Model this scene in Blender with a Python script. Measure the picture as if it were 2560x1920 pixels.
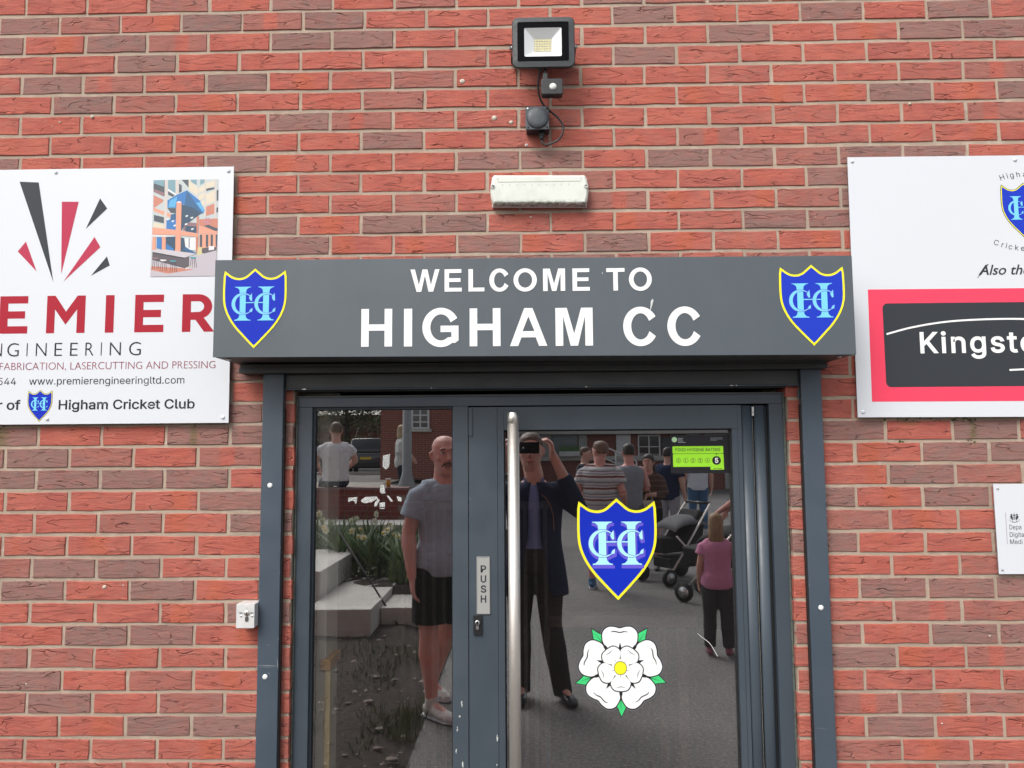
import bpy, bmesh, math, random
from mathutils import Vector, Matrix, noise
from mathutils.geometry import tessellate_polygon
from math import sin, cos, pi, radians, sqrt
random.seed(7)
for _o in list(bpy.data.objects):
    bpy.data.objects.remove(_o)
SC = bpy.context.scene
COL = SC.collection

# ------------------------------------------------------------------ camera
cam_d = bpy.data.cameras.new('camera')
cam_d.sensor_width = 36.0
cam_d.lens = 1884.236 / 2560 * 36.0
cam_d.clip_start = 0.004
cam_d.clip_end = 500
cam = bpy.data.objects.new('camera', cam_d)
cam.location = (0.0, -2.5982, 1.7893)
cam.rotation_euler = (1.65532, 0.007074, 0.020467)
COL.objects.link(cam)
SC.camera = cam

# ------------------------------------------------------------------ sky, sun, exposure
SUN_EL, SUN_AZ = radians(48), radians(212)
world = bpy.data.worlds.new('World')
SC.world = world
world.use_nodes = True
wn = world.node_tree
wn.nodes.clear()
w_out = wn.nodes.new('ShaderNodeOutputWorld')
w_bg = wn.nodes.new('ShaderNodeBackground')
w_sky = wn.nodes.new('ShaderNodeTexSky')
w_sky.sky_type = 'NISHITA'
w_sky.sun_disc = False
w_sky.sun_elevation = SUN_EL
w_sky.sun_rotation = SUN_AZ
w_sky.air_density = 1.0
w_sky.dust_density = 4.0
w_sky.ozone_density = 0.6
# thin even cloud: the sky's blue is greyed, as under a white overcast
w_mix = wn.nodes.new('ShaderNodeHueSaturation')
w_mix.inputs['Saturation'].default_value = 0.30
w_mix.inputs['Value'].default_value = 1.0
wn.links.new(w_sky.outputs[0], w_mix.inputs['Color'])
wn.links.new(w_mix.outputs[0], w_bg.inputs['Color'])
w_bg.inputs['Strength'].default_value = 0.15
wn.links.new(w_bg.outputs[0], w_out.inputs['Surface'])
sun_d = bpy.data.lights.new('sun', 'SUN')
sun_d.energy = 1.1
sun_d.angle = radians(30)
sun_d.color = (1.0, 0.965, 0.92)
sun = bpy.data.objects.new('sun', sun_d)
_sd = Vector((sin(SUN_AZ) * cos(SUN_EL), cos(SUN_AZ) * cos(SUN_EL), sin(SUN_EL)))
sun.rotation_euler = _sd.to_track_quat('Z', 'Y').to_euler()
sun.location = (-4, -8, 12)
COL.objects.link(sun)
SC.view_settings.view_transform = 'Standard'
SC.view_settings.look = 'None'
SC.view_settings.exposure = 0.58
SC.view_settings.gamma = 1.0
SC.view_settings.use_curve_mapping = False
SC.render.engine = 'CYCLES'
SC.cycles.max_bounces = 8
SC.cycles.diffuse_bounces = 3
SC.cycles.glossy_bounces = 5
SC.cycles.transparent_max_bounces = 12
SC.cycles.use_denoising = True
SC.cycles.caustics_reflective = False
SC.cycles.caustics_refractive = False

# ------------------------------------------------------------------ helpers
def srgb(r, g, b):
    f = lambda c: c / 12.92 if c <= 0.04045 else ((c + 0.055) / 1.055) ** 2.4
    return (f(r / 255), f(g / 255), f(b / 255), 1.0)

class NT:
    """small wrapper to write node trees briefly"""
    def __init__(s, m):
        m.use_nodes = True
        s.t = m.node_tree
        s.b = s.t.nodes['Principled BSDF']
    def n(s, typ, **kw):
        nd = s.t.nodes.new('ShaderNode' + typ)
        for k, v in kw.items():
            if k.startswith('i_'):
                k2 = k[2:]
                k2 = int(k2) if k2.isdigit() else k2.replace('_', ' ')
                nd.inputs[k2].default_value = v
            else:
                setattr(nd, k, v)
        return nd
    def l(s, a, b, ao=0, bi=0):
        s.t.links.new(a.outputs[ao], b.inputs[bi])
    def math(s, op, a, b=None, clamp=False):
        nd = s.n('Math', operation=op, use_clamp=clamp)
        for i, v in enumerate((a, b)):
            if v is None: continue
            if isinstance(v, (int, float)): nd.inputs[i].default_value = v
            else: s.t.links.new(v, nd.inputs[i])
        return nd.outputs[0]
    def mix(s, fac, a, b, blend='MIX'):
        nd = s.n('Mix', data_type='RGBA', blend_type=blend)
        for i, v in ((0, fac), (6, a), (7, b)):
            if isinstance(v, (int, float)): nd.inputs[i].default_value = v
            elif isinstance(v, tuple): nd.inputs[i].default_value = v
            else: s.t.links.new(v, nd.inputs[i])
        return nd.outputs[2]
    def noise(s, vec, scale, detail=4, rough=0.55, dist=0.0):
        nd = s.n('TexNoise', i_Scale=scale, i_Detail=detail, i_Roughness=rough, i_Distortion=dist)
        if vec is not None: s.t.links.new(vec, nd.inputs['Vector'])
        return nd.outputs['Fac']
    def maprange(s, v, a, b, c=0.0, d=1.0, smooth=True):
        nd = s.n('MapRange', interpolation_type='SMOOTHSTEP' if smooth else 'LINEAR')
        s.t.links.new(v, nd.inputs[0])
        for i, x in ((1, a), (2, b), (3, c), (4, d)): nd.inputs[i].default_value = x
        return nd.outputs[0]
    def mapping(s, vec, scale=(1, 1, 1), loc=(0, 0, 0), rot=(0, 0, 0)):
        nd = s.n('Mapping')
        nd.inputs['Scale'].default_value = scale
        nd.inputs['Location'].default_value = loc
        nd.inputs['Rotation'].default_value = rot
        s.t.links.new(vec, nd.inputs['Vector'])
        return nd.outputs[0]
    def pos(s):
        return s.n('NewGeometry').outputs['Position']
    def obj(s):
        return s.n('TexCoord').outputs['Object']
    def bump(s, h, strength=0.3, dist=0.002, nrm=None):
        nd = s.n('Bump', i_Strength=strength, i_Distance=dist)
        s.t.links.new(h, nd.inputs['Height'])
        if nrm is not None: s.t.links.new(nrm, nd.inputs['Normal'])
        return nd.outputs[0]
    def setc(s, col):
        s.t.links.new(col, s.b.inputs['Base Color'])

MATS = {}
def mat(name, color, rough=0.6, metal=0.0, vary=0.0, vscale=30.0, bump=0.0, bscale=200.0, bdist=0.001,
        rvary=True, specks=0.0, speck_col=(0.7, 0.7, 0.68, 1), spec=0.5, coat=0.0, stretch=(1, 1, 1)):
    """procedural material: colour with uneven tone, fine relief, optional specks of wear"""
    if name in MATS: return MATS[name]
    m = bpy.data.materials.new(name)
    t = NT(m)
    if len(color) == 3: color = (*color, 1.0)
    t.b.inputs['Base Color'].default_value = color
    t.b.inputs['Roughness'].default_value = rough
    t.b.inputs['Metallic'].default_value = metal
    t.b.inputs['Specular IOR Level'].default_value = spec
    t.b.inputs['Coat Weight'].default_value = coat
    vec = t.mapping(t.pos(), stretch)
    col = None
    if vary:
        f = t.noise(vec, vscale, 5, 0.6)
        f = t.maprange(f, 0.3, 0.7, 1 - vary, 1 + vary)
        col = t.mix(1.0, color, None or (1, 1, 1, 1), 'MULTIPLY')
        nd = t.n('Vectormath') if False else t.n('VectorMath', operation='SCALE')
        nd.inputs[0].default_value = color[:3]
        t.t.links.new(f, nd.inputs['Scale'])
        col = nd.outputs[0]
        r = t.maprange(t.noise(vec, vscale * 2.3, 4), 0.3, 0.7, max(rough - 0.12, 0.03), min(rough + 0.12, 1))
        if rvary: t.t.links.new(r, t.b.inputs['Roughness'])
    if specks:
        s1 = t.noise(vec, 140, 3, 0.7)
        s2 = t.noise(vec, 6, 3, 0.6)
        k = t.math('MULTIPLY', t.maprange(s1, 0.70, 0.74), t.maprange(s2, 0.55, 0.66))
        k = t.math('MULTIPLY', k, specks)
        col = t.mix(k, col if col is not None else color, speck_col)
    if col is not None: t.setc(col)
    if bump:
        h = t.noise(vec, bscale, 4, 0.6)
        t.t.links.new(t.bump(h, bump, bdist), t.b.inputs['Normal'])
    MATS[name] = m
    return m

class MB:
    """collects shapes and links them as one mesh object"""
    def __init__(s):
        s.v, s.f, s.mi, s.sm = [], [], [], []
    def add(s, verts, faces, mi=0, smooth=False):
        o = len(s.v)
        s.v += [tuple(p) for p in verts]
        for f in faces:
            s.f.append([i + o for i in f]); s.mi.append(mi); s.sm.append(smooth)
        return s
    def box(s, x0, x1, y0, y1, z0, z1, mi=0):
        v = [(x, y, z) for z in (z0, z1) for y in (y0, y1) for x in (x0, x1)]
        return s.add(v, [(0, 2, 3, 1), (4, 5, 7, 6), (0, 1, 5, 4), (2, 6, 7, 3), (0, 4, 6, 2), (1, 3, 7, 5)], mi)
    def rbox(s, c, size, rot=(0, 0, 0), mi=0):
        from mathutils import Euler
        R = Euler(rot).to_matrix()
        hx, hy, hz = [q / 2 for q in size]
        v = [Vector(c) + R @ Vector((x, y, z)) for z in (-hz, hz) for y in (-hy, hy) for x in (-hx, hx)]
        return s.add(v, [(0, 2, 3, 1), (4, 5, 7, 6), (0, 1, 5, 4), (2, 6, 7, 3), (0, 4, 6, 2), (1, 3, 7, 5)], mi)
    def frame(s, x0, x1, z0, z1, ix0, ix1, iz0, iz1, y0, y1, mi=0):
        """picture-frame ring in XZ, from y0 (front) to y1"""
        v = [(x0, y0, z0), (x1, y0, z0), (x1, y0, z1), (x0, y0, z1), (ix0, y0, iz0), (ix1, y0, iz0), (ix1, y0, iz1), (ix0, y0, iz1)]
        v += [(a, y1, c) for a, b, c in v]
        f = []
        for i in range(4):
            j = (i + 1) % 4
            f += [(i, j, 4 + j, 4 + i), (8 + i, 12 + i, 12 + j, 8 + j), (i, 8 + i, 8 + j, j), (4 + i, 4 + j, 12 + j, 12 + i)]
        return s.add(v, f, mi)
    def tube(s, pts, r, n=12, mi=0, cap=True, smooth=True, ref=None, squash=None):
        pts = [Vector(p) for p in pts]
        m = len(pts)
        rr = r if isinstance(r, (list, tuple)) else [r] * m
        V = []
        up = None
        for i, p in enumerate(pts):
            d = (pts[min(i + 1, m - 1)] - pts[max(i - 1, 0)]).normalized()
            if up is None:
                up = Vector(ref) if ref else (Vector((0, 0, 1)) if abs(d.z) < 0.9 else Vector((0, 1, 0)))
            a = (up - d * up.dot(d)).normalized()
            up = a
            b = d.cross(a)
            ri = rr[i]
            ra, rb = ri if isinstance(ri, tuple) else (ri, ri)
            for k in range(n):
                t = 2 * pi * k / n
                V.append(p + a * (cos(t) * ra) + b * (sin(t) * rb))
        F = [(i * n + k, i * n + (k + 1) % n, (i + 1) * n + (k + 1) % n, (i + 1) * n + k) for i in range(m - 1) for k in range(n)]
        if cap:
            F += [tuple(range(n))[::-1], tuple(range((m - 1) * n, m * n))]
        return s.add(V, F, mi, smooth)
    def cyl(s, p0, p1, r, n=20, mi=0, smooth=True):
        return s.tube([p0, p1], r, n, mi, True, smooth)
    def lathe(s, c, axis, prof, n=24, mi=0, smooth=True):
        """prof: list of (distance along axis, radius)"""
        ax = Vector(axis).normalized()
        a = ax.orthogonal().normalized(); b = ax.cross(a)
        c = Vector(c); V = []; m = len(prof)
        for h, r in prof:
            for k in range(n):
                t = 2 * pi * k / n
                V.append(c + ax * h + (a * cos(t) + b * sin(t)) * r)
        F = [(i * n + k, i * n + (k + 1) % n, (i + 1) * n + (k + 1) % n, (i + 1) * n + k) for i in range(m - 1) for k in range(n)]
        F += [tuple(range(n))[::-1], tuple(range((m - 1) * n, m * n))]
        return s.add(V, F, mi, smooth)
    def ball(s, c, r, n=12, m=8, mi=0):
        r = r if isinstance(r, tuple) else (r, r, r)
        V = []
        for i in range(m + 1):
            ph = pi * i / m
            for k in range(n):
                t = 2 * pi * k / n
                V.append((c[0] + r[0] * sin(ph) * cos(t), c[1] + r[1] * sin(ph) * sin(t), c[2] + r[2] * cos(ph)))
        F = [(i * n + k, (i + 1) * n + k, (i + 1) * n + (k + 1) % n, i * n + (k + 1) % n) for i in range(m) for k in range(n)]
        return s.add(V, F, mi, True)
    def flat(s, contours, y, mi=0):
        """filled outline(s), XZ pairs, facing -Y at depth y"""
        cs = [[Vector((p[0], p[1], 0)) for p in c] for c in contours]
        tris = tessellate_polygon(cs)
        flatv = [p for c in cs for p in c]
        F = []
        for a, b, c in tris:
            A, B, C_ = flatv[a], flatv[b], flatv[c]
            cr = (B - A).cross(C_ - A).z
            F.append((a, b, c) if cr > 0 else (a, c, b))
        return s.add([(p.x, y, p.y) for p in flatv], F, mi)
    def prism(s, poly, y0, y1, mi=0):
        """XZ outline given thickness from y0 (front) to y1 (back)"""
        area = sum(poly[i][0] * poly[(i + 1) % len(poly)][1] - poly[(i + 1) % len(poly)][0] * poly[i][1] for i in range(len(poly)))
        if area < 0: poly = poly[::-1]
        n = len(poly)
        V = [(x, y0, z) for x, z in poly] + [(x, y1, z) for x, z in poly]
        F = [tuple(range(n)), tuple(range(2 * n - 1, n - 1, -1))]
        F += [(i, n + i, n + (i + 1) % n, (i + 1) % n) for i in range(n)]
        return s.add(V, F, mi)
    def build(s, name, mats, parent=None, bevel=0.0, seg=2):
        me = bpy.data.meshes.new(name)
        me.from_pydata(s.v, [], s.f)
        if not isinstance(mats, (list, tuple)): mats = [mats]
        for m in mats: me.materials.append(m)
        me.polygons.foreach_set('material_index', s.mi)
        me.polygons.foreach_set('use_smooth', s.sm)
        me.update()
        o = bpy.data.objects.new(name, me)
        COL.objects.link(o)
        if parent is not None:
            o.parent = parent
        if bevel:
            b = o.modifiers.new('bevel', 'BEVEL')
            b.width = bevel; b.segments = seg; b.limit_method = 'ANGLE'; b.angle_limit = radians(40)
            b.harden_normals = False
        return o

def thing(name, label, cat, loc=(0, 0, 0), rz=0.0, group=None):
    """Empty at the thing's base; parts built in world coordinates are re-based to it"""
    o = bpy.data.objects.new(name, None)
    o.empty_display_size = 0.05
    o.location = loc; o.rotation_euler = (0, 0, rz)
    COL.objects.link(o)
    o['label'] = label; o['category'] = cat
    if group: o['group'] = group
    return o

def tag(o, label=None, cat=None, group=None, kind=None):
    if label: o['label'] = label
    if cat: o['category'] = cat
    if group: o['group'] = group
    if kind: o['kind'] = kind
    return o

def copy_tree(o, parent=None):
    c = o.copy()
    COL.objects.link(c)
    if parent is not None: c.parent = parent
    for ch in list(o.children): copy_tree(ch, c)
    return c

def rrect(x0, x1, z0, z1, r, n=5):
    P = []
    for cx, cz, a in ((x1 - r, z1 - r, 0), (x0 + r, z1 - r, 90), (x0 + r, z0 + r, 180), (x1 - r, z0 + r, 270)):
        for k in range(n + 1):
            t = radians(a + 90 * k / n)
            P.append((cx + r * cos(t), cz + r * sin(t)))
    return P

def smooth_closed(pts, n=4):
    """Catmull-Rom through closed points"""
    out = []; m = len(pts)
    for i in range(m):
        p0, p1, p2, p3 = [Vector(pts[(i + k) % m]) for k in (-1, 0, 1, 2)]
        for j in range(n):
            t = j / n
            q = 0.5 * ((2 * p1) + (p2 - p0) * t + (2 * p0 - 5 * p1 + 4 * p2 - p3) * t * t + (3 * p1 - p0 - 3 * p2 + p3) * t ** 3)
            out.append((q.x, q.y))
    return out
def smooth_open(pts, n=6):
    out = []; m = len(pts)
    P = [Vector(p) for p in pts]
    for i in range(m - 1):
        p0, p1, p2, p3 = P[max(i - 1, 0)], P[i], P[i + 1], P[min(i + 2, m - 1)]
        for j in range(n):
            t = j / n
            out.append(tuple(0.5 * ((2 * p1) + (p2 - p0) * t + (2 * p0 - 5 * p1 + 4 * p2 - p3) * t * t + (3 * p1 - p0 - 3 * p2 + p3) * t ** 3)))
    out.append(tuple(P[-1]))
    return out

def stroke(pts, w0, w1=None):
    """outline of an open line; widths may be a list or taper"""
    m = len(pts)
    if isinstance(w0, (list, tuple)): ws = w0
    else: ws = [w0 + ((w1 if w1 is not None else w0) - w0) * i / (m - 1) for i in range(m)]
    L, R = [], []
    for i, p in enumerate(pts):
        a = Vector(pts[max(i - 1, 0)]); b = Vector(pts[min(i + 1, m - 1)])
        d = (b - a).normalized(); nn = Vector((-d.y, d.x)) * ws[i] / 2
        L.append((p[0] + nn.x, p[1] + nn.y)); R.append((p[0] - nn.x, p[1] - nn.y))
    return L + R[::-1]

def grow(c, d):
    """offset a closed contour along its vertex normals (miter, limited)"""
    n = len(c); out = []
    for i in range(n):
        a, p, b = Vector(c[i - 1]), Vector(c[i]), Vector(c[(i + 1) % n])
        d1 = (p - a).normalized(); d2 = (b - p).normalized()
        n1 = Vector((d1.y, -d1.x)); n2 = Vector((d2.y, -d2.x))
        m = n1 + n2
        if m.length < 1e-6: m = n1.copy()
        m.normalize()
        k = min(1.0 / max(m.dot(n1), 0.35), 2.0)
        q = p + m * d * k
        out.append((q.x, q.y))
    return out

def parse_glyph(s):
    out = []
    for c in s.split('|'):
        v = [int(t) for t in c.split()]
        if v: out.append([(v[i] / 500, v[i + 1] / 500) for i in range(0, len(v), 2)])
    return out
def sgn_area(c):
    return sum(c[i][0] * c[(i + 1) % len(c)][1] - c[(i + 1) % len(c)][0] * c[i][1] for i in range(len(c)))

def text_runs(txt, font, track=0.0, bold=0.0):
    """list of (glyph contours) laid out from x=0, unit em; returns runs, width"""
    x = 0.0; runs = []
    for ch in txt:
        adv, s = font[ch]
        cs = parse_glyph(s) if s else []
        if cs and bold:
            big = max(cs, key=lambda c: abs(sgn_area(c)))
            sg = 1 if sgn_area(big) > 0 else -1
            cs = [grow(c, bold * sg) for c in cs]
        if cs: runs.append([[(p[0] + x, p[1]) for p in c] for c in cs])
        x += adv / 500 + track
    return runs

LAYER = [0]
def split_contours(cs):
    """separate outer shapes (each with its holes) so that fills never overlap"""
    if len(cs) == 1: return [cs]
    big = max(cs, key=lambda c: abs(sgn_area(c)))
    sg = sgn_area(big) > 0
    outs = [c for c in cs if (sgn_area(c) > 0) == sg]; holes = [c for c in cs if (sgn_area(c) > 0) != sg]
    groups = [[o] for o in outs]
    for h in holes:
        hx, hz = h[0]
        best = None
        for g in groups:
            xs = [p[0] for p in g[0]]; zs = [p[1] for p in g[0]]
            if min(xs) <= hx <= max(xs) and min(zs) <= hz <= max(zs):
                if best is None or abs(sgn_area(g[0])) < abs(sgn_area(best[0])): best = g
        (best or groups[0]).append(h)
    return groups

def put_text(mb, txt, font, x0, x1, zbase, cap, y, mi=0, track=0.0, bold=0.0, shear=0.0, rot=0.0, pivot=None, capunit=None, ease=True):
    """write txt so that it fills x0..x1, its capitals 'cap' high on baseline zbase"""
    runs = text_runs(txt, font, track, bold)
    allp = [p for r in runs for c in r for p in c]
    mn, mx = min(p[0] for p in allp), max(p[0] for p in allp)
    cu = capunit or (0.508 if font is INTER else 0.682)
    sz = cap / (cu + 2 * bold)
    sx = (x1 - x0) / (mx - mn) if x1 is not None else sz
    for r in runs:
        for g in split_contours(r):
            cs = []
            for c in g:
                q = []
                for px, pz in c:
                    X = x0 + (px - mn) * sx; Z = zbase + (pz + bold) * sz
                    X += (Z - zbase) * shear
                    if rot:
                        pv = pivot or (x0, zbase)
                        dx, dz = X - pv[0], Z - pv[1]
                        X, Z = pv[0] + dx * cos(rot) - dz * sin(rot), pv[1] + dx * sin(rot) + dz * cos(rot)
                    q.append((X, Z))
                cs.append(q)
            mb.flat(cs, y - LAYER[0] % 7 * .00005, mi); LAYER[0] += 1

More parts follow.
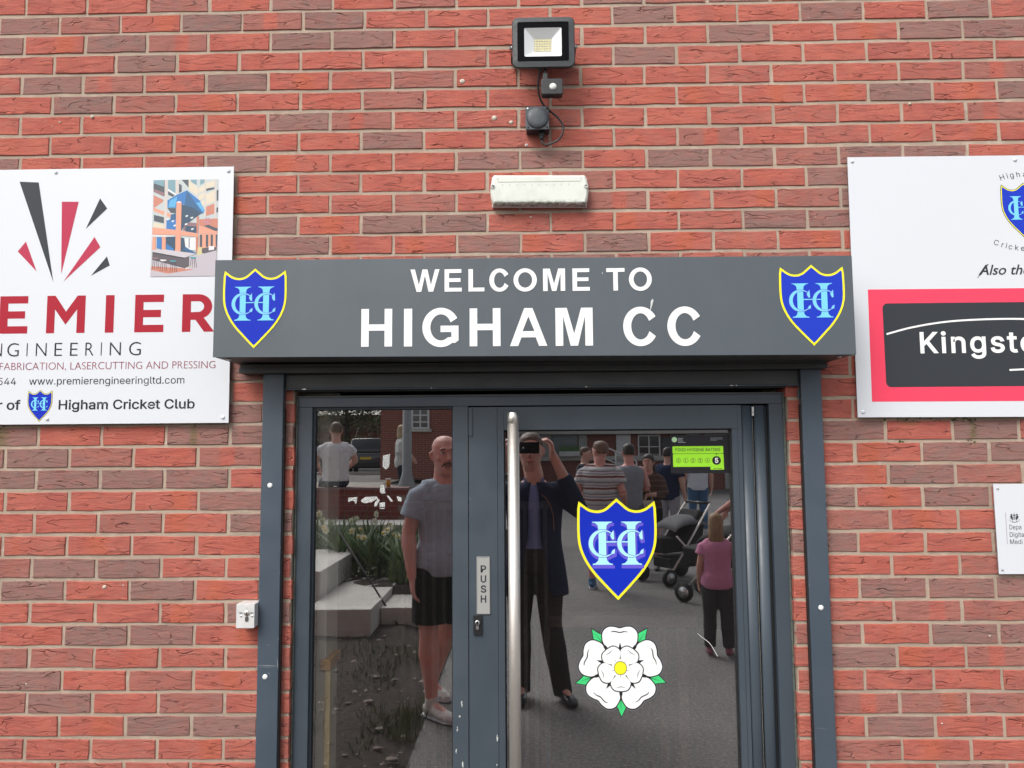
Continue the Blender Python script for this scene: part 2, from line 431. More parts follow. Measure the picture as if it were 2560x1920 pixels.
INTER={' ':(94,""),
'.':(94,"48 -2 42 -1 36 1 31 4 28 9 26 15 25 20 26 27 28 32 31 37 36 40 42 43 48 43 54 43 59 40 64 37 68 32 70 27 71 20 70 15 68 9 64 4 59 1 54 -1"),
'0':(227,"113 -3 95 -2 79 3 65 12 53 24 42 39 34 57 29 77 25 101 24 127 25 153 29 177 35 197 43 215 53 230 65 242 79 251 95 256 113 258 131 256 147 251 161 242 174 230 184 215 192 197 198 177 201 153 203 127 201 101 198 77 192 57 184 39 174 24 162 12 147 3 131 -2|113 25 125 26 136 30 145 37 153 46 160 58 165 72 169 88 171 107 172 127 171 148 169 166 165 182 160 197 153 208 145 218 136 224 125 228 113 230 101 228 91 224 82 218 73 208 67 197 62 182 58 166 55 148 55 127 55 107 58 88 62 72 67 58 73 46 82 37 91 30 101 26"),
'1':(227,"38 0 38 27 195 27 195 0|138 254 138 0 106 0 106 224 105 224 43 179 43 213 99 254"),
'2':(227,"32 0 32 24 117 114 141 141 155 163 160 186 159 194 157 202 154 209 149 215 143 220 137 224 112 230 102 229 94 227 86 224 79 219 74 213 69 207 66 199 64 190 64 181 33 181 34 196 37 209 43 221 51 232 60 241 72 248 84 253 98 257 112 258 127 257 141 254 153 248 164 241 173 233 181 223 186 211 189 199 191 186 185 159 168 129 133 90 76 30 76 28 195 28 195 0"),
'3':(227,"109 -3 94 -2 80 0 66 5 54 11 44 19 35 29 28 40 24 52 22 66 55 66 56 58 59 50 63 44 69 38 75 33 83 30 109 25 138 30 145 35 152 40 157 46 161 54 164 63 165 72 164 81 162 90 158 98 153 105 146 112 137 117 127 121 115 123 101 124 78 124 78 150 144 224 144 226 35 226 35 254 186 254 186 230 106 139 106 144 124 145 140 143 154 138 167 131 177 122 185 111 192 99 195 86 196 72 195 58 191 45 185 33 177 22 166 13 154 6 141 1 125 -2"),
'4':(227,"20 53 20 79 123 254 155 254 54 83 54 81 207 81 207 53|141 0 141 61 141 73 141 159 171 159 171 0"),
'5':(227,"111 -3 96 -2 82 1 70 6 59 12 49 20 41 30 35 41 32 53 30 65 61 65 62 58 65 51 69 44 87 30 111 25 120 26 130 28 138 32 146 38 152 44 157 52 161 61 163 71 164 81 163 92 161 101 157 111 151 119 145 125 137 131 129 135 119 138 109 138 84 134 64 123 34 126 48 254 183 254 183 226 75 226 67 151 68 151 89 162 115 167 126 166 137 164 147 160 156 156 165 150 172 143 179 134 185 125 189 116 193 105 195 94 195 82 194 66 191 51 184 38 176 26 166 16 154 8 141 1 126 -2"),
'A':(240,"8 0 101 254 138 254 231 0 198 0 144 151 132 186 116 239 123 239 106 185 95 151 43 0|55 71 55 99 185 99 185 71"),
'C':(255,"134 -3 113 -2 93 4 75 12 59 25 46 40 35 58 27 78 22 101 20 127 22 153 27 176 35 197 46 215 59 230 75 242 93 251 113 256 134 258 170 252 181 248 191 242 201 236 210 228 217 219 224 209 229 198 234 187 236 174 204 174 195 197 179 214 158 224 134 228 119 227 105 223 92 216 80 207 71 196 62 182 57 166 53 148 52 127 53 107 57 88 63 72 71 59 80 47 92 38 105 32 119 28 134 26 158 30 179 40 195 57 204 80 236 80 234 68 229 56 224 45 217 36 210 27 201 19 192 12 181 7 170 2 159 -1 146 -3"),
'D':(251,"109 0 48 0 48 29 107 29 127 30 144 34 159 40 171 49 182 61 189 75 195 90 198 108 200 128 198 147 195 165 190 180 182 194 172 205 160 214 145 221 129 225 110 226 47 226 47 254 113 254 136 253 157 248 176 239 192 228 206 213 217 196 225 175 229 153 231 128 229 102 224 80 217 59 206 42 192 27 175 15 156 7 134 2|62 254 62 0 30 0 30 254"),
'E':(209,"30 0 30 254 186 254 186 226 62 226 62 143 178 143 178 114 62 114 62 29 188 29 188 0"),
'F':(205,"30 0 30 254 185 254 185 226 62 226 62 139 173 139 173 111 62 111 62 0"),
'G':(260,"134 -3 113 -2 93 4 75 13 59 25 45 40 35 58 27 78 22 102 20 127 22 153 27 176 35 197 45 215 59 230 74 242 92 251 112 256 132 258 146 257 158 255 170 252 181 247 192 242 202 235 210 227 218 218 225 208 230 198 234 186 237 174 204 174 194 197 178 213 158 224 133 228 118 227 104 223 92 216 80 207 70 196 62 182 57 166 53 148 52 127 53 107 57 88 63 72 71 59 81 47 92 38 105 32 119 28 134 26 148 27 161 31 172 36 183 43 191 51 198 62 203 74 206 87 207 101 217 100 141 100 141 128 239 128 239 100 237 80 233 62 225 45 215 31 203 19 188 9 172 2 154 -2"),
'H':(258,"30 0 30 254 62 254 62 144 196 144 196 254 228 254 228 0 196 0 196 116 62 116 62 0"),
'I':(150,"16 0 16 29 59 29 59 226 16 226 16 254 135 254 135 226 91 226 91 29 135 29 135 0"),
'K':(233,"52 73 52 108 70 131 87 152 106 172 182 254 224 254 116 138 114 138|30 0 30 254 62 254 62 167 62 112 62 97 62 0|186 0 94 130 114 155 224 0"),
'M':(314,"30 0 30 254 76 254 139 94 144 79 150 61 156 42 161 24 154 24 159 41 165 61 171 79 176 94 238 254 284 254 284 0 252 0 252 145 252 163 253 184 253 207 253 229 256 229 249 205 241 181 234 161 228 145 171 0 143 0 85 145 80 160 72 181 65 204 56 229 59 229 60 208 60 186 61 164 61 145 61 0"),
'N':(262,"30 0 30 254 68 254 172 91 181 75 194 53 207 27 202 27 200 54 200 79 199 97 199 254 232 254 232 0 193 0 101 145 89 165 74 191 54 226 60 227 61 192 62 164 62 145 62 0"),
'O':(267,"133 -3 112 -2 93 4 75 12 59 25 46 40 35 58 27 78 22 101 20 127 22 153 27 176 35 197 46 215 59 230 75 242 93 251 112 256 133 258 155 256 174 251 192 242 208 230 221 215 232 197 240 176 245 153 247 127 245 101 240 78 232 58 221 40 208 25 192 12 174 4 155 -2|133 26 148 28 162 32 175 38 186 47 196 58 204 72 210 88 214 106 215 127 214 148 210 166 204 182 196 196 186 207 175 216 162 223 148 227 133 228 119 227 105 223 92 216 81 207 71 196 63 182 57 166 53 148 52 127 53 106 57 88 63 72 71 58 81 47 92 38 105 32 119 28"),
'P':(222,"30 0 30 254 118 254 136 253 152 250 166 244 178 236 187 226 195 215 200 202 203 189 204 174 203 159 200 145 195 133 187 121 178 112 166 104 152 98 136 94 118 93 55 93 55 121 116 121 129 122 139 124 149 128 156 133 162 139 167 147 170 155 172 164 172 174 172 184 170 193 167 201 162 208 156 214 148 219 139 223 129 225 116 226 62 226 62 0"),
'R':(224,"30 0 30 254 118 254 136 253 153 250 167 244 178 237 188 227 195 217 200 204 204 191 205 176 204 161 200 148 195 136 188 125 178 116 166 109 152 103 136 100 118 99 48 99 48 128 117 128 129 128 140 130 149 133 156 138 162 143 167 150 170 158 172 167 173 176 172 186 170 194 167 202 162 209 156 215 149 220 140 223 129 225 116 226 62 226 62 0|177 0 115 115 151 115 214 0"),
'S':(223,"112 -4 94 -3 78 0 64 5 51 11 41 20 32 30 25 42 21 54 19 68 52 68 54 59 57 51 62 44 68 38 75 33 83 29 112 25 123 25 133 27 143 30 151 34 159 40 165 46 169 53 172 61 173 70 172 77 170 84 166 89 148 102 122 111 92 120 72 126 56 135 43 145 34 156 28 170 26 186 27 200 31 213 37 224 46 234 57 242 69 249 83 254 97 257 114 258 130 257 145 254 158 249 170 242 180 234 189 224 195 213 199 202 200 189 169 189 166 201 160 211 151 219 140 225 127 228 112 229 102 229 92 227 84 224 76 220 70 215 64 209 61 203 58 195 58 188 58 180 61 173 65 167 85 154 106 147 132 140 156 132 179 119 197 99 201 90 203 80 204 69 203 56 199 43 193 32 185 21 174 13 162 5 147 0 130 -3"),
'T':(224,"16 226 16 254 208 254 208 226 128 226 128 0 96 0 96 226"),
'U':(259,"129 -4 110 -3 93 1 77 8 63 17 52 27 42 40 36 54 31 70 30 87 30 254 62 254 62 89 63 77 66 66 70 57 77 48 84 40 94 34 104 29 116 27 129 26 143 27 155 29 165 34 175 40 182 48 188 57 193 66 195 77 196 89 196 254 229 254 229 87 227 70 223 54 216 40 207 27 195 17 182 8 166 1 149 -3"),
'Y':(236,"102 0 102 104 8 254 46 254 96 172 111 146 125 115 112 115 126 146 140 172 191 254 228 254 134 104 134 0"),
'a':(195,"80 -4 68 -4 57 -1 47 2 38 8 30 14 24 22 19 32 16 42 15 54 16 64 18 73 22 80 26 87 32 92 39 97 63 105 89 110 117 113 133 117 135 120 137 123 138 127 138 128 133 148 120 161 98 165 75 161 59 150 50 137 20 146 26 156 32 165 39 173 48 179 57 184 66 188 97 192 119 190 143 180 150 175 156 168 161 160 165 150 168 139 168 126 168 0 138 0 138 26 136 26 126 12 108 1|85 23 96 23 106 26 114 29 121 34 127 40 132 47 135 54 137 61 138 69 138 95 130 91 116 88 100 86 88 84 67 79 52 70 48 65 47 59 46 52 51 36 65 26"),
'b':(212,"115 -4 104 -3 94 -1 86 2 69 16 59 29 56 29 56 0 26 0 26 254 57 254 57 160 59 160 69 173 86 186 94 190 103 192 115 192 130 191 144 187 156 180 168 171 177 160 185 146 191 131 194 113 195 94 194 75 191 58 185 42 177 29 168 17 157 8 144 1 130 -3|110 23 121 24 131 28 140 33 147 40 153 48 158 58 161 70 163 82 164 95 163 108 161 120 158 131 153 140 147 149 140 156 131 161 121 164 110 165 99 164 89 161 81 156 73 149 67 141 62 131 59 120 57 108 56 95 57 81 59 69 63 58 67 48 73 39 81 32 89 27 99 24"),
'c':(198,"104 -4 87 -3 72 1 58 8 46 17 36 29 28 43 22 58 18 75 17 94 18 113 22 130 28 146 36 159 46 171 58 180 72 187 87 191 104 192 130 189 153 178 170 161 181 138 151 131 145 145 135 155 121 162 104 165 92 164 81 161 73 155 65 148 59 139 54 129 51 118 49 106 48 94 49 81 51 70 54 59 59 49 65 40 73 33 81 28 92 24 104 23 121 26 135 33 146 44 152 59 181 51 171 28 153 11 130 0"),
'd':(212,"98 -4 82 -3 68 1 56 8 44 17 35 29 27 42 22 58 18 75 17 94 18 113 22 131 27 146 35 160 45 171 56 180 69 187 83 191 98 192 109 192 118 190 126 186 144 173 153 160 155 160 155 254 186 254 186 0 156 0 156 29 153 29 143 16 126 2 118 -1 109 -3|102 23 113 24 123 27 132 32 139 39 145 48 150 58 153 69 155 81 156 95 155 108 153 120 150 131 145 141 139 149 132 156 123 161 113 164 102 165 91 164 81 161 72 156 65 149 59 140 54 131 51 120 49 108 48 95 49 82 51 70 54 58 59 48 65 40 73 33 81 28 91 24"),
'e':(202,"106 -4 88 -3 73 1 58 8 46 17 36 29 28 42 22 58 18 75 17 93 18 112 22 129 28 145 36 159 46 170 58 180 71 187 86 191 103 192 133 187 142 183 151 177 160 170 167 162 173 152 179 141 182 128 185 113 186 97 186 85 37 85 37 110 169 110 155 101 154 113 152 124 149 134 144 143 138 151 131 157 123 161 113 164 103 165 92 164 82 161 73 157 66 151 59 143 54 135 51 125 49 116 48 105 48 89 49 75 51 64 55 53 61 44 67 37 76 31 85 26 95 24 106 23 127 26 143 36 153 53 182 45 179 36 174 27 168 20 160 13 151 7 141 2 130 -1 119 -3"),
'f':(127,"114 190 114 164 3 164 3 190|40 0 40 216 41 226 44 235 48 243 53 250 60 255 68 259 94 265 111 263 121 260 114 234 107 236 97 237 89 236 82 234 77 230 74 225 72 218 71 209 71 0"),
'g':(213,"103 -75 90 -75 78 -73 67 -70 41 -55 25 -35 51 -20 61 -33 77 -44 103 -49 118 -47 130 -44 141 -38 149 -29 154 -17 156 -3 156 34 153 34 143 21 126 8 118 5 109 3 97 2 83 4 69 7 56 13 45 22 35 32 28 45 22 60 18 77 17 96 18 114 22 131 27 147 35 160 45 171 56 180 69 187 83 191 98 192 109 192 119 190 127 186 144 173 154 159 157 159 157 190 186 190 186 -4 185 -20 181 -33 175 -45 167 -54 157 -62 145 -68 132 -72 118 -74|102 30 113 30 123 33 132 38 139 44 145 51 150 61 153 71 156 83 156 96 156 109 153 121 150 132 145 141 139 150 132 156 123 161 114 164 102 165 91 164 81 161 73 156 65 149 59 141 54 131 51 120 49 109 48 96 49 84 51 72 54 61 59 52 65 44 73 38 81 33 91 30"),
'h':(205,"57 113 57 0 26 0 26 254 57 254 57 144 51 144 58 159 66 172 76 181 87 187 100 191 114 192 126 191 137 189 148 184 157 178 164 170 170 160 175 149 178 135 179 120 179 0 148 0 148 118 147 131 143 143 136 152 128 159 117 163 105 165 96 164 88 162 80 159 74 154 68 148 63 141 60 133 58 124"),
'i':(83,"26 0 26 190 57 190 57 0|42 221 36 222 31 224 27 227 23 231 21 236 21 242 21 247 23 252 27 256 31 259 36 261 42 262 47 261 52 259 57 256 60 252 62 247 63 242 62 236 60 231 57 227 52 224 47 222"),
'k':(190,"55 68 55 106 60 106 142 190 180 190 92 100 89 100|26 0 26 254 57 254 57 0|147 0 74 93 96 114 186 0"),
'l':(95,"70 -1 56 0 45 4 37 10 31 19 27 29 26 42 26 254 57 254 57 49 60 31 63 28 67 27 73 26 80 26 85 27 90 1 81 0"),
'm':(305,"26 0 26 190 56 190 56 148 54 148 57 157 61 166 66 173 86 188 110 193 123 192 134 187 144 180 151 171 157 160 160 147 156 147 159 156 163 164 169 172 190 187 218 193 229 192 239 190 249 186 257 180 264 173 270 164 275 154 278 141 278 128 278 0 248 0 248 127 247 139 243 149 236 156 228 161 219 164 209 165 201 165 194 163 187 160 173 145 168 124 168 0 137 0 137 130 136 140 132 148 126 156 119 161 110 164 100 165 79 160 73 156 67 151 63 145 60 137 58 129 57 119 57 0"),
'n':(205,"57 113 57 0 26 0 26 190 56 190 56 144 51 144 58 159 66 172 76 181 87 187 100 191 114 192 126 191 137 189 147 184 156 178 164 170 170 160 175 149 178 135 179 120 179 0 148 0 148 118 147 131 143 143 136 152 128 159 117 163 105 165 96 164 88 162 80 159 74 154 68 148 63 141 60 133 58 124"),
'o':(208,"104 -4 87 -3 72 1 58 8 46 17 36 29 28 43 22 58 18 75 17 94 18 113 22 130 28 146 36 159 46 171 58 180 72 187 87 191 104 192 120 191 136 187 149 180 161 171 171 159 180 146 186 130 189 113 191 94 189 75 186 58 180 43 171 29 161 17 149 8 136 1 120 -3|104 23 116 24 126 28 135 33 143 40 149 49 154 59 157 70 159 81 160 94 159 106 157 118 154 129 149 139 143 148 135 155 126 161 116 164 104 165 92 164 81 161 73 155 65 148 59 139 54 129 51 118 49 106 48 94 49 81 51 70 54 59 59 49 65 40 73 33 81 28 92 24"),
'p':(212,"26 -71 26 190 56 190 56 160 59 160 69 173 86 186 94 190 103 192 115 192 130 191 144 187 156 180 168 171 177 160 185 146 191 131 194 113 195 94 194 75 191 58 185 42 177 29 168 17 157 8 144 1 130 -3 115 -4 104 -3 94 -1 86 2 69 16 59 29 57 29 57 -71|110 23 121 24 131 28 140 33 147 40 153 48 158 58 161 70 163 82 164 95 163 108 161 120 158 131 153 140 147 149 140 156 131 161 121 164 110 165 99 164 89 161 81 156 73 149 67 141 62 131 59 120 57 108 56 95 57 81 59 69 63 58 67 48 73 39 81 32 89 27 99 24"),
'r':(130,"26 0 26 190 56 190 56 160 58 160 62 169 68 177 76 184 85 188 96 191 107 192 115 192 122 192 122 161 115 162 103 163 95 162 87 160 80 157 73 153 67 148 63 142 60 135 58 127 57 118 57 0"),
's':(182,"91 -4 78 -3 67 -2 56 2 46 6 38 12 31 19 25 27 21 37 18 47 47 53 50 44 55 36 62 30 70 26 80 24 91 23 103 24 113 26 122 31 129 37 133 44 134 51 133 58 131 63 127 68 122 72 115 75 106 78 75 85 59 90 46 96 36 104 29 113 25 124 23 137 24 147 27 157 33 166 39 173 48 180 58 185 69 189 81 191 94 192 106 192 117 190 127 186 136 182 143 176 149 170 162 145 134 139 131 146 127 152 121 158 114 163 105 165 94 166 83 165 74 163 65 158 59 153 56 146 54 139 55 132 58 126 62 122 86 111 115 105 131 100 143 93 153 86 160 76 164 66 166 53 165 43 161 33 156 24 149 16 140 9 130 3 118 -1 105 -3"),
't':(114,"102 190 102 164 3 164 3 190|32 236 63 236 63 49 64 41 65 35 68 31 72 27 78 26 85 25 93 26 101 27 107 1 96 -1 84 -2 69 -1 56 4 46 11 38 20 34 32 32 46"),
'u':(205,"91 -3 79 -2 68 1 57 5 48 12 41 20 35 29 30 41 27 54 26 69 26 190 57 190 57 72 58 58 62 47 68 37 77 31 88 26 100 25 109 26 117 28 125 31 131 36 137 41 142 48 145 57 147 66 148 76 148 190 179 190 179 0 149 0 149 46 154 46 147 30 139 18 129 8 117 2 105 -1"),
'w':(284,"69 0 11 190 44 190 67 107 77 68 88 21 82 21 93 67 103 107 126 190 158 190 181 107 191 68 201 21 196 21 206 68 217 107 240 190 272 190 215 0 184 0 159 86 152 112 145 140 138 169 145 169 138 140 131 112 124 86 99 0")}
GILL={' ':(139,""),
',':(110,"30 -59 62 -42 82 -16 88 13 84 39 71 55 53 62 37 58 27 48 23 33 26 19 35 9 48 5 49 -15 43 -34 30 -50"),
'A':(334,"181 343 147 343 0 0 50 0 93 101 238 101 284 0 334 0|163 268 218 145 112 145"),
'B':(281,"38 0 155 0 200 5 233 20 255 41 268 65 272 91 268 117 257 139 240 158 218 172 190 180 190 181 219 198 236 223 242 254 238 280 226 303 205 323 176 336 137 341 38 341|87 297 132 297 155 295 172 288 183 277 189 264 191 250 188 230 180 215 165 204 145 197 119 195 87 195|87 151 146 151 173 148 194 141 209 130 218 115 221 98 219 83 212 68 199 56 178 47 148 44 87 44"),
'C':(354,"328 318 285 333 247 343 211 346 150 337 98 312 59 274 33 224 24 166 31 120 52 75 88 35 140 6 208 -5 256 -1 296 10 332 26 332 79 292 58 252 45 213 41 167 47 128 64 99 91 81 127 75 170 81 212 100 248 129 276 166 294 211 301 249 297 288 285 328 265"),
'D':(375,"38 0 171 0 233 9 283 35 321 73 344 119 352 171 345 219 324 265 289 304 238 331 171 341 38 341|87 297 163 297 214 290 253 272 280 245 296 210 302 171 298 141 285 108 261 76 222 53 165 44 87 44"),
'E':(250,"231 341 38 341 38 0 236 0 236 44 87 44 87 150 226 150 226 194 87 194 87 297 231 297"),
'F':(235,"220 341 38 341 38 0 87 0 87 159 220 159 220 203 87 203 87 297 220 297"),
'G':(370,"337 168 222 168 222 124 288 124 288 54 264 47 239 42 214 41 168 47 130 64 101 92 82 127 76 170 82 212 100 248 129 276 165 294 207 301 248 297 289 285 330 267 330 317 283 334 245 343 208 346 149 337 99 312 59 274 34 226 25 169 34 112 59 64 97 28 147 4 207 -5 251 -2 293 7 337 24"),
'H':(365,"327 341 278 341 278 193 87 193 87 341 38 341 38 0 87 0 87 149 278 149 278 0 327 0"),
'I':(125,"87 341 38 341 38 0 87 0"),
'L':(245,"86 341 37 341 37 0 240 0 240 44 86 44"),
'N':(391,"353 341 307 341 307 77 76 341 37 341 37 0 83 0 83 263 311 0 353 0"),
'O':(411,"23 171 31 117 54 69 92 30 143 5 205 -5 268 5 319 31 357 69 381 117 389 171 381 225 357 273 319 311 268 336 206 346 144 336 93 311 55 273 31 225|73 171 79 213 98 249 126 276 163 294 206 301 249 294 285 276 314 249 332 213 339 171 332 128 314 93 285 65 249 47 206 41 163 47 126 65 98 93 79 128"),
'P':(255,"35 341 35 0 84 0 84 148 135 148 177 152 210 166 232 186 246 213 250 243 246 274 233 301 212 322 181 336 142 341|84 297 142 297 165 294 181 286 192 274 198 260 200 245 197 226 189 211 176 201 160 194 140 192 84 192"),
'R':(302,"39 341 39 0 88 0 88 148 108 148 133 143 161 121 199 70 244 0 302 0 256 68 231 106 207 138 180 162 211 181 230 210 237 246 231 278 217 305 194 324 163 337 125 341|88 299 119 299 144 297 163 290 176 279 183 265 186 248 184 231 178 216 165 203 146 195 119 192 88 192"),
'S':(229,"200 322 175 335 149 343 124 346 89 341 60 329 38 311 25 285 20 255 35 207 72 174 116 147 152 118 168 83 162 63 143 46 112 40 79 45 49 62 22 89 22 27 51 9 83 -1 118 -5 149 0 175 13 195 32 208 58 213 88 198 141 161 177 117 203 81 228 66 261 73 282 92 296 120 302 144 298 171 287 200 266"),
'T':(302,"294 341 9 341 9 297 127 297 127 0 176 0 176 297 294 297"),
'U':(354,"324 341 275 341 275 143 273 113 267 88 254 68 234 54 207 44 174 41 146 44 121 53 100 70 88 86 81 108 80 140 80 341 31 341 31 129 38 79 60 42 91 16 130 0 173 -5 227 2 270 20 300 49 318 88 324 134"),
'c':(219,"197 214 176 222 155 227 132 229 94 224 63 208 40 183 26 149 21 108 26 71 41 40 65 16 97 1 135 -5 159 -3 183 2 202 9 202 53 180 44 161 39 142 38 116 41 95 50 80 66 69 86 66 112 69 137 78 158 93 174 112 184 135 188 154 186 173 179 197 166"),
'e':(240,"219 65 193 50 167 41 141 38 117 41 97 49 82 63 71 81 65 106 223 106 219 150 206 185 186 209 158 224 126 229 91 224 62 208 40 185 25 153 21 115 25 79 39 46 61 20 91 2 130 -5 164 -2 192 7 219 22|66 135 77 165 97 184 127 191 154 184 172 165 179 135"),
'g':(214,"211 225 118 225 85 221 57 211 37 195 24 173 20 147 21 131 25 117 32 105 42 94 54 84 70 77 70 76 51 68 38 57 34 44 36 34 44 24 57 15 25 2 6 -18 0 -47 5 -69 19 -88 41 -102 70 -112 104 -115 140 -112 170 -103 191 -88 205 -68 210 -44 207 -27 200 -12 188 1 170 12 145 19 107 28 84 37 76 48 93 64 130 71 167 91 177 104 185 122 188 141 186 158 178 174 165 190 211 190|148 147 142 125 127 110 105 105 81 110 66 124 60 146 66 166 82 180 105 186 126 181 142 166|167 -47 159 -65 138 -76 105 -80 70 -76 49 -64 42 -45 49 -27 66 -15 93 -11 111 -12 131 -15 149 -22 161 -32"),
'h':(250,"75 341 31 341 31 0 75 0 75 161 95 180 112 190 131 194 154 187 170 168 175 139 175 0 220 0 220 138 216 171 205 196 189 215 168 225 143 229 118 225 95 213 76 195 75 195"),
'i':(110,"77 225 33 225 33 0 77 0|82 293 78 306 68 315 55 319 42 315 32 306 29 293 32 279 42 270 55 266 68 270 78 279"),
'k':(240,"230 225 177 225 78 115 190 0 250 0 134 115|76 341 31 341 31 0 76 0"),
'l':(110,"77 341 33 341 33 0 77 0"),
'o':(276,"137 229 98 223 66 207 40 183 24 151 18 115 24 76 40 43 65 18 98 1 137 -5 177 1 210 17 236 42 252 75 258 115 252 152 236 184 210 208 176 223|136 189 161 185 182 175 198 159 209 139 213 114 209 87 199 65 183 49 162 39 136 36 112 39 92 50 77 66 67 88 64 115 67 139 77 159 92 175 112 185"),
'r':(198,"35 225 35 0 79 0 79 118 86 153 106 177 134 187 146 184 161 176 175 165 199 203 180 218 163 226 145 229 124 223 102 205 80 173 79 173 79 225"),
's':(193,"162 211 139 221 117 227 96 229 71 226 51 218 35 206 25 189 22 168 33 137 59 113 90 94 116 77 127 60 122 47 111 38 94 35 73 38 48 47 21 64 21 16 47 4 73 -3 99 -5 123 -1 143 7 159 21 169 39 173 62 168 83 152 102 122 125 90 144 73 159 68 170 71 180 81 187 97 190 116 188 138 180 162 167"),
't':(166,"84 271 0 190 0 185 39 185 39 66 42 43 51 24 65 9 86 -1 112 -5 129 -3 148 3 166 11 166 52 148 43 132 37 116 36 101 38 89 49 84 70 84 185 155 185 155 225 84 225")}
# ------------------------------------------------------------------ materials
def make_brick_mat():
    m = bpy.data.materials.new('fired_clay_brick')
    t = NT(m)
    at = t.n('Attribute', attribute_name='clay')           # r: burnt, g: orange blush, b: banded, a: seed
    sep = t.n('SeparateColor'); t.l(at, sep, 0, 0)
    dark, org, band, seed = sep.outputs[0], sep.outputs[1], sep.outputs[2], at.outputs['Alpha']
    uv = t.n('UVMap', uv_map='face').outputs[0]
    su = t.n('SeparateXYZ'); t.t.links.new(uv, su.inputs[0])
    off = t.n('CombineXYZ')
    t.t.links.new(t.math('MULTIPLY', seed, 37.0), off.inputs[0])
    t.t.links.new(t.math('MULTIPLY', seed, 91.0), off.inputs[2])
    vadd = t.n('VectorMath', operation='ADD')
    t.t.links.new(t.pos(), vadd.inputs[0]); t.t.links.new(off.outputs[0], vadd.inputs[1])
    P = vadd.outputs[0]
    # --- sand creases: contour lines of a stretched, warped noise
    warp = t.noise(t.mapping(P, (9, 9, 14)), 1.0, 3, 0.6)
    wv = t.n('CombineXYZ'); t.t.links.new(t.math('MULTIPLY', warp, 0.03), wv.inputs[2])
    va = t.n('VectorMath', operation='ADD'); t.t.links.new(P, va.inputs[0]); t.t.links.new(wv.outputs[0], va.inputs[1])
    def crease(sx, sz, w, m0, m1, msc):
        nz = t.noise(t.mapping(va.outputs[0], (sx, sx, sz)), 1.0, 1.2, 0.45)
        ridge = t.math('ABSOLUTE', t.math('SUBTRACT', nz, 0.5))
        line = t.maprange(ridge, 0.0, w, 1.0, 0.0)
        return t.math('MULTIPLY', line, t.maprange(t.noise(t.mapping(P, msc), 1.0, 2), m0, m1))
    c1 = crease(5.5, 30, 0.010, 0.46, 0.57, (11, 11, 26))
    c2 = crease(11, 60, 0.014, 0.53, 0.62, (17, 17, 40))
    fold = t.noise(t.mapping(va.outputs[0], (14, 14, 60)), 1.0, 5, 0.7)
    grain = t.noise(P, 420, 3, 0.7)
    grit = t.noise(P, 1500, 2, 0.6)
    h = t.math('MULTIPLY', fold, 1.0)
    h = t.math('ADD', h, t.math('MULTIPLY', grain, 0.30))
    h = t.math('ADD', h, t.math('MULTIPLY', grit, 0.10))
    h = t.math('SUBTRACT', h, t.math('MULTIPLY', c1, 1.0))
    h = t.math('SUBTRACT', h, t.math('MULTIPLY', c2, 0.7))
    # --- colour
    sx = t.math('FRACT', t.math('MULTIPLY', seed, 7.31))
    tone = t.noise(t.mapping(P, (8, 8, 14)), 1.0, 4, 0.6)
    red = t.mix(sx, (0.46, 0.120, 0.090, 1), (0.41, 0.116, 0.094, 1))
    red = t.mix(t.maprange(tone, 0.35, 0.68), red, (0.52, 0.152, 0.110, 1))
    brown = t.mix(sx, (0.262, 0.156, 0.138, 1), (0.305, 0.170, 0.146, 1))
    brown = t.mix(t.maprange(tone, 0.5, 0.8, 0, 0.35), brown, (0.36, 0.16, 0.125, 1))
    orange = (0.52, 0.132, 0.068, 1)
    # a burnt edge or a blush drifts across the face from a random place
    cen = t.math('FRACT', t.math('MULTIPLY', seed, 3.77))
    dist = t.math('ABSOLUTE', t.math('SUBTRACT', su.outputs[0], t.math('ADD', t.math('MULTIPLY', cen, 0.7), 0.15)))
    dist = t.math('ADD', dist, t.math('MULTIPLY', t.math('SUBTRACT', tone, 0.5), 0.5))
    blush = t.maprange(dist, 0.05, 0.24, 1.0, 0.0)
    bmask = t.math('MULTIPLY', blush, org)
    wear = t.math('MULTIPLY', t.maprange(t.noise(t.mapping(P, (18, 18, 30)), 1.0, 5, 0.7), 0.38, 0.62), 0.24)
    dk = t.math('ADD', dark, t.math('MULTIPLY', t.math('SUBTRACT', wear, 0.12), 1.1), True)
    bd = t.math('ABSOLUTE', t.math('SUBTRACT', su.outputs[0], t.math('ADD', t.math('MULTIPLY', cen, 0.3), 0.35)))
    ends = t.maprange(bd, 0.07, 0.16, 0.0, 0.55)
    dk = t.math('MAXIMUM', dk, t.math('MULTIPLY', ends, band))
    col = t.mix(dk, red, brown)
    col = t.mix(t.math('MULTIPLY', bmask, 0.5), col, orange)
    # pale lime bloom
    eff = t.math('MULTIPLY', t.maprange(t.noise(P, 75, 5, 0.75), 0.60, 0.70), t.maprange(t.noise(P, 7.5, 3), 0.56, 0.66))
    col = t.mix(t.math('MULTIPLY', eff, 0.55), col, (0.55, 0.47, 0.41, 1))
    dot = t.maprange(t.noise(P, 210, 2, 0.5), 0.77, 0.80)
    col = t.mix(t.math('MULTIPLY', dot, 0.5), col, (0.62, 0.54, 0.47, 1))
    sand = t.maprange(grain, 0.3, 0.75, 0.86, 1.15)
    nd = t.n('VectorMath', operation='SCALE'); t.t.links.new(col, nd.inputs[0]); t.t.links.new(sand, nd.inputs['Scale'])
    dirt_shade = t.math('MULTIPLY', t.math('MAXIMUM', t.math('MULTIPLY', c1, 0.75), t.math('MULTIPLY', c2, 0.4)), 0.20)  # shade of the creases, painted into the brick colour
    col = t.mix(dirt_shade, nd.outputs[0], (0.10, 0.045, 0.04, 1))
    # green runs where water drips from the boards' lower fixings
    sp = t.n('SeparateXYZ'); t.t.links.new(t.pos(), sp.inputs[0])
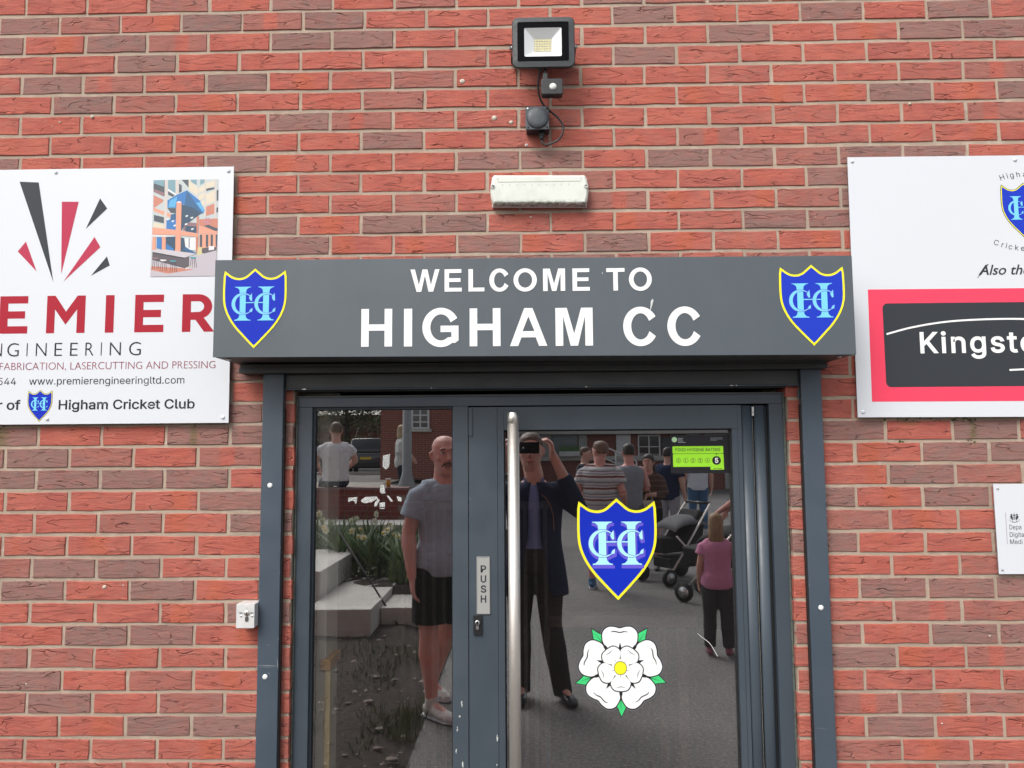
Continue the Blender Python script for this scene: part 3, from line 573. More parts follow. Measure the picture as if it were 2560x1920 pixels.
    wob = t.math('MULTIPLY', t.math('SUBTRACT', t.noise(t.pos(), 40, 3), 0.5), 0.02)
    xw = t.math('ADD', sp.outputs[0], wob)
    for gx, gw, zt, zb in ((-1.158, 0.022, 1.90, 1.80), (-1.835, 0.040, 1.90, 1.79), (1.30, 0.05, 1.895, 1.86), (1.515, 0.02, 1.895, 1.80)):
        gm = t.maprange(t.math('ABSOLUTE', t.math('SUBTRACT', xw, gx)), 0.0, gw, 1.0, 0.0)
        gz = t.math('MULTIPLY', t.maprange(sp.outputs[2], zb - 0.02, zb + 0.02), t.maprange(sp.outputs[2], zt, zt + 0.01, 1.0, 0.0))
        col = t.mix(t.math('MULTIPLY', t.math('MULTIPLY', gm, gz), 0.6), col, (0.145, 0.135, 0.05, 1))
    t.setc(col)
    t.b.inputs['Roughness'].default_value = 0.9
    t.b.inputs['Specular IOR Level'].default_value = 0.25
    t.t.links.new(t.bump(h, 1.0, 0.0065), t.b.inputs['Normal'])
    return m
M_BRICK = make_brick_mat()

def make_mortar():
    m = bpy.data.materials.new('sand_mortar'); t = NT(m); P = t.pos()
    a = t.noise(P, 3.5, 3); b = t.noise(P, 260, 4, 0.75); c = t.noise(P, 22, 4)
    col = t.mix(t.maprange(a, 0.35, 0.65), (0.465, 0.365, 0.285, 1), (0.395, 0.312, 0.246, 1))
    col = t.mix(t.maprange(c, 0.5, 0.75, 0, 0.5), col, (0.58, 0.50, 0.41, 1))
    col = t.mix(t.maprange(b, 0.5, 0.8, 0, 0.55), col, (0.22, 0.18, 0.14, 1))
    t.setc(col); t.b.inputs['Roughness'].default_value = 0.95
    t.b.inputs['Specular IOR Level'].default_value = 0.15
    h = t.math('ADD', b, t.math('MULTIPLY', c, 2.0))
    t.t.links.new(t.bump(h, 0.8, 0.003), t.b.inputs['Normal'])
    return m
M_MORTAR = make_mortar()

def make_powder(name, c, rough=0.42, chips=0.0, dust=0.25):
    m = bpy.data.materials.new(name); t = NT(m); P = t.pos()
    t.b.inputs['Roughness'].default_value = rough
    f1 = t.noise(t.mapping(P, (3, 3, 1.2)), 1.0, 5, 0.6)
    col = t.mix(t.maprange(f1, 0.35, 0.7, 0, dust), c, (c[0] * 1.55, c[1] * 1.5, c[2] * 1.45, 1))
    s1 = t.noise(t.mapping(P, (70, 70, 42)), 1.0, 4, 0.75); s2 = t.noise(P, 2.3, 3)
    low = t.n('SeparateXYZ'); t.t.links.new(P, low.inputs[0])
    k = t.math('MULTIPLY', t.maprange(s1, 0.70, 0.76), t.maprange(s2, 0.50, 0.62))
    k = t.math('MULTIPLY', k, 0.30 + chips)
    col = t.mix(k, col, (0.42, 0.44, 0.45, 1))
    t.setc(col)
    r = t.maprange(t.noise(P, 9, 4), 0.3, 0.7, rough - 0.07, rough + 0.12)
    t.t.links.new(r, t.b.inputs['Roughness'])
    t.t.links.new(t.bump(t.noise(P, 900, 2, 0.5), 0.12, 0.0006), t.b.inputs['Normal'])
    return m
M_FASCIA = make_powder('faded_grey_powder_coat', (0.080, 0.097, 0.112, 1), 0.5, 0.0, 0.30)
M_FRAME = make_powder('anthracite_powder_coat', (0.052, 0.068, 0.086, 1), 0.38, 0.5, 0.35)
M_GUIDE = make_powder('anthracite_guide_coat', (0.055, 0.075, 0.099, 1), 0.40, 0.6, 0.3)
M_SOFFIT = make_powder('dark_soffit_metal', (0.050, 0.054, 0.056, 1), 0.5, 0.4, 0.5)
M_BLACKRUB = mat('black_rubber', (0.012, 0.012, 0.013), 0.6, vary=0.2)
M_SEAL = mat('grey_brush_seal', (0.30, 0.30, 0.26), 0.8, vary=0.3, vscale=120)
M_WHITEBOARD = mat('white_aluminium_board', (0.665, 0.69, 0.73), 0.40, vary=0.006, vscale=1.2, rvary=False, specks=0.0, speck_col=(0.35, 0.34, 0.32, 1))
M_BOARDEDGE = mat('board_cut_edge', (0.25, 0.25, 0.26), 0.5, vary=0.2)
def vinyl(n, c, r=0.35): return mat(n, c, max(r, .42), vary=0.012, vscale=2, rvary=False, spec=0.22)
M_VWHITE = vinyl('white_vinyl', (0.86, 0.87, 0.86), 0.4)
M_VBLACK = vinyl('black_vinyl', (0.018, 0.018, 0.022))
M_VCHAR = vinyl('charcoal_print', (0.038, 0.043, 0.050))
M_VRED = vinyl('crimson_print', (0.38, 0.012, 0.030))
M_VROSE = vinyl('rose_red_print', (0.46, 0.035, 0.080))
M_VPINK = vinyl('coral_red_print', (0.84, 0.065, 0.125))
M_VBLUE = vinyl('royal_blue_vinyl', (0.006, 0.026, 0.46), 0.45)
M_VBLUE2 = vinyl('light_royal_blue_vinyl', (0.014, 0.042, 0.50), 0.45)
M_VYEL = vinyl('yellow_vinyl', (0.90, 0.82, 0.03))
M_VCYAN = vinyl('pale_cyan_vinyl', (0.20, 0.62, 0.86))
M_VMINT = vinyl('ice_mint_vinyl', (0.42, 0.84, 0.86))
M_VPURP = vinyl('violet_shade_vinyl', (0.13, 0.10, 0.62))
M_VGREEN = vinyl('leaf_green_vinyl', (0.06, 0.62, 0.20))
M_VLIME = vinyl('lime_green_vinyl', (0.36, 0.80, 0.04))
M_STEEL = mat('brushed_stainless_steel', (0.78, 0.74, 0.69), 0.52, 1.0, vary=0.05, vscale=60, stretch=(1, 1, 30))
M_STEELCAP = mat('polished_steel', (0.80, 0.77, 0.71), 0.38, 1.0)
M_ZINC = mat('zinc_screw', (0.55, 0.55, 0.54), 0.35, 1.0, vary=0.15)
M_NAIL = mat('white_screw_cap', (0.78, 0.80, 0.80), 0.3)
M_FLOOD = mat('black_die_cast', (0.036, 0.041, 0.046), 0.5, vary=0.15, vscale=60, bump=0.15, bscale=900, bdist=0.0005)
M_BLKGLASS = mat('black_glass', (0.003, 0.003, 0.004), 0.06, spec=0.06)
M_REFL = mat('white_reflector', (0.74, 0.76, 0.77), 0.28)
M_PVCBLK = mat('black_plastic', (0.016, 0.017, 0.019), 0.42, vary=0.2, vscale=80)
M_LIDGREY = mat('dark_grey_plastic', (0.060, 0.070, 0.080), 0.5, vary=0.12, vscale=40, bump=0.1, bscale=600)
M_WHPLAST = mat('white_plastic', (0.70, 0.71, 0.70), 0.35, vary=0.05, specks=0.3, speck_col=(0.2, 0.2, 0.2, 1))
M_CAST = mat('silver_cast_box', (0.62, 0.62, 0.61), 0.45, 0.0, vary=0.06, vscale=30, bump=0.1, bscale=500)

def make_diffuser():
    m = bpy.data.materials.new('weathered_diffuser'); t = NT(m); P = t.pos()
    sep = t.n('SeparateXYZ'); t.t.links.new(P, sep.inputs[0])
    low = t.maprange(sep.outputs[2], 2.632, 2.652, 1.0, 0.0)
    a = t.noise(t.mapping(P, (60, 60, 90)), 1.0, 5, 0.75)
    algae = t.math('MULTIPLY', low, t.maprange(a, 0.40, 0.62))
    base = t.mix(t.maprange(t.noise(P, 18, 4), 0.4, 0.7), (0.70, 0.72, 0.66, 1), (0.62, 0.65, 0.58, 1))
    sp = t.maprange(t.noise(P, 160, 2), 0.72, 0.77)
    base = t.mix(t.math('MULTIPLY', sp, 0.4), base, (0.25, 0.27, 0.2, 1))
    t.setc(t.mix(t.math('MULTIPLY', algae, 0.85), base, (0.075, 0.085, 0.03, 1)))
    t.b.inputs['Roughness'].default_value = 0.28
    st = t.n('TexWave', i_Scale=120.0, bands_direction='X'); t.t.links.new(P, st.inputs['Vector'])
    t.t.links.new(t.bump(st.outputs['Fac'], 0.12, 0.0008), t.b.inputs['Normal'])
    return m
M_DIFF = make_diffuser()

def make_glass(name, refl, tint, dirt_shade=0.0):
    """coated pane: a mirror part set by the coating and angle, the rest passes through tinted"""
    m = bpy.data.materials.new(name); m.use_nodes = True; nt = m.node_tree; nt.nodes.clear()
    out = nt.nodes.new('ShaderNodeOutputMaterial')
    gl = nt.nodes.new('ShaderNodeBsdfGlossy'); gl.inputs['Roughness'].default_value = 0.0
    gl.inputs['Color'].default_value = (0.98, 0.98, 1.0, 1)
    tr = nt.nodes.new('ShaderNodeBsdfTransparent'); tr.inputs['Color'].default_value = tint
    lw0 = nt.nodes.new('ShaderNodeLayerWeight'); lw0.inputs['Blend'].default_value = 0.5
    lw = nt.nodes.new('ShaderNodeMath'); lw.operation = 'POWER'; lw.inputs[1].default_value = 5.0; nt.links.new(lw0.outputs['Facing'], lw.inputs[0])
    mr = nt.nodes.new('ShaderNodeMapRange')
    mr.inputs[1].default_value = 0.0; mr.inputs[2].default_value = 1.0
    mr.inputs[3].default_value = refl; mr.inputs[4].default_value = 1.0
    nt.links.new(lw.outputs[0], mr.inputs[0])
    mx = nt.nodes.new('ShaderNodeMixShader')
    nt.links.new(mr.outputs[0], mx.inputs[0]); nt.links.new(tr.outputs[0], mx.inputs[1]); nt.links.new(gl.outputs[0], mx.inputs[2])
    last = mx
    # faint unevenness of the sheet
    tc = nt.nodes.new('ShaderNodeNewGeometry'); nz = nt.nodes.new('ShaderNodeTexNoise')
    nz.inputs['Scale'].default_value = 2.2; nz.inputs['Detail'].default_value = 1
    nt.links.new(tc.outputs['Position'], nz.inputs['Vector'])
    bp = nt.nodes.new('ShaderNodeBump'); bp.inputs['Strength'].default_value = 0.05; bp.inputs['Distance'].default_value = 0.004
    nt.links.new(nz.outputs['Fac'], bp.inputs['Height']); nt.links.new(bp.outputs[0], gl.inputs['Normal'])
    if dirt_shade:
        df = nt.nodes.new('ShaderNodeBsdfDiffuse'); df.inputs['Color'].default_value = (0.6, 0.6, 0.58, 1)
        n2 = nt.nodes.new('ShaderNodeTexNoise'); n2.inputs['Scale'].default_value = 38; n2.inputs['Detail'].default_value = 6; n2.inputs['Roughness'].default_value = 0.8
        n3 = nt.nodes.new('ShaderNodeTexNoise'); n3.inputs['Scale'].default_value = 3; n3.inputs['Detail'].default_value = 3
        for q in (n2, n3): nt.links.new(tc.outputs['Position'], q.inputs['Vector'])
        a = nt.nodes.new('ShaderNodeMapRange'); a.inputs[1].default_value = 0.60; a.inputs[2].default_value = 0.80; a.inputs[4].default_value = dirt_shade
        b = nt.nodes.new('ShaderNodeMapRange'); b.inputs[1].default_value = 0.45; b.inputs[2].default_value = 0.7
        nt.links.new(n2.outputs['Fac'], a.inputs[0]); nt.links.new(n3.outputs['Fac'], b.inputs[0])
        mu = nt.nodes.new('ShaderNodeMath'); mu.operation = 'MULTIPLY'
        nt.links.new(a.outputs[0], mu.inputs[0]); nt.links.new(b.outputs[0], mu.inputs[1])
        ad = nt.nodes.new('ShaderNodeMath'); ad.operation = 'ADD'; ad.inputs[1].default_value = 0.008
        nt.links.new(mu.outputs[0], ad.inputs[0])
        m2 = nt.nodes.new('ShaderNodeMixShader')
        nt.links.new(ad.outputs[0], m2.inputs[0]); nt.links.new(mx.outputs[0], m2.inputs[1]); nt.links.new(df.outputs[0], m2.inputs[2])
        last = m2
    nt.links.new(last.outputs[0], out.inputs['Surface'])
    return m
M_GLASS_OUT = make_glass('coated_outer_pane', 0.42, (0.985, 0.99, 0.985, 1), 0.4)
M_GLASS_IN = make_glass('coated_inner_pane', 0.12, (0.985, 0.99, 0.985, 1))
M_GLASS_FAR = make_glass('house_window_glass', 0.25, (0.3, 0.33, 0.35, 1))
# ------------------------------------------------------------------ the brick wall
ZOFF = 46 * 0.075 + 0.0375
X0 = 0.6925
OPX0, OPX1, OPZ1 = -0.8068, 0.8890, 1.9975         # doorway in the brickwork
DZ = {-9: 0, 1: 1.0, 2: 1.6, 4: .3, 6: -1.1, 8: -2.3, 9: -5.0, 12: -6.6, 13: -6, 17: -2, 22: 2.8, 24: 3.5, 26: 2.0, 28: .3, 30: 0, 32: 1, 36: 2, 47: 0}
DXO = {2: (4.5, -.6), 4: (-1.7, .1), 6: (-3, .1), 8: (-4.9, .07), 12: (-2.8, -.4), 22: (-.4, .1), 24: (.4, .2), 26: (.2, .2), 28: (-1.9, .2), 30: (-1.2, .1), 32: (2.7, .1), 36: (3, .1)}
DXE = {3: (-1.8, .3), 5: (-6, .18), 7: (-4.8, .2), 9: (-1.4, -.1), 13: (1.6, -.2), 23: (2.5, .31), 25: (5.4, -.1), 27: (4, 0), 29: (3, 0), 31: (5.6, 0), 33: (7, 0), 35: (4.2, 0)}
def interp(tab, r):
    ks = sorted(tab)
    if r <= ks[0]: return tab[ks[0]]
    if r >= ks[-1]: return tab[ks[-1]]
    for a, b in zip(ks, ks[1:]):
        if a <= r <= b:
            t = (r - a) / (b - a)
            A, B = tab[a], tab[b]
            if isinstance(A, tuple): return tuple(A[i] + (B[i] - A[i]) * t for i in range(len(A)))
            return A + (B - A) * t
# face kinds read along each course: R red, D burnt brown, M dull mixed, O red with orange blush, P burnt ends with a bright band
CODE = {
 1: (-11, 'RRRMRDRMRRDMDRMR'), 2: (-10, 'DMODPDRRRRDRRDRDR'), 3: (-11, 'DODPRDDRRRRRDRODDR'),
 4: (-10, 'RRDRRRRRRRDRRRRRR'), 5: (-11, 'RDPRDORMRRRRRRRRP'), 6: (-10, 'RDMORRMRRRROOODOD'),
 7: (-11, 'RRRRRDPRRRRRRRRRPR'), 8: (-10, 'RRRRRRDRRRRPRRROR'), 9: (-11, 'DRRRDORRDDRDDMDDR'),
 10: (-10, 'RRRRRRRRRMRRRD'), 11: (-11, 'RRRRORRMRRPOOMD'), 12: (-10, 'RRRRDODDRRORDD'),
 13: (-11, 'RRRRMDOODODOROR'), 14: (-10, 'RRRRRRRDDDMRMR'), 15: (-9, 'RDRRDRRDRRRDRRR'), 16: (-10, 'RDRDRRRDRRRRRDR'),
 17: (-9, 'RRDRRRDRRRRDRRR'), 18: (-10, 'RRDRRRDRRRRDRRR'), 19: (-11, 'RRRRDRRRRRRRRRRR'), 20: (-10, 'RRRRRRRRRRRRRRRR'),
 21: (-11, 'RRDRDRRRRRRRRRRD'), 22: (-10, 'DRRDDRRRRRRRRDRDR'), 23: (-11, 'DDMRPRRRRRRRRRODDM'), 24: (-10, 'DDDDRRRRRRRRRODMR'),
 25: (-11, 'RRROD' 'RRRRRRRR' 'DODR'), 26: (-10, 'RRMOD' 'RRRRRRRR' 'MORR'), 27: (-11, 'RROR' 'RRRRRRRRR' 'DRRD'),
 28: (-10, 'MDDRR' 'RRRRRRRR' 'RRMR'), 29: (-11, 'RDRDO' 'RRRRRRRR' 'RDDD'), 30: (-10, 'RRROD' 'RRRRRRRR' 'RPMR'),
 31: (-11, 'RRDDO' 'RRRRRRRR' 'MRDD'), 32: (-10, 'MMRRR' 'RRRRRRRR' 'DOPR'), 33: (-11, 'RDRMO' 'RRRRRRRR' 'RRRR'),
 34: (-10, 'PDRMR' 'RRRRRRRR' 'PTMR'), 35: (-11, 'RRODD' 'RRRRRRRR' 'RDRR'), 36: (-10, 'RRRORR' 'RRRRRRR' 'MORR'),
 37: (-11, 'RRRRR' 'RRRRRRRR' 'RRDR')}
def face_kind(row, k):
    if row in CODE:
        c0, s = CODE[row]
        i = (k - c0) // 2
        if 0 <= i < len(s): return s[i]
    h = random.random()
    return 'R' if h < .58 else 'D' if h < .80 else 'O' if h < .90 else 'M' if h < .96 else 'P'
def clay(kind):
    s = random.random()
    if kind == 'R': return (random.choice([0, 0, 0, .08, .2]), random.choice([0, 0, .25, .4]), 0, s)
    if kind == 'O': return (0.05, 1.0, 0, s)
    if kind == 'M': return (random.uniform(.45, .62), .15, 0, s)
    if kind == 'P': return (.08, .15, 1.0, s)
    if kind == 'T': return (.6, .9, 0, s)
    return (random.uniform(.86, 1.0), 0, 0, s)

def brick_shape(x0, x1, z0, z1, yf, simple=False):
    """a pressed brick with worn, slightly wavy arrises; returns verts, faces, face uv per loop"""
    if simple:
        ring = [(x0, z0), (x1, z0), (x1, z1), (x0, z1)]
    else:
        j = lambda a=0.0013: random.uniform(-a, a)
        xm = [x0 + (x1 - x0) * q for q in (.33, .67)]
        ring = [(x0 + j(), z0 + j())] + [(q, z0 + j(.0020)) for q in xm] + [(x1 + j(), z0 + j()), (x1 + j(), (z0 + z1) / 2), (x1 + j(), z1 + j())] \
            + [(q, z1 + j(.0020)) for q in xm[::-1]] + [(x0 + j(), z1 + j()), (x0 + j(), (z0 + z1) / 2)]
    n = len(ring); cx, cz = (x0 + x1) / 2, (z0 + z1) / 2
    b = 0.0016
    inner = [(x + (b if x < cx - .02 else -b if x > cx + .02 else 0), z + (b if z < cz - .005 else -b if z > cz + .005 else 0)) for x, z in ring]
    V = [(x, yf, z) for x, z in inner] + [(x, yf + b, z) for x, z in ring] + [(x, 0.0995, z) for x, z in ring]
    F = [tuple(range(n))]
    for k in range(n):
        q = (k + 1) % n
        F += [(k, n + k, n + q, q), (n + k, 2 * n + k, 2 * n + q, n + q)]
    return V, F
def uv_for(v, x0, x1, z0, z1):
    return ((v[0] - x0) / max(x1 - x0, .05), (v[2] - z0) / (z1 - z0))

def cam_uv(x, z, y=0.0, _R=cam.rotation_euler.to_matrix()):
    d = _R.transposed() @ (Vector((x, y, z)) - Vector(cam.location))
    return (1280 + 1884.2 * d.x / -d.z, 960 - 1884.2 * d.y / -d.z)
COVER = [(0, 585, 417, 1058), (533, 2140, 640, 925), (2119, 2560, 390, 1044), (2484, 2560, 1210, 1435), (738, 1966, 925, 1920), (640, 706, 925, 1920), (2003, 2090, 925, 1920)]
def shown(x0, x1, z0, z1):
    n = 0
    for i in range(5):
        for j in range(3):
            u, v = cam_uv(x0 + (x1 - x0) * (i + .5) / 5, z0 + (z1 - z0) * (j + .5) / 3)
            if 0 < u < 2560 and 0 < v < 1920 and not any(a < u < b and c < v < d for a, b, c, d in COVER): n += 1
    (u0, v0), (u1, v1) = cam_uv(x0, z0), cam_uv(x1, z1)
    return n / 15 * abs((u1 - u0) * (v1 - v0))

WX0, WX1, WTOP = -5.2, 5.2, 5.4
bricks = []
for row in range(-25, 47):
    zc = ZOFF - 0.075 * row
    if zc > WTOP: continue
    dz = interp(DZ, row) / 1000
    dxa, dxs = interp(DXO if row % 2 == 0 else DXE, row)
    z0, z1 = zc + dz - .0316, zc + dz + .0316
    nz = interp(DZ, row - 1) / 1000
    par = (row + 1) % 2                     # parity of the joints
    for k in range(-54, 46):
        if (k - par) % 2: continue
        kc = k + 1
        sl = dxs * max(-10, min(21, kc)) if abs(kc) < 60 else 0
        dx = (dxa + sl) / 1000
        a = k * .1125 - X0 + .0058 + dx + random.uniform(-.0012, .0012)
        b = (k + 2) * .1125 - X0 - .0058 + dx + random.uniform(-.0012, .0012)
        if b < WX0 or a > WX1: continue
        kind = face_kind(row, kc)
        jz = random.uniform(-.0008, .0008)
        segs = [(a, b)]
        if z0 < OPZ1:
            segs = []
            if a < OPX0: segs.append((a, min(b, OPX0)))
            if b > OPX1: segs.append((max(a, OPX1), b))
        for s0, s1 in segs:
            if s1 - s0 < .028: continue
            z1b = z1
            bricks.append([shown(s0, s1, z0, z1), s0, s1, z0 + jz, z1b + jz, kind, row])
bricks.sort(key=lambda q: -q[0])

wall = thing('brick_wall', 'red and brown brick wall in stretcher bond round the club entrance', 'wall', (0, 0, 0))
def set_attrs(me, cols, uvs):
    ca = me.color_attributes.new('clay', 'FLOAT_COLOR', 'CORNER')
    ca.data.foreach_set('color', [c for q in cols for c in q])
    ul = me.uv_layers.new(name='face')
    ul.data.foreach_set('uv', [c for q in uvs for c in q])
rest_v, rest_f, rest_c, rest_uv = [], [], [], []
for i, (vis, x0, x1, z0, z1, kind, row) in enumerate(bricks):
    yf = random.uniform(-.0012, .0012)
    V, F = brick_shape(x0, x1, z0, z1, yf, simple=vis <= 0)
    c = clay(kind)
    if i < 300:
        me = bpy.data.meshes.new('brick')
        me.from_pydata(V, [], F)
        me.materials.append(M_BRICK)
        cols, uvs = [], []
        for f in F:
            for vi in f:
                cols.append(c); uvs.append(uv_for(V[vi], x0, x1, z0, z1))
        set_attrs(me, cols, uvs)
        o = bpy.data.objects.new('brick', me); COL.objects.link(o); o.parent = wall
    else:
        off = len(rest_v); rest_v += V
        for f in F:
            rest_f.append([off + q for q in f])
            for vi in f:
                rest_c.append(c); rest_uv.append(uv_for(V[vi], x0, x1, z0, z1))
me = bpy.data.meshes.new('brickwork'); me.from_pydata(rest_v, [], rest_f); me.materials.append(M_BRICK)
set_attrs(me, rest_c, rest_uv)
o = bpy.data.objects.new('brickwork', me); COL.objects.link(o); o.parent = wall; o['kind'] = 'stuff'

# mortar bed, struck back a few millimetres, with the opening left in it
MB().box(WX0, OPX0 - .004, .0035, .10, 0, WTOP).box(OPX1 + .004, WX1, .0035, .10, 0, WTOP).box(OPX0 - .004, OPX1 + .004, .0035, .10, OPZ1 + .004, WTOP).build('mortar', M_MORTAR, wall)
M_PLASTER = mat('pale_plaster', (0.50, 0.47, 0.40), 0.8, vary=0.06, vscale=5)
MB().box(WX0, OPX0 - .01, .101, .30, 0, WTOP).box(OPX1 + .01, WX1, .101, .30, 0, WTOP).box(OPX0 - .01, OPX1 + .01, .101, .30, OPZ1 + .02, WTOP).build('inner_leaf', M_PLASTER, wall)
MB().box(OPX0 - .10, OPX1 + .10, .004, .0995, OPZ1 - .008, OPZ1 + .0).build('steel_lintel', M_SOFFIT, wall)
# mortar snots and drilled spots
M_SNOT = mat('mortar_splash', (0.55, 0.48, 0.40), 0.9, vary=.2, vscale=200)
mb = MB()
for x, z, r in ((-.108, 2.962, .010), (.012 - .06, 2.945, .008), (-.222, 3.10, .010), (-1.45, 1.325, .0075), (-1.56, 2.99, .007), (1.36, 2.99, .006)):
    mb.ball((x, -.001, z), (r, .004, r * .9), 9, 6)
for _ in range(34):
    x = random.uniform(-1.8, 1.8); z = random.uniform(.65, 3.4)
    if OPX0 - .1 < x < OPX1 + .1 and z < 2.42: continue
    r = random.uniform(.0012, .003)
    mb.ball((x, -.0005, z), (r * random.uniform(1, 2), .0018, r), 7, 4)
o = mb.build('mortar_splash', M_SNOT, wall); o['kind'] = 'stuff'
mb = MB(); mb.lathe((.0765, .0, 2.857), (0, -1, 0), [(0, .003), (.001, .003)], 12)
mb.build('red_wall_plug', M_VRED, wall)
mb = MB(); mb.lathe((.0064, .0, 2.861), (0, -1, 0), [(0, .005), (.0012, .005)], 14, 0); mb.lathe((.0064, -.0012, 2.861), (0, -1, 0), [(0, .0022), (.0003, .0022)], 12, 1)
mb.build('wall_plug', [M_WHPLAST, M_VBLACK], wall)
# moss under the board fixings
def make_moss():
    m = bpy.data.materials.new('wall_moss'); t = NT(m)
    t.setc(t.mix(t.noise(t.pos(), 150, 3), (0.05, 0.06, 0.018, 1), (0.11, 0.115, 0.045, 1))); t.b.inputs['Roughness'].default_value = 1.0
    return m
mb = MB(); rnd = random.Random(3)
for cx, cz, n, sx, sz in ((1.30, 1.875, 26, .05, .006), (1.49, 1.875, 18, .03, .006), (1.27, 1.80, 6, .006, .004), (-1.85, 1.86, 8, .03, .01), (-1.155, 1.855, 10, .006, .02), (1.51, 1.80, 5, .006, .004)):
    for _ in range(n):
        x, z = rnd.gauss(cx, sx), rnd.gauss(cz, sz); r = rnd.uniform(.0012, .0032)
        mb.ball((x, .002, z), (r * 1.5, .003, r), 6, 4)
o = mb.build('moss', make_moss(), wall); o['kind'] = 'stuff'
# ------------------------------------------------------------------ crest, rose and lettering shapes
SHIELD_R = [(0, 12), (28, -12), (62, -40), (100, -50), (140, -42), (175, -18), (196, -2), (203, -40), (205, -150), (198, -230), (172, -300), (130, -365), (70, -432), (0, -505)]
def shield(scale, cx, cz, grow_px=0.0, wx=1.0):
    """unit outline about 410 px wide, 517 tall; cx,cz = centre of the top peak line"""
    R = [(x, z) for x, z in SHIELD_R]
    L = [(-x, z) for x, z in R[1:-1]][::-1]
    pts = R + L
    lo = smooth_open(R[7:], 4)
    hi = smooth_open(R[:7], 4)
    pts = hi + lo + [(-x, z) for x, z in lo[:-1]][::-1] + [(-x, z) for x, z in hi[1:]][::-1]
    if grow_px:
        pts = pts[::-1] if sgn_area(pts) < 0 else pts
        pts = grow(pts, grow_px)
    return [(cx + x * scale * wx, cz + z * scale) for x, z in pts]
def monogram():
    """interlaced H and two Cs, px units relative to the shield peak"""
    out = []
    for cx in (-76, 74):
        w, s = 52, 19
        left = [(-w, 107), (-w, 111), (-38, 114), (-24, 124), (-s, 150)]
        pts = [(cx + x, -z) for x, z in [(-w, 107), (-w, 110), (-36, 114), (-23, 126), (-s, 155), (-s, 285), (-23, 305), (-36, 318), (-w, 322), (-w, 326), (w, 326), (w, 322), (36, 318), (23, 305), (s, 285), (s, 155), (23, 126), (36, 114), (w, 110), (w, 107)]]
        out.append(pts)
    out.append([(-60, -207), (60, -207), (60, -213), (-60, -213)])
    for cx in (-75, 72):
        O, I = [], []
        for i in range(25):
            a = radians(38 + (322 - 38) * i / 24)
            O.append((cx + 72 * cos(a), -218 + 70 * sin(a)))
        for i in range(25):
            a = radians(322 - (322 - 38) * i / 24)
            I.append((cx + 10 + 60 * cos(a), -218 + 62 * sin(a)))
        # terminals: a beak at the top, a teardrop curl below
        out.append(O + I)
        out.append([(cx + 50, -160), (cx + 57, -150), (cx + 60, -196), (cx + 52, -199), (cx + 44, -188), (cx + 40, -176)])
        out.append([(cx + 52, -252), (cx + 63, -246), (cx + 61, -268), (cx + 50, -272), (cx + 44, -264)])
    return out
def crest(mb, cx, ztop, scale, y, mi, shadow=False, wx=1.0, keyline=True):
    """mi: dict of material slots"""
    mb.flat([shield(scale, cx, ztop, 0, wx)], y, mi['y'])
    mb.flat([shield(scale, cx, ztop, -13, wx)], y - .0004, mi['b'])
    off = .0008
    mono = monogram()
    if shadow:
        for c in mono:
            mb.flat([[(cx + (x * 1.0 + 4) * scale * wx, ztop + (z * 1.0 - 13) * scale) for x, z in grow(c if sgn_area(c) > 0 else c[::-1], 6)]], y - off, mi['p']); off += .00002
        off = .0012
    for i, c in enumerate(mono):
        if i > 2:
            mb.flat([[(cx + x * scale * wx, ztop + z * scale) for x, z in grow(c if sgn_area(c) > 0 else c[::-1], 2.6)]], y - off - .00012 - .00001 * i, mi['p'])
            mb.flat([[(cx + x * scale * wx, ztop + z * scale) for x, z in c]], y - off - .0003 - .00003 * i, mi['c']); continue
        mb.flat([[(cx + x * scale * wx, ztop + z * scale) for x, z in c]], y - off - .00003 * i, mi['c'])

# block grotesque capitals: unit height 1; returned as contours
def G_H(w, s=.2): return [[(0, 0), (s, 0), (s, .42), (w - s, .42), (w - s, 0), (w, 0), (w, 1), (w - s, 1), (w - s, .59), (s, .59), (s, 1), (0, 1)]]
def G_I(w, s=.2): return [[(0, 0), (w, 0), (w, 1), (0, 1)]]
def G_L(w, s=.2): return [[(0, 0), (w, 0), (w, .17), (s, .17), (s, 1), (0, 1)]]
def G_T(w, s=.2): return [[((w - s) / 2, 0), ((w + s) / 2, 0), ((w + s) / 2, .83), (w, .83), (w, 1), (0, 1), (0, .83), ((w - s) / 2, .83)]]
def G_E(w, s=.2): return [[(0, 0), (w, 0), (w, .17), (s, .17), (s, .43), (w * .93, .43), (w * .93, .595), (s, .595), (s, .83), (w * .98, .83), (w * .98, 1), (0, 1)]]
def G_M(w, s=.19): return [[(0, 0), (s, 0), (s, .78), (w / 2 - s * .48, 0), (w / 2 + s * .48, 0), (w - s, .78), (w - s, 0), (w, 0), (w, 1), (w - s * 1.5, 1), (w / 2, .32), (s * 1.5, 1), (0, 1)]]
def G_W(w, s=.2): return [[(0, 1), (w * .215, 0), (w * .375, 0), (w * .5, .72), (w * .625, 0), (w * .785, 0), (w, 1), (w * .845, 1), (w * .705, .30), (w * .585, 1), (w * .415, 1), (w * .295, .30), (w * .155, 1)]]
def G_A(w, s=.2): return [[(0, 0), (s * 1.07, 0), (w * .5 - (w * .5 - s * .99) * .62 - .008, .225), (w * .5 + (w * .5 - s * .99) * .62 + .008, .225), (w - s * 1.07, 0), (w, 0), (w * .5 + s * .54, 1), (w * .5 - s * .54, 1)], [(w * .5 - .155, .39), (w * .5, .78), (w * .5 + .155, .39)]]
def G_O(w, s=.2):
    n = 40
    f = lambda rx, rz: [(w / 2 + rx * cos(2 * pi * i / n), .5 + rz * sin(2 * pi * i / n)) for i in range(n)]
    return [f(w / 2, .52), f(w / 2 - s * 1.03, .52 - .175)[::-1]]
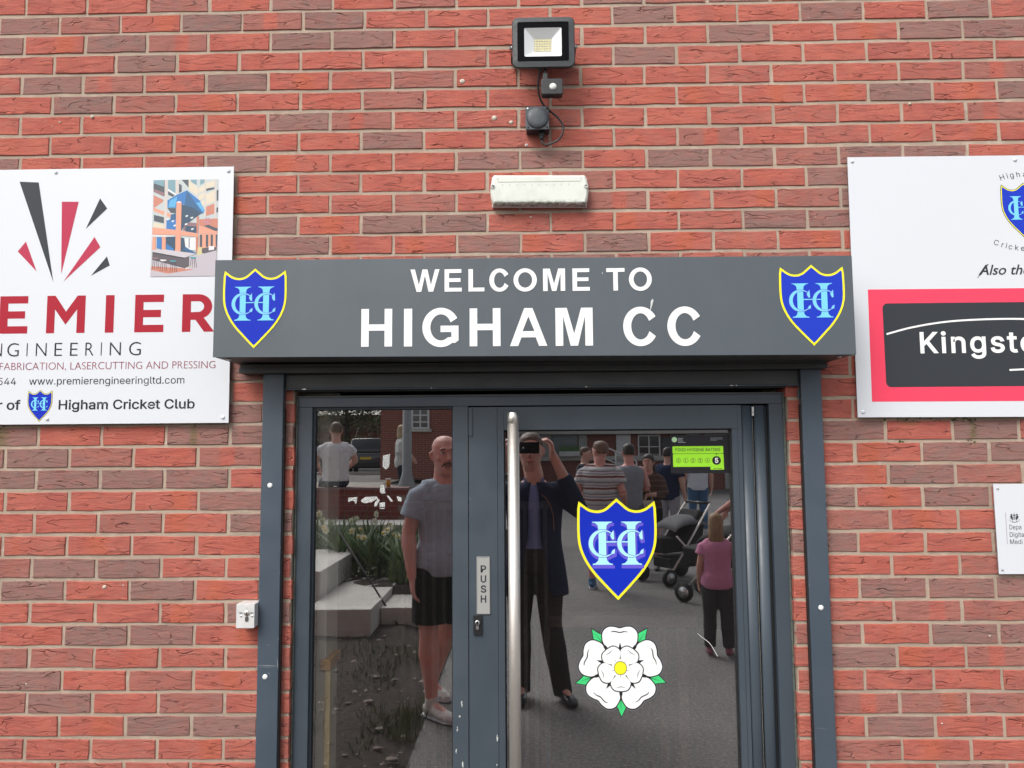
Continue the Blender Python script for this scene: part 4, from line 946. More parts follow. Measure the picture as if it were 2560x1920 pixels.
def G_C(w, s=.2, g=False):
    ro, ri, rz, rzi = w / 2 * 1.03, w / 2 - s * .99, .52, .345
    cx = w / 2 * 1.02
    a0, a1 = (30, 330) if not g else (28, 316)
    O = [(cx + ro * cos(radians(a0 + (a1 - a0) * i / 36)), .5 + rz * sin(radians(a0 + (a1 - a0) * i / 36))) for i in range(37)]
    b0, b1 = (24, 338) if not g else (22, 318)
    I = [(cx + ri * cos(radians(b1 - (b1 - b0) * i / 36)), .5 + rzi * sin(radians(b1 - (b1 - b0) * i / 36))) for i in range(37)]
    if g:
        O = O[:-1] + [(w * .90, .085), (w, .155), (w, .545), (w * .50, .545), (w * .50, .375), (w * .80, .375), (w * .80, .245)]
        I = I[1:]
    return [O + I]
def G_G(w, s=.2): return G_C(w, s, True)
def put_glyph(mb, fn, x0, x1, zb, cap, y, mi=0, s=.2, kx=None):
    w = (x1 - x0) / cap
    cs = fn(w, s)
    mb.flat([[(x0 + x * cap, zb + z * cap) for x, z in c] for c in cs], y, mi)

# ------------------------------------------------------------------ roller shutter with its lettered box
YB = -.21
tilt = lambda x: -.0052 * x                       # the box hangs a touch low at its right end
sh = thing('roller_shutter', 'dark grey roller shutter with side rails, its box lettered WELCOME TO HIGHAM CC', 'shutter', (0, 0, 0))
def tilted_box(mb, x0, x1, y0, y1, z0, z1, mi=0):
    v = [(x, y, z + tilt(x)) for z in (z0, z1) for y in (y0, y1) for x in (x0, x1)]
    mb.add(v, [(0, 2, 3, 1), (4, 5, 7, 6), (0, 1, 5, 4), (2, 6, 7, 3), (0, 4, 6, 2), (1, 3, 7, 5)], mi)
BX0, BX1, BZ0, BZ1 = -1.0090, 1.0412, 2.0808, 2.3988
mb = MB(); tilted_box(mb, BX0, BX1, YB + .0015, -.001, BZ0 + .004, BZ1); mb.build('housing', M_FASCIA, sh, .002)
mb = MB(); tilted_box(mb, BX0 - .0006, BX1 + .0006, YB, YB + .0013, BZ0, BZ1 + .0006); mb.build('fascia_panel', M_FASCIA, sh, .0006)
mb = MB(); tilted_box(mb, BX0 + .004, BX1 - .004, YB + .012, -.0012, BZ0 + .0005, BZ0 + .0038); mb.build('underside_panel', M_SOFFIT, sh)
for x in (BX0 + .035, BX1 - .035):
    MB().lathe((x, YB + .045, BZ0 + tilt(x) + .0005), (0, 0, -1), [(0, .008), (.003, .0085), (.005, .005)], 16).build('fixing_screw', M_ZINC, sh)
mb = MB(); mb.box(BX0 + .026, BX1 - .03, -.058, -.0012, 2.0495, 2.0665); mb.build('back_angle', M_SOFFIT, sh, .001)
mb = MB(); mb.box(BX0 + .03, BX1 - .034, -.056, -.003, 2.0668, 2.079); mb.build('box_seal', M_SOFFIT, sh)
# lettering
L = MB(); yl = YB - .0012
def zc(z, x): return z + tilt(x)
cap1, b1z = .0732, 2.2905
for fn, a, b in ((G_W, -.3730, -.2787), (G_E, -.2625, -.2070), (G_L, -.1855, -.1340), (G_C, -.1179, -.0538), (G_O, -.0403, .0347), (G_M, .0547, .1256), (G_E, .1491, .2044), (G_T, .2577, .3165), (G_O, .3299, .4030)):
    L = MB(); put_glyph(L, fn, a, b, zc(b1z, (a + b) / 2), cap1, yl); L.build('letter', M_VWHITE, sh)
L = MB(); cap2, b2z = .1225, 2.1130
for fn, a, b in ((G_H, -.5305, -.4310), (G_I, -.3929, -.3665), (G_G, -.3332, -.2175), (G_H, -.1819, -.0830), (G_A, -.0529, .0660), (G_M, .0928, .2119), (G_C, .3090, .4168), (G_C, .4494, .5579)):
    L = MB(); put_glyph(L, fn, a, b, zc(b2z, (a + b) / 2), cap2, yl); L.build('letter', M_VWHITE, sh)
for cx, zt, mm in ((-.8775, 2.3690, M_VBLUE), (.9110, 2.3595, M_VBLUE2)):
    mb = MB(); crest(mb, cx, zt, .000505, yl, dict(y=0, b=1, c=2, p=3))
    mb.build('crest', [M_VYEL, mm, M_VCYAN, M_VPURP], sh)
# bird lime
mb = MB()
mb.flat([[(.398, 2.254), (.404, 2.262), (.407, 2.256), (.402, 2.238), (.393, 2.214), (.396, 2.232)]], YB - .0014)
mb.flat([[(.243, 2.345), (.246, 2.350), (.247, 2.343)]], YB - .0014)
mb.build('bird_lime', mat('pale_lime_mark', (.55, .57, .58), .8, vary=.3, vscale=300), sh)['kind'] = 'stuff'
# guide rails
for x0, x1, e in ((-.9088, -.8372, 'l'), (.9298, .9985, 'r')):
    s = 1 if e == 'l' else -1
    mb = MB()
    ztop = 2.0485
    prof = rrect(x0, x1, -.030, -.0008, .0025, 3)
    n = len(prof)
    V = [(x, y, z) for z in (0.0, ztop) for x, y in prof]
    F = [(i, (i + 1) % n, n + (i + 1) % n, n + i) for i in range(n)] + [tuple(range(n))[::-1], tuple(range(n, 2 * n))]
    mb.add(V, F)
    g = mb.build('guide_rail', M_GUIDE, sh)
    inner = x1 if e == 'l' else x0
    mb = MB(); mb.box(min(inner, inner + s * .0035), max(inner, inner + s * .0035), -.0235, -.006, 0, 1.93); mb.build('guide_slot', M_BLACKRUB, g)
    outer = x0 if e == 'l' else x1
    mb = MB(); mb.box(min(outer, outer - s * .003), max(outer, outer - s * .003), -.016, -.0005, 0, 2.046); mb.build('sealant_bead', M_SEAL if e == 'l' else M_BLACKRUB, g)
    for cx, cz in (((-.8774, 1.6676), (-.8812, 1.0346)) if e == 'l' else ((.9663, 1.2552), (.9640, .55))):
        MB().lathe((cx, -.0298, cz), (0, -1, 0), [(0, .0088), (.0015, .0088), (.003, .0062), (.0034, .001)], 11).build('screw_cap', M_NAIL, g)
# bottom slat of the rolled-up curtain, with its lip
mb = MB(); mb.box(-.8355, .9285, -.0145, -.0035, 1.9985, 2.0480); mb.build('bottom_slat', M_SOFFIT, sh, .0015)
mb = MB(); mb.box(-.8355, .9275, -.0215, -.0025, 1.9942, 1.9978); mb.build('slat_lip', M_GUIDE, sh, .0006)
mb = MB()
for x, w_ in ((-.775, .013), (.693, .010), (.712, .005), (-.33, .004), (.20, .006)):
    mb.box(x, x + w_, -.0222, -.0212, 1.9945, 1.9975)
mb.build('paint_chips', M_ZINC, sh)['kind'] = 'stuff'
MB().rbox((.9265, -.010, 1.965), (.006, .010, .030)).build('guide_stop', M_LIDGREY, sh, .002)

# ------------------------------------------------------------------ entrance screen: fixed frame and sidelight
fr = thing('entrance_frame', 'anthracite aluminium door frame with a tall narrow sidelight left of the glass door', 'frame', (0, .1, 0))
CAM_SCALE_OFS = (0, -.0726, .0501)          # frame and door scaled about the camera, so nearly flush with the brick face
fr.location = CAM_SCALE_OFS; fr.scale = (.972, .972, .972)
FX0, FX1, FZ1 = -.8335, .9185, 1.9745
DX0, DX1, DZ1 = -.2098, .8575, 1.9385       # door rebate
SX0, SX1, SZ0 = -.7735, -.2655, .11
mb = MB()
mb.box(FX0, FX1, .1005, .165, 1.9400, FZ1)                     # head
mb.box(FX0, SX0, .1005, .165, 0, 1.9400)                       # left jamb
mb.box(SX1, DX0 - .0025, .1005, .165, 0, 1.9400)               # mullion
mb.box(DX1 + .003, FX1, .1005, .165, 0, 1.9400)                # right jamb
mb.box(SX0, SX1, .1005, .165, 0, SZ0)                          # sidelight sill rail
mb.build('frame', M_FRAME, fr, .0015)
for a_, b_ in ((-.8300, -.8245), (.9080, .9140)): MB().box(a_, b_, .0945, .1003, 0, 1.972).build('perimeter_seal', mat('green_grey_sealant', (.085, .10, .085), .7, vary=.3, vscale=60), fr)
MB().box(FX0, FX1, .095, .165, -.0512, -.0005).build('gap_filler', M_FRAME, fr)  # added to cover the gap opened beneath the scaled frame and door
mb = MB(); mb.box(FX0, FX1, .096, .150, 1.9747, 1.9805); mb.build('head_flashing', M_SOFFIT, fr)
mb = MB(); mb.frame(SX0 + .0002, SX1 - .0002, SZ0, 1.9398, SX0 + .0065, SX1 - .0040, SZ0 + .008, 1.9398 - .0075, .118, .137); mb.build('glazing_bead', M_FRAME, fr)
mb = MB(); mb.frame(SX0 + .0066, SX1 - .0041, SZ0 + .008, 1.932, SX0 + .0105, SX1 - .0075, SZ0 + .013, 1.929, .1285, .137); mb.build('gasket', M_BLACKRUB, fr)
M_CLEAR = bpy.data.materials.new('clear_glass_edge'); M_CLEAR.use_nodes = True
_nt = M_CLEAR.node_tree; _nt.nodes.clear(); _o = _nt.nodes.new('ShaderNodeOutputMaterial'); _t = _nt.nodes.new('ShaderNodeBsdfTransparent'); _nt.links.new(_t.outputs[0], _o.inputs[0])
def pane(parent, x0, x1, z0, z1, yf):
    """double glazed unit: two sheets, coated faces outward"""
    for name, m, y0 in (('glass_pane', M_GLASS_OUT, yf), ('inner_glass_pane', M_GLASS_IN, yf + .016)):
        mb = MB()
        mb.add([(x0, y0, z0), (x1, y0, z0), (x1, y0, z1), (x0, y0, z1)], [(0, 1, 2, 3)], 0)
        V = [(x0, y0, z0), (x1, y0, z0), (x1, y0, z1), (x0, y0, z1)]; V += [(a, y0 + .004, c) for a, b, c in V]
        mb.add(V, [(0, 4, 5, 1), (1, 5, 6, 2), (2, 6, 7, 3), (3, 7, 4, 0), (7, 6, 5, 4)], 1)
        mb.build(name, [m, M_CLEAR], parent)
pane(fr, SX0 + .009, SX1 - .006, SZ0 + .01, 1.931, .130)
mb = MB(); mb.box(SX0 + .0105, SX0 + .0135, .148, .150, SZ0, 1.93); mb.build('spacer_bar', M_ZINC, fr)
# white marks left where stickers were scraped off the glass
mb = MB(); rs = random.Random(5)
cL = lambda x, z: (-.7617 + (x - 315) / 3.318 / 690.6, 1.932 - (z - 215) / 3.318 / 690.6)
for poly in ([(862, 600), (920, 585), (915, 690), (885, 712), (862, 690)], [(846, 840), (872, 838), (884, 905), (862, 912), (838, 900)], [(575, 945), (655, 938), (650, 965), (640, 995), (628, 970), (600, 968), (578, 980)],
             [(685, 960), (720, 938), (815, 935), (822, 950), (770, 982), (710, 990), (685, 975)], [(895, 925), (915, 930), (950, 972), (930, 976)], [(978, 930), (1018, 945), (1018, 975), (990, 972)], [(835, 985), (880, 980), (882, 1018), (840, 1022)], [(836, 1028), (882, 1026), (880, 1034), (838, 1036)],
             [(820, 950), (838, 962), (815, 1010), (796, 1018), (792, 1000)]):
    pts = [cL(*p) for p in poly]
    q = []
    for i, a in enumerate(pts):
        b = pts[(i + 1) % len(pts)]
        for k in range(4):
            t = k / 4
            q.append((a[0] + (b[0] - a[0]) * t + rs.uniform(-.0008, .0008), a[1] + (b[1] - a[1]) * t + rs.uniform(-.0008, .0008)))
    mb.flat([q], .1294)
def make_scrap():
    m = bpy.data.materials.new('sticker_residue'); m.use_nodes = True; nt = m.node_tree; t = NT(m)
    t.b.inputs['Base Color'].default_value = (.6, .62, .6, 1); t.b.inputs['Roughness'].default_value = .8
    t.t.links.new(t.maprange(t.noise(t.pos(), 260, 4, .7), .36, .52), t.b.inputs['Alpha'])
    return m
mb.build('sticker_residue', make_scrap(), fr)['kind'] = 'stuff'

# ------------------------------------------------------------------ the door leaf
dr = thing('entrance_door', 'anthracite glazed door with a long steel pull handle, club crest and white rose stickers', 'door', (0, 0, 0))
dr.location = CAM_SCALE_OFS; dr.scale = (.972, .972, .972)
GX0, GX1, GZ0, GZ1 = -.0845, .7275, .13, 1.8525
z0, z1 = .012, DZ1 - .0025
mb = MB(); mb.box(DX0, -.1078, .1035, .150, z0, z1); mb.build('lock_stile', M_FRAME, dr, .0012)
mb = MB(); mb.box(-.1072, GX0, .1042, .150, z0, z1 - .0003); mb.build('inner_stile', M_FRAME, dr, .0008)
mb = MB(); mb.box(GX0 + .0002, .7480, .1038, .150, GZ1, z1); mb.build('top_rail', M_FRAME, dr, .0012)
mb = MB(); mb.box(GX0 + .0002, .7480, .1038, .150, z0, GZ0); mb.build('bottom_rail', M_FRAME, dr, .0012)
mb = MB(); mb.box(.7275, .7480, .1042, .150, GZ0, GZ1 - .0004); mb.build('hanging_stile', M_FRAME, dr, .0008)
mb = MB(); mb.box(.7486, .7632, .1060, .150, z0, z1); mb.build('stile_step', M_FRAME, dr, .0008)
for a, b in ((.7640, .8035), (.8105, .8490)):
    mb = MB()
    mb.tube([((a + b) / 2, .118, z0), ((a + b) / 2, .118, z1 - .002)], [(.010, (b - a) / 2)] * 2, 28, ref=(0, -1, 0)); mb.build('finger_guard', M_FRAME, dr)
mb = MB(); mb.box(.8035, .8105, .125, .15, z0, z1 - .004); mb.box(.8492, DX1, .122, .15, z0, z1 - .004); mb.build('hinge_shadow_gap', M_BLACKRUB, dr)
mb = MB(); mb.box(.8062, .8082, .1235, .1252, z0, z1 - .045); mb.build('brush_strip', M_SEAL, dr)
MB().box(.8005, .8085, .103, .112, z1 - .040, z1 - .006).build('hinge_pin_plate', M_ZINC, dr, .001)
mb = MB(); mb.box(DX0 - .0022, DX0 - .0006, .112, .14, z0, z1 - .09); mb.build('edge_seal', M_SEAL, dr)
MB().box(DX0 - .0005, -.1965, .0985, .1034, z1 - .104, z1 - .002).build('closing_plate', M_FRAME, dr, .001)
mb = MB(); mb.frame(GX0, GX1, GZ0, GZ1, GX0 + .0045, GX1 - .0045, GZ0 + .004, GZ1 - .0045, .1200, .137); mb.build('gasket', M_BLACKRUB, dr)
pane(dr, GX0 + .003, GX1 - .003, GZ0 + .003, GZ1 - .003, .130)
# pull handle
h = MB(); hx = -.0500; hy = .022
h.lathe((hx, hy, .33), (0, 0, 1), [(0, .0190), (1.543, .0190)], 36)
hn = h.build('pull_handle', M_STEEL, dr)
for za, zb in ((1.8735, 1.9125), (.29, .3295)):
    MB().lathe((hx, hy, za), (0, 0, 1), [(0, .0192), (.0004, .0196), (zb - za - .0015, .0196), (zb - za, .0182)], 36).build('handle_end_cap', M_STEELCAP, hn)
for zz in (1.60, .52):
    MB().cyl((hx, hy, zz), (hx, .1041, zz), .009, 16).build('handle_standoff', M_STEEL, hn)
# push plate, lock
pp = MB().prism(rrect(-.1832, -.1355, 1.2082, 1.4072, .0022), .0995, .1032).build('push_plate', mat('satin_aluminium_plate', (.36, .36, .345), .4, .0), dr, .0008)
mb = MB(); mb.frame(-.1818, -.1369, 1.2096, 1.4058, -.1812, -.1375, 1.2102, 1.4052, .0990, .0995); mb.build('plate_border', M_VCHAR, pp)
mb = MB()
for i, ch in enumerate('PUSH'):
    zb = 1.3525 - i * .0346
    w_ = .0205
    put_text(mb, ch, INTER, -.1595 - w_ / 2 + .0008, -.1595 + w_ / 2, zb, .0250, .0991, bold=.020)
mb.build('push_lettering', M_VCHAR, pp)['kind'] = 'stuff'
lk = MB().prism(rrect(-.1945, -.1647, 1.1386, 1.2066, .0015), .0955, .1033).build('lock_escutcheon', M_PVCBLK, dr, .001)
mb = MB(); mb.lathe((-.1802, .0958, 1.1815), (0, -1, 0), [(0, .0088), (.007, .0088), (.0078, .0080)], 24); mb.prism(rrect(-.1852, -.1752, 1.1565, 1.178, .0045), .0895, .0957)
mb.build('lock_cylinder', M_ZINC, lk)
mb = MB(); mb.lathe((-.1802, .0879, 1.1830), (0, -1, 0), [(0, .0042), (.0004, .0042)], 16); mb.box(-.1811, -.1793, .0875, .0880, 1.173, 1.188); mb.build('keyhole', M_BLACKRUB, lk)
# club crest sticker
mb = MB(); crest(mb, .3160, 1.5985, .000690, .1288, dict(y=0, b=1, c=2, p=3), shadow=True)
mb.build('crest_sticker', [M_VYEL, M_VBLUE, M_VMINT, M_VPURP], dr)
# white rose sticker; outlines in sticker pixels about the centre
rz = MB(); u = .1413 / 357.0; RX, RZ = .3193, 1.0170
def ring(pts, k, y, mi, sc=1.0):
    a = -radians(72 * k)
    rz.flat([[(RX + (x * cos(a) + z * sin(a)) * u * sc, RZ + (-x * sin(a) + z * cos(a)) * u * sc) for x, z in pts]], y, mi)
yy = .1290
petal = smooth_closed([(-8, 60), (-132, 195), (-155, 255), (-150, 312), (-108, 352), (-50, 355), (0, 343), (50, 355), (108, 352), (150, 312), (155, 255), (132, 195), (8, 60)], 4)
sepal = [(0, -240), (-36, -332), (-22, -352), (2, -414), (34, -352), (42, -334)]
inner = smooth_closed([(-4, 30), (-78, 108), (-84, 150), (-58, 188), (-10, 198), (0, 199), (10, 198), (58, 188), (84, 150), (78, 108), (4, 30)], 4)
def ccw(p): return p if sgn_area(p) > 0 else p[::-1]
for k in range(5):
    ring(grow(ccw(petal), 20), k, yy + .00008 * k / 5, 4)
for k in range(5):
    ring(grow(ccw(sepal), 7), k, yy - .0001, 0); ring(grow(ccw(sepal), 1), k, yy - .0002, 2)
    ring(stroke([(0, -250), (-1, -320), (2, -372)], 7, 1), k, yy - .0003, 0)
for k in range(5): ring(grow(ccw(petal), 10), k, yy - .0004 - .00003 * k, 0)
for k in range(5): ring(petal, k, yy - .0007 - .00003 * k, 1)
for k in range(5):
    ring(stroke([(-8, 62), (-70, 128), (-133, 196)], 7), k, yy - .0010 - .00003 * k, 0)
    ring(stroke([(8, 62), (70, 128), (133, 196)], 7), k, yy - .0012 - .00003 * k, 0)
    ring(stroke(smooth_open([(-80, 312), (-50, 318), (0, 308), (40, 316), (76, 310)], 4), [1, 5, 7, 8, 9, 9, 9, 9, 9, 9, 9, 8, 7, 6, 5, 3, 1]), k, yy - .00135, 0)
c_ = [(RX + 158 * u * cos(t * pi / 18), RZ + 158 * u * sin(t * pi / 18)) for t in range(36)]
rz.flat([c_], yy - .0015, 1)
for k in range(5):
    ring([(0, -118 - 12), (-14, -170), (0, -222), (14, -170)], k + .5 + 2, yy - .00155, 0)
for k in range(5): ring(grow(ccw([(x, -z) for x, z in inner]), 9), k, yy - .0017 - .00003 * k, 0)
for k in range(5): ring([(x, -z) for x, z in inner], k, yy - .0020 - .00003 * k, 1)
for k in range(5):
    ring([(0, -120), (-13, -160), (0, -208), (13, -160)], k + .5, yy - .0019, 0)
    ring(stroke([(-36, -168), (0, -161), (38, -167)], [2, 6, 2]), k, yy - .0023, 0)
    ring(stroke([(0, -62), (0, -92)], 4, 1), k, yy - .0023, 3 + 1)
rz.flat([[(RX + 78 * u * cos(t * pi / 18), RZ + 78 * u * sin(t * pi / 18)) for t in range(36)]], yy - .0022, 1)
rz.flat([[(RX + 58 * u * cos(t * pi / 18), RZ + 60 * u * sin(t * pi / 18)) for t in range(36)]], yy - .0025, 0)
rz.flat([[(RX + 53 * u * cos(t * pi / 18), RZ + 55 * u * sin(t * pi / 18)) for t in range(36)]], yy - .0027, 3)
rz.build('rose_sticker', [M_VBLACK, M_VWHITE, M_VGREEN, M_VYEL, mat('grey_sticker_edge', (.12, .12, .13), .5)], dr)
# food hygiene sticker
hg = MB(); y = .1292
hg.flat([rrect(.5125, .7240, 1.6940, 1.8315, .004)], y, 0)
hg.flat([rrect(.5205, .7018, 1.7645, 1.7905, .003)], y - .0003, 1)
hg.flat([rrect(.5215, .7022, 1.7172, 1.7632, .003)], y - .0003, 1)
hg.flat([rrect(.6540, .7026, 1.7062, 1.7200, .002)], y - .0004, 1)
put_text(hg, 'FOOD HYGIENE RATING', INTER, .5310, .6905, 1.7728, .0108, y - .0006, 2, bold=.006)
for i, cx in enumerate((.5410, .5672, .5925, .6183, .6440)):
    c = [(cx + .0088 * cos(t * pi / 12), 1.7395 + .0088 * sin(t * pi / 12)) for t in range(24)]
    c2 = [(cx + .0076 * cos(t * pi / 12), 1.7395 + .0076 * sin(t * pi / 12)) for t in range(24)]
    hg.flat([c], y - .0006, 2); hg.flat([c2], y - .0008, 1)
    put_text(hg, str(i), INTER, cx - .0030, cx + .0030 if i != 1 else cx + .001, 1.7350, .0090, y - .0010, 2, bold=.012)
hg.flat([[(.6765 + .0155 * cos(t * pi / 14), 1.7392 + .0155 * sin(t * pi / 14)) for t in range(28)]], y - .0006, 0)
put_text(hg, '5', INTER, .6705, .6825, 1.7305, .0180, y - .0010, 3, bold=.022)
hg.flat([[(.6725, 1.7640), (.6805, 1.7640), (.6765, 1.7590)]], y - .0012, 0)
hg.flat([[(.5280 + .0095 * cos(t * pi / 12), 1.8145 + .0095 * sin(t * pi / 12)) for t in range(24)]], y - .0005, 4)
for i in range(4): hg.flat([[(.5405, 1.8200 - i * .0048), (.560 - .004 * (i % 2) + (.012 if i == 3 else 0), 1.8200 - i * .0048), (.560 - .004 * (i % 2) + (.012 if i == 3 else 0), 1.8175 - i * .0048), (.5405, 1.8175 - i * .0048)]], y - .0005, 5)
for i in range(3): hg.flat([[(.657, 1.8205 - i * .0042), (.700 - .02 * (i == 2), 1.8205 - i * .0042), (.700 - .02 * (i == 2), 1.8190 - i * .0042), (.657, 1.8190 - i * .0042)]], y - .0005, 5)
for i in range(9): hg.flat([[(.664 + i * .0037, 1.7085), (.6665 + i * .0037, 1.7085), (.6665 + i * .0037, 1.7110), (.664 + i * .0037, 1.7110)]], y - .0008, 2)
hg.build('hygiene_rating_sticker', [M_VBLACK, M_VLIME, M_VCHAR, M_VWHITE, mat('pale_green_print', (.4, .62, .36), .5), mat('faint_grey_print', (.22, .24, .24), .5)], dr)
# fine lime run down the glass
mb = MB(); mb.flat([stroke([(.7215 - .010 * i * .0, 0) for i in range(0)] or smooth_open([(.592, 1.135), (.606, 1.122), (.620, 1.112), (.634, 1.100), (.648, 1.078), (.660, 1.056)], 4), .0012, .0018)], .1290); mb.build('bird_lime', M_NAIL, dr)

# scuffs and lime splashes that the photograph shows on the metal
M_SCUFF = make_scrap()
mb = MB(); r7 = random.Random(12)
def splash(mb, cx, cz, w, h, y, n=9):
    P_ = []
    for i in range(n):
        a = 2 * pi * i / n; q = r7.uniform(.45, 1.0); P_.append((cx + cos(a) * w * q, cz + sin(a) * h * q))
    mb.flat([P_], y)
for cx, cz, w, h in ((-.2440, .862, .005, .006), (-.2520, .820, .003, .012), (-.2360, .905, .004, .014), (-.2560, .745, .003, .010), (-.1130, .790, .004, .018), (-.2330, .700, .004, .012), (-.2050, 1.61, .002, .002), (-.2400, 1.805, .0015, .0015), (-.115, .70, .003, .006)):
    splash(mb, cx, cz, w, h, .1001)
o = mb.build('splash_marks', M_SCUFF, fr); o['kind'] = 'stuff'
mb = MB()
for (a, b, w) in (((-.9075, 1.072), (-.8400, 1.070), .0016), ((-.9060, 1.066), (-.8420, 1.0665), .0008), ((-.8790, 1.140), (-.8640, 1.136), .0006), ((-.8720, 1.048), (-.8640, 1.042), .0014), ((-.8420, 1.095), (-.8385, 1.060), .0014), ((.9330, .870), (.9720, .868), .0006)):
    mb.flat([stroke([a, ((a[0] + b[0]) / 2, (a[1] + b[1]) / 2 + .0006), b], [w * .4, w, w * .3])], -.0303)
for _ in range(26):
    sx = random.choice([-.9085, -.8385, .9310, .9980]); zc_ = random.uniform(.65, 2.0); mb.flat([[(sx - .0006, zc_), (sx + .0006, zc_), (sx + .0004, zc_ + random.uniform(.002, .009))]], -.0303)
o = mb.build('scuff_marks', mat('bare_metal_scuff', (.34, .36, .38), .5), sh); o['kind'] = 'stuff'
# ------------------------------------------------------------------ boards on the wall
def screw(parent, x, z, y, m=None, r=.0068):
    MB().lathe((x, y, z), (0, -1, 0), [(0, r), (.0012, r), (.0032, r * .72), (.0042, r * .2)], 14).build('screw', m or M_WHITEBOARD, parent)
def board(obj, outline, y0, y1):
    """aluminium sheet with a darker cut edge"""
    area = sgn_area(outline)
    if area < 0: outline = outline[::-1]
    n = len(outline)
    mb = MB()
    mb.flat([outline], y0, 0)
    mb.add([(x, y1, z) for x, z in outline], [tuple(range(n))[::-1]], 0)
    V = [(x, y0, z) for x, z in outline] + [(x, y1, z) for x, z in outline]
    mb.add(V, [(i, n + i, n + (i + 1) % n, (i + 1) % n) for i in range(n)], 1)
    return mb.build('panel', [M_WHITEBOARD, M_BOARDEDGE], obj)

# left: engineering sponsor
ls = thing('sponsor_board', 'white engineering sponsor board with black and red splinter logo, left of the shutter box', 'sign', (0, 0, 0))
YS = -.0205
board(ls, [(-3.02, 2.7905), (-3.02, 1.8815), (-1.0290, 1.8825), (-1.0319, 2.7905)], YS, YS + .004)
for x, z in ((-1.6704, 2.7778), (-1.0509, 2.7747), (-1.0485, 1.9007), (-1.6623, 1.8999), (-2.3, 2.777), (-2.3, 1.900)):
    screw(ls, x, z, YS)
yp = YS - .0004
lg = MB()
for mi, tri in ((0, [(-1.8002, 2.7461), (-1.7308, 2.7425), (-1.6620, 2.3815)]), (1, [(-1.6444, 2.6709), (-1.5837, 2.6700), (-1.6352, 2.4093)]), (0, [(-1.5076, 2.6815), (-1.4803, 2.6442), (-1.5545, 2.5710)]),
                (1, [(-1.5220, 2.5416), (-1.4995, 2.5047), (-1.6258, 2.3834)]), (1, [(-1.7667, 2.5282), (-1.7944, 2.4931), (-1.7235, 2.4205)]), (0, [(-1.4748, 2.4714), (-1.4636, 2.4389), (-1.5295, 2.4024)])):
    lg.flat([tri], yp, mi)
lg.build('splinter_logo', [M_VCHAR, M_VROSE], ls)
ZB, CAP = 2.2000, .1328
class _L:
    def flat(s, c, y): MB().flat(c, y).build('letter', M_VRED, ls)
t_ = _L()
def bigE(x0, w):
    t_.flat([[(x0, ZB), (x0 + w, ZB), (x0 + w, ZB + .026), (x0 + .030, ZB + .026), (x0 + .030, ZB + .053), (x0 + w * .90, ZB + .053), (x0 + w * .90, ZB + .079), (x0 + .030, ZB + .079), (x0 + .030, ZB + .1065), (x0 + w * .99, ZB + .1065), (x0 + w * .99, ZB + CAP), (x0, ZB + CAP)]], yp)
bigE(-1.8480, .1010)
x0, x1 = -1.6805, -1.5440
t_.flat([[(x0, ZB), (x0 + .029, ZB), (x0 + .029, ZB + .084), ((x0 + x1) / 2, ZB + .030), (x1 - .029, ZB + .084), (x1 - .029, ZB), (x1, ZB), (x1, ZB + CAP), (x1 - .029, ZB + CAP), ((x0 + x1) / 2, ZB + .076), (x0 + .029, ZB + CAP), (x0, ZB + CAP)]], yp)
t_.flat([[(-1.4725, ZB), (-1.4420, ZB), (-1.4420, ZB + CAP), (-1.4725, ZB + CAP)]], yp)
bigE(-1.3685, .1025)
x0 = -1.2010
bowl = [(x0 + .055 + .050 * cos(radians(t)), ZB + CAP - .0440 + .0440 * sin(radians(t))) for t in range(90, -91, -12)]
bowli = [(x0 + .055 + .021 * cos(radians(t)), ZB + CAP - .0440 + .0190 * sin(radians(t))) for t in range(-90, 91, 12)]
t_.flat([[(x0, ZB), (x0 + .030, ZB), (x0 + .030, ZB + .042), (x0 + .047, ZB + .042), (x0 + .078, ZB), (x0 + .114, ZB), (x0 + .076, ZB + .050)] + bowl[::-1][3:] + [(x0, ZB + CAP)],
         [(x0 + .030, ZB + .0695)] + bowli + [(x0 + .030, ZB + CAP - .025)]], yp)
x0 = -1.985; t_.flat([[(x0, ZB), (x0 + .03, ZB), (x0 + .03, ZB + CAP), (x0, ZB + CAP)]], yp)
t_ = MB()
for i, ch in enumerate('NGINEERING'):
    pass
xs = {'N0': (-1.8650, -1.8330), 'G': (-1.8140, -1.7730), 'I': (-1.7455, -1.7425), 'N': (-1.7130, -1.6750), 'E': (-1.6470, -1.6200), 'E2': (-1.5920, -1.5650), 'R': (-1.5380, -1.5090), 'I2': (-1.4835, -1.4805), 'N2': (-1.4520, -1.4130), 'G2': (-1.3840, -1.3425)}
for k, (a, b) in xs.items():
    t_ = MB(); put_text(t_, k[0], GILL, a, b, 2.1200, .0470, yp, bold=-.012, capunit=.70); t_.build('letter', M_VBLACK, ls)
t_ = MB(); put_text(t_, 'FABRICATION, LASERCUTTING AND PRESSING', GILL, -1.8383, -1.0796, 2.0720, .0250, yp, bold=-.012); t_.build('trades_lettering', mat('maroon_print', (.25, .03, .06), .4), ls)['kind'] = 'stuff'
t_ = MB(); put_text(t_, '544', INTER, -1.8420, -1.7775, 2.0200, .0245, yp); put_text(t_, 'www.premierengineeringltd.com', INTER, -1.7314, -1.1865, 2.0198, .0250, yp)
t_.build('contact_lettering', M_VBLACK, ls)['kind'] = 'stuff'
t_ = MB(); put_text(t_, 'r of', INTER, -1.8380, -1.7585, 1.9332, .0330, yp, bold=.013); put_text(t_, 'Higham Cricket Club', INTER, -1.6239, -1.1480, 1.9325, .0330, yp, bold=.013)
t_.build('club_lettering', M_VBLACK, ls)['kind'] = 'stuff'
mb = MB()
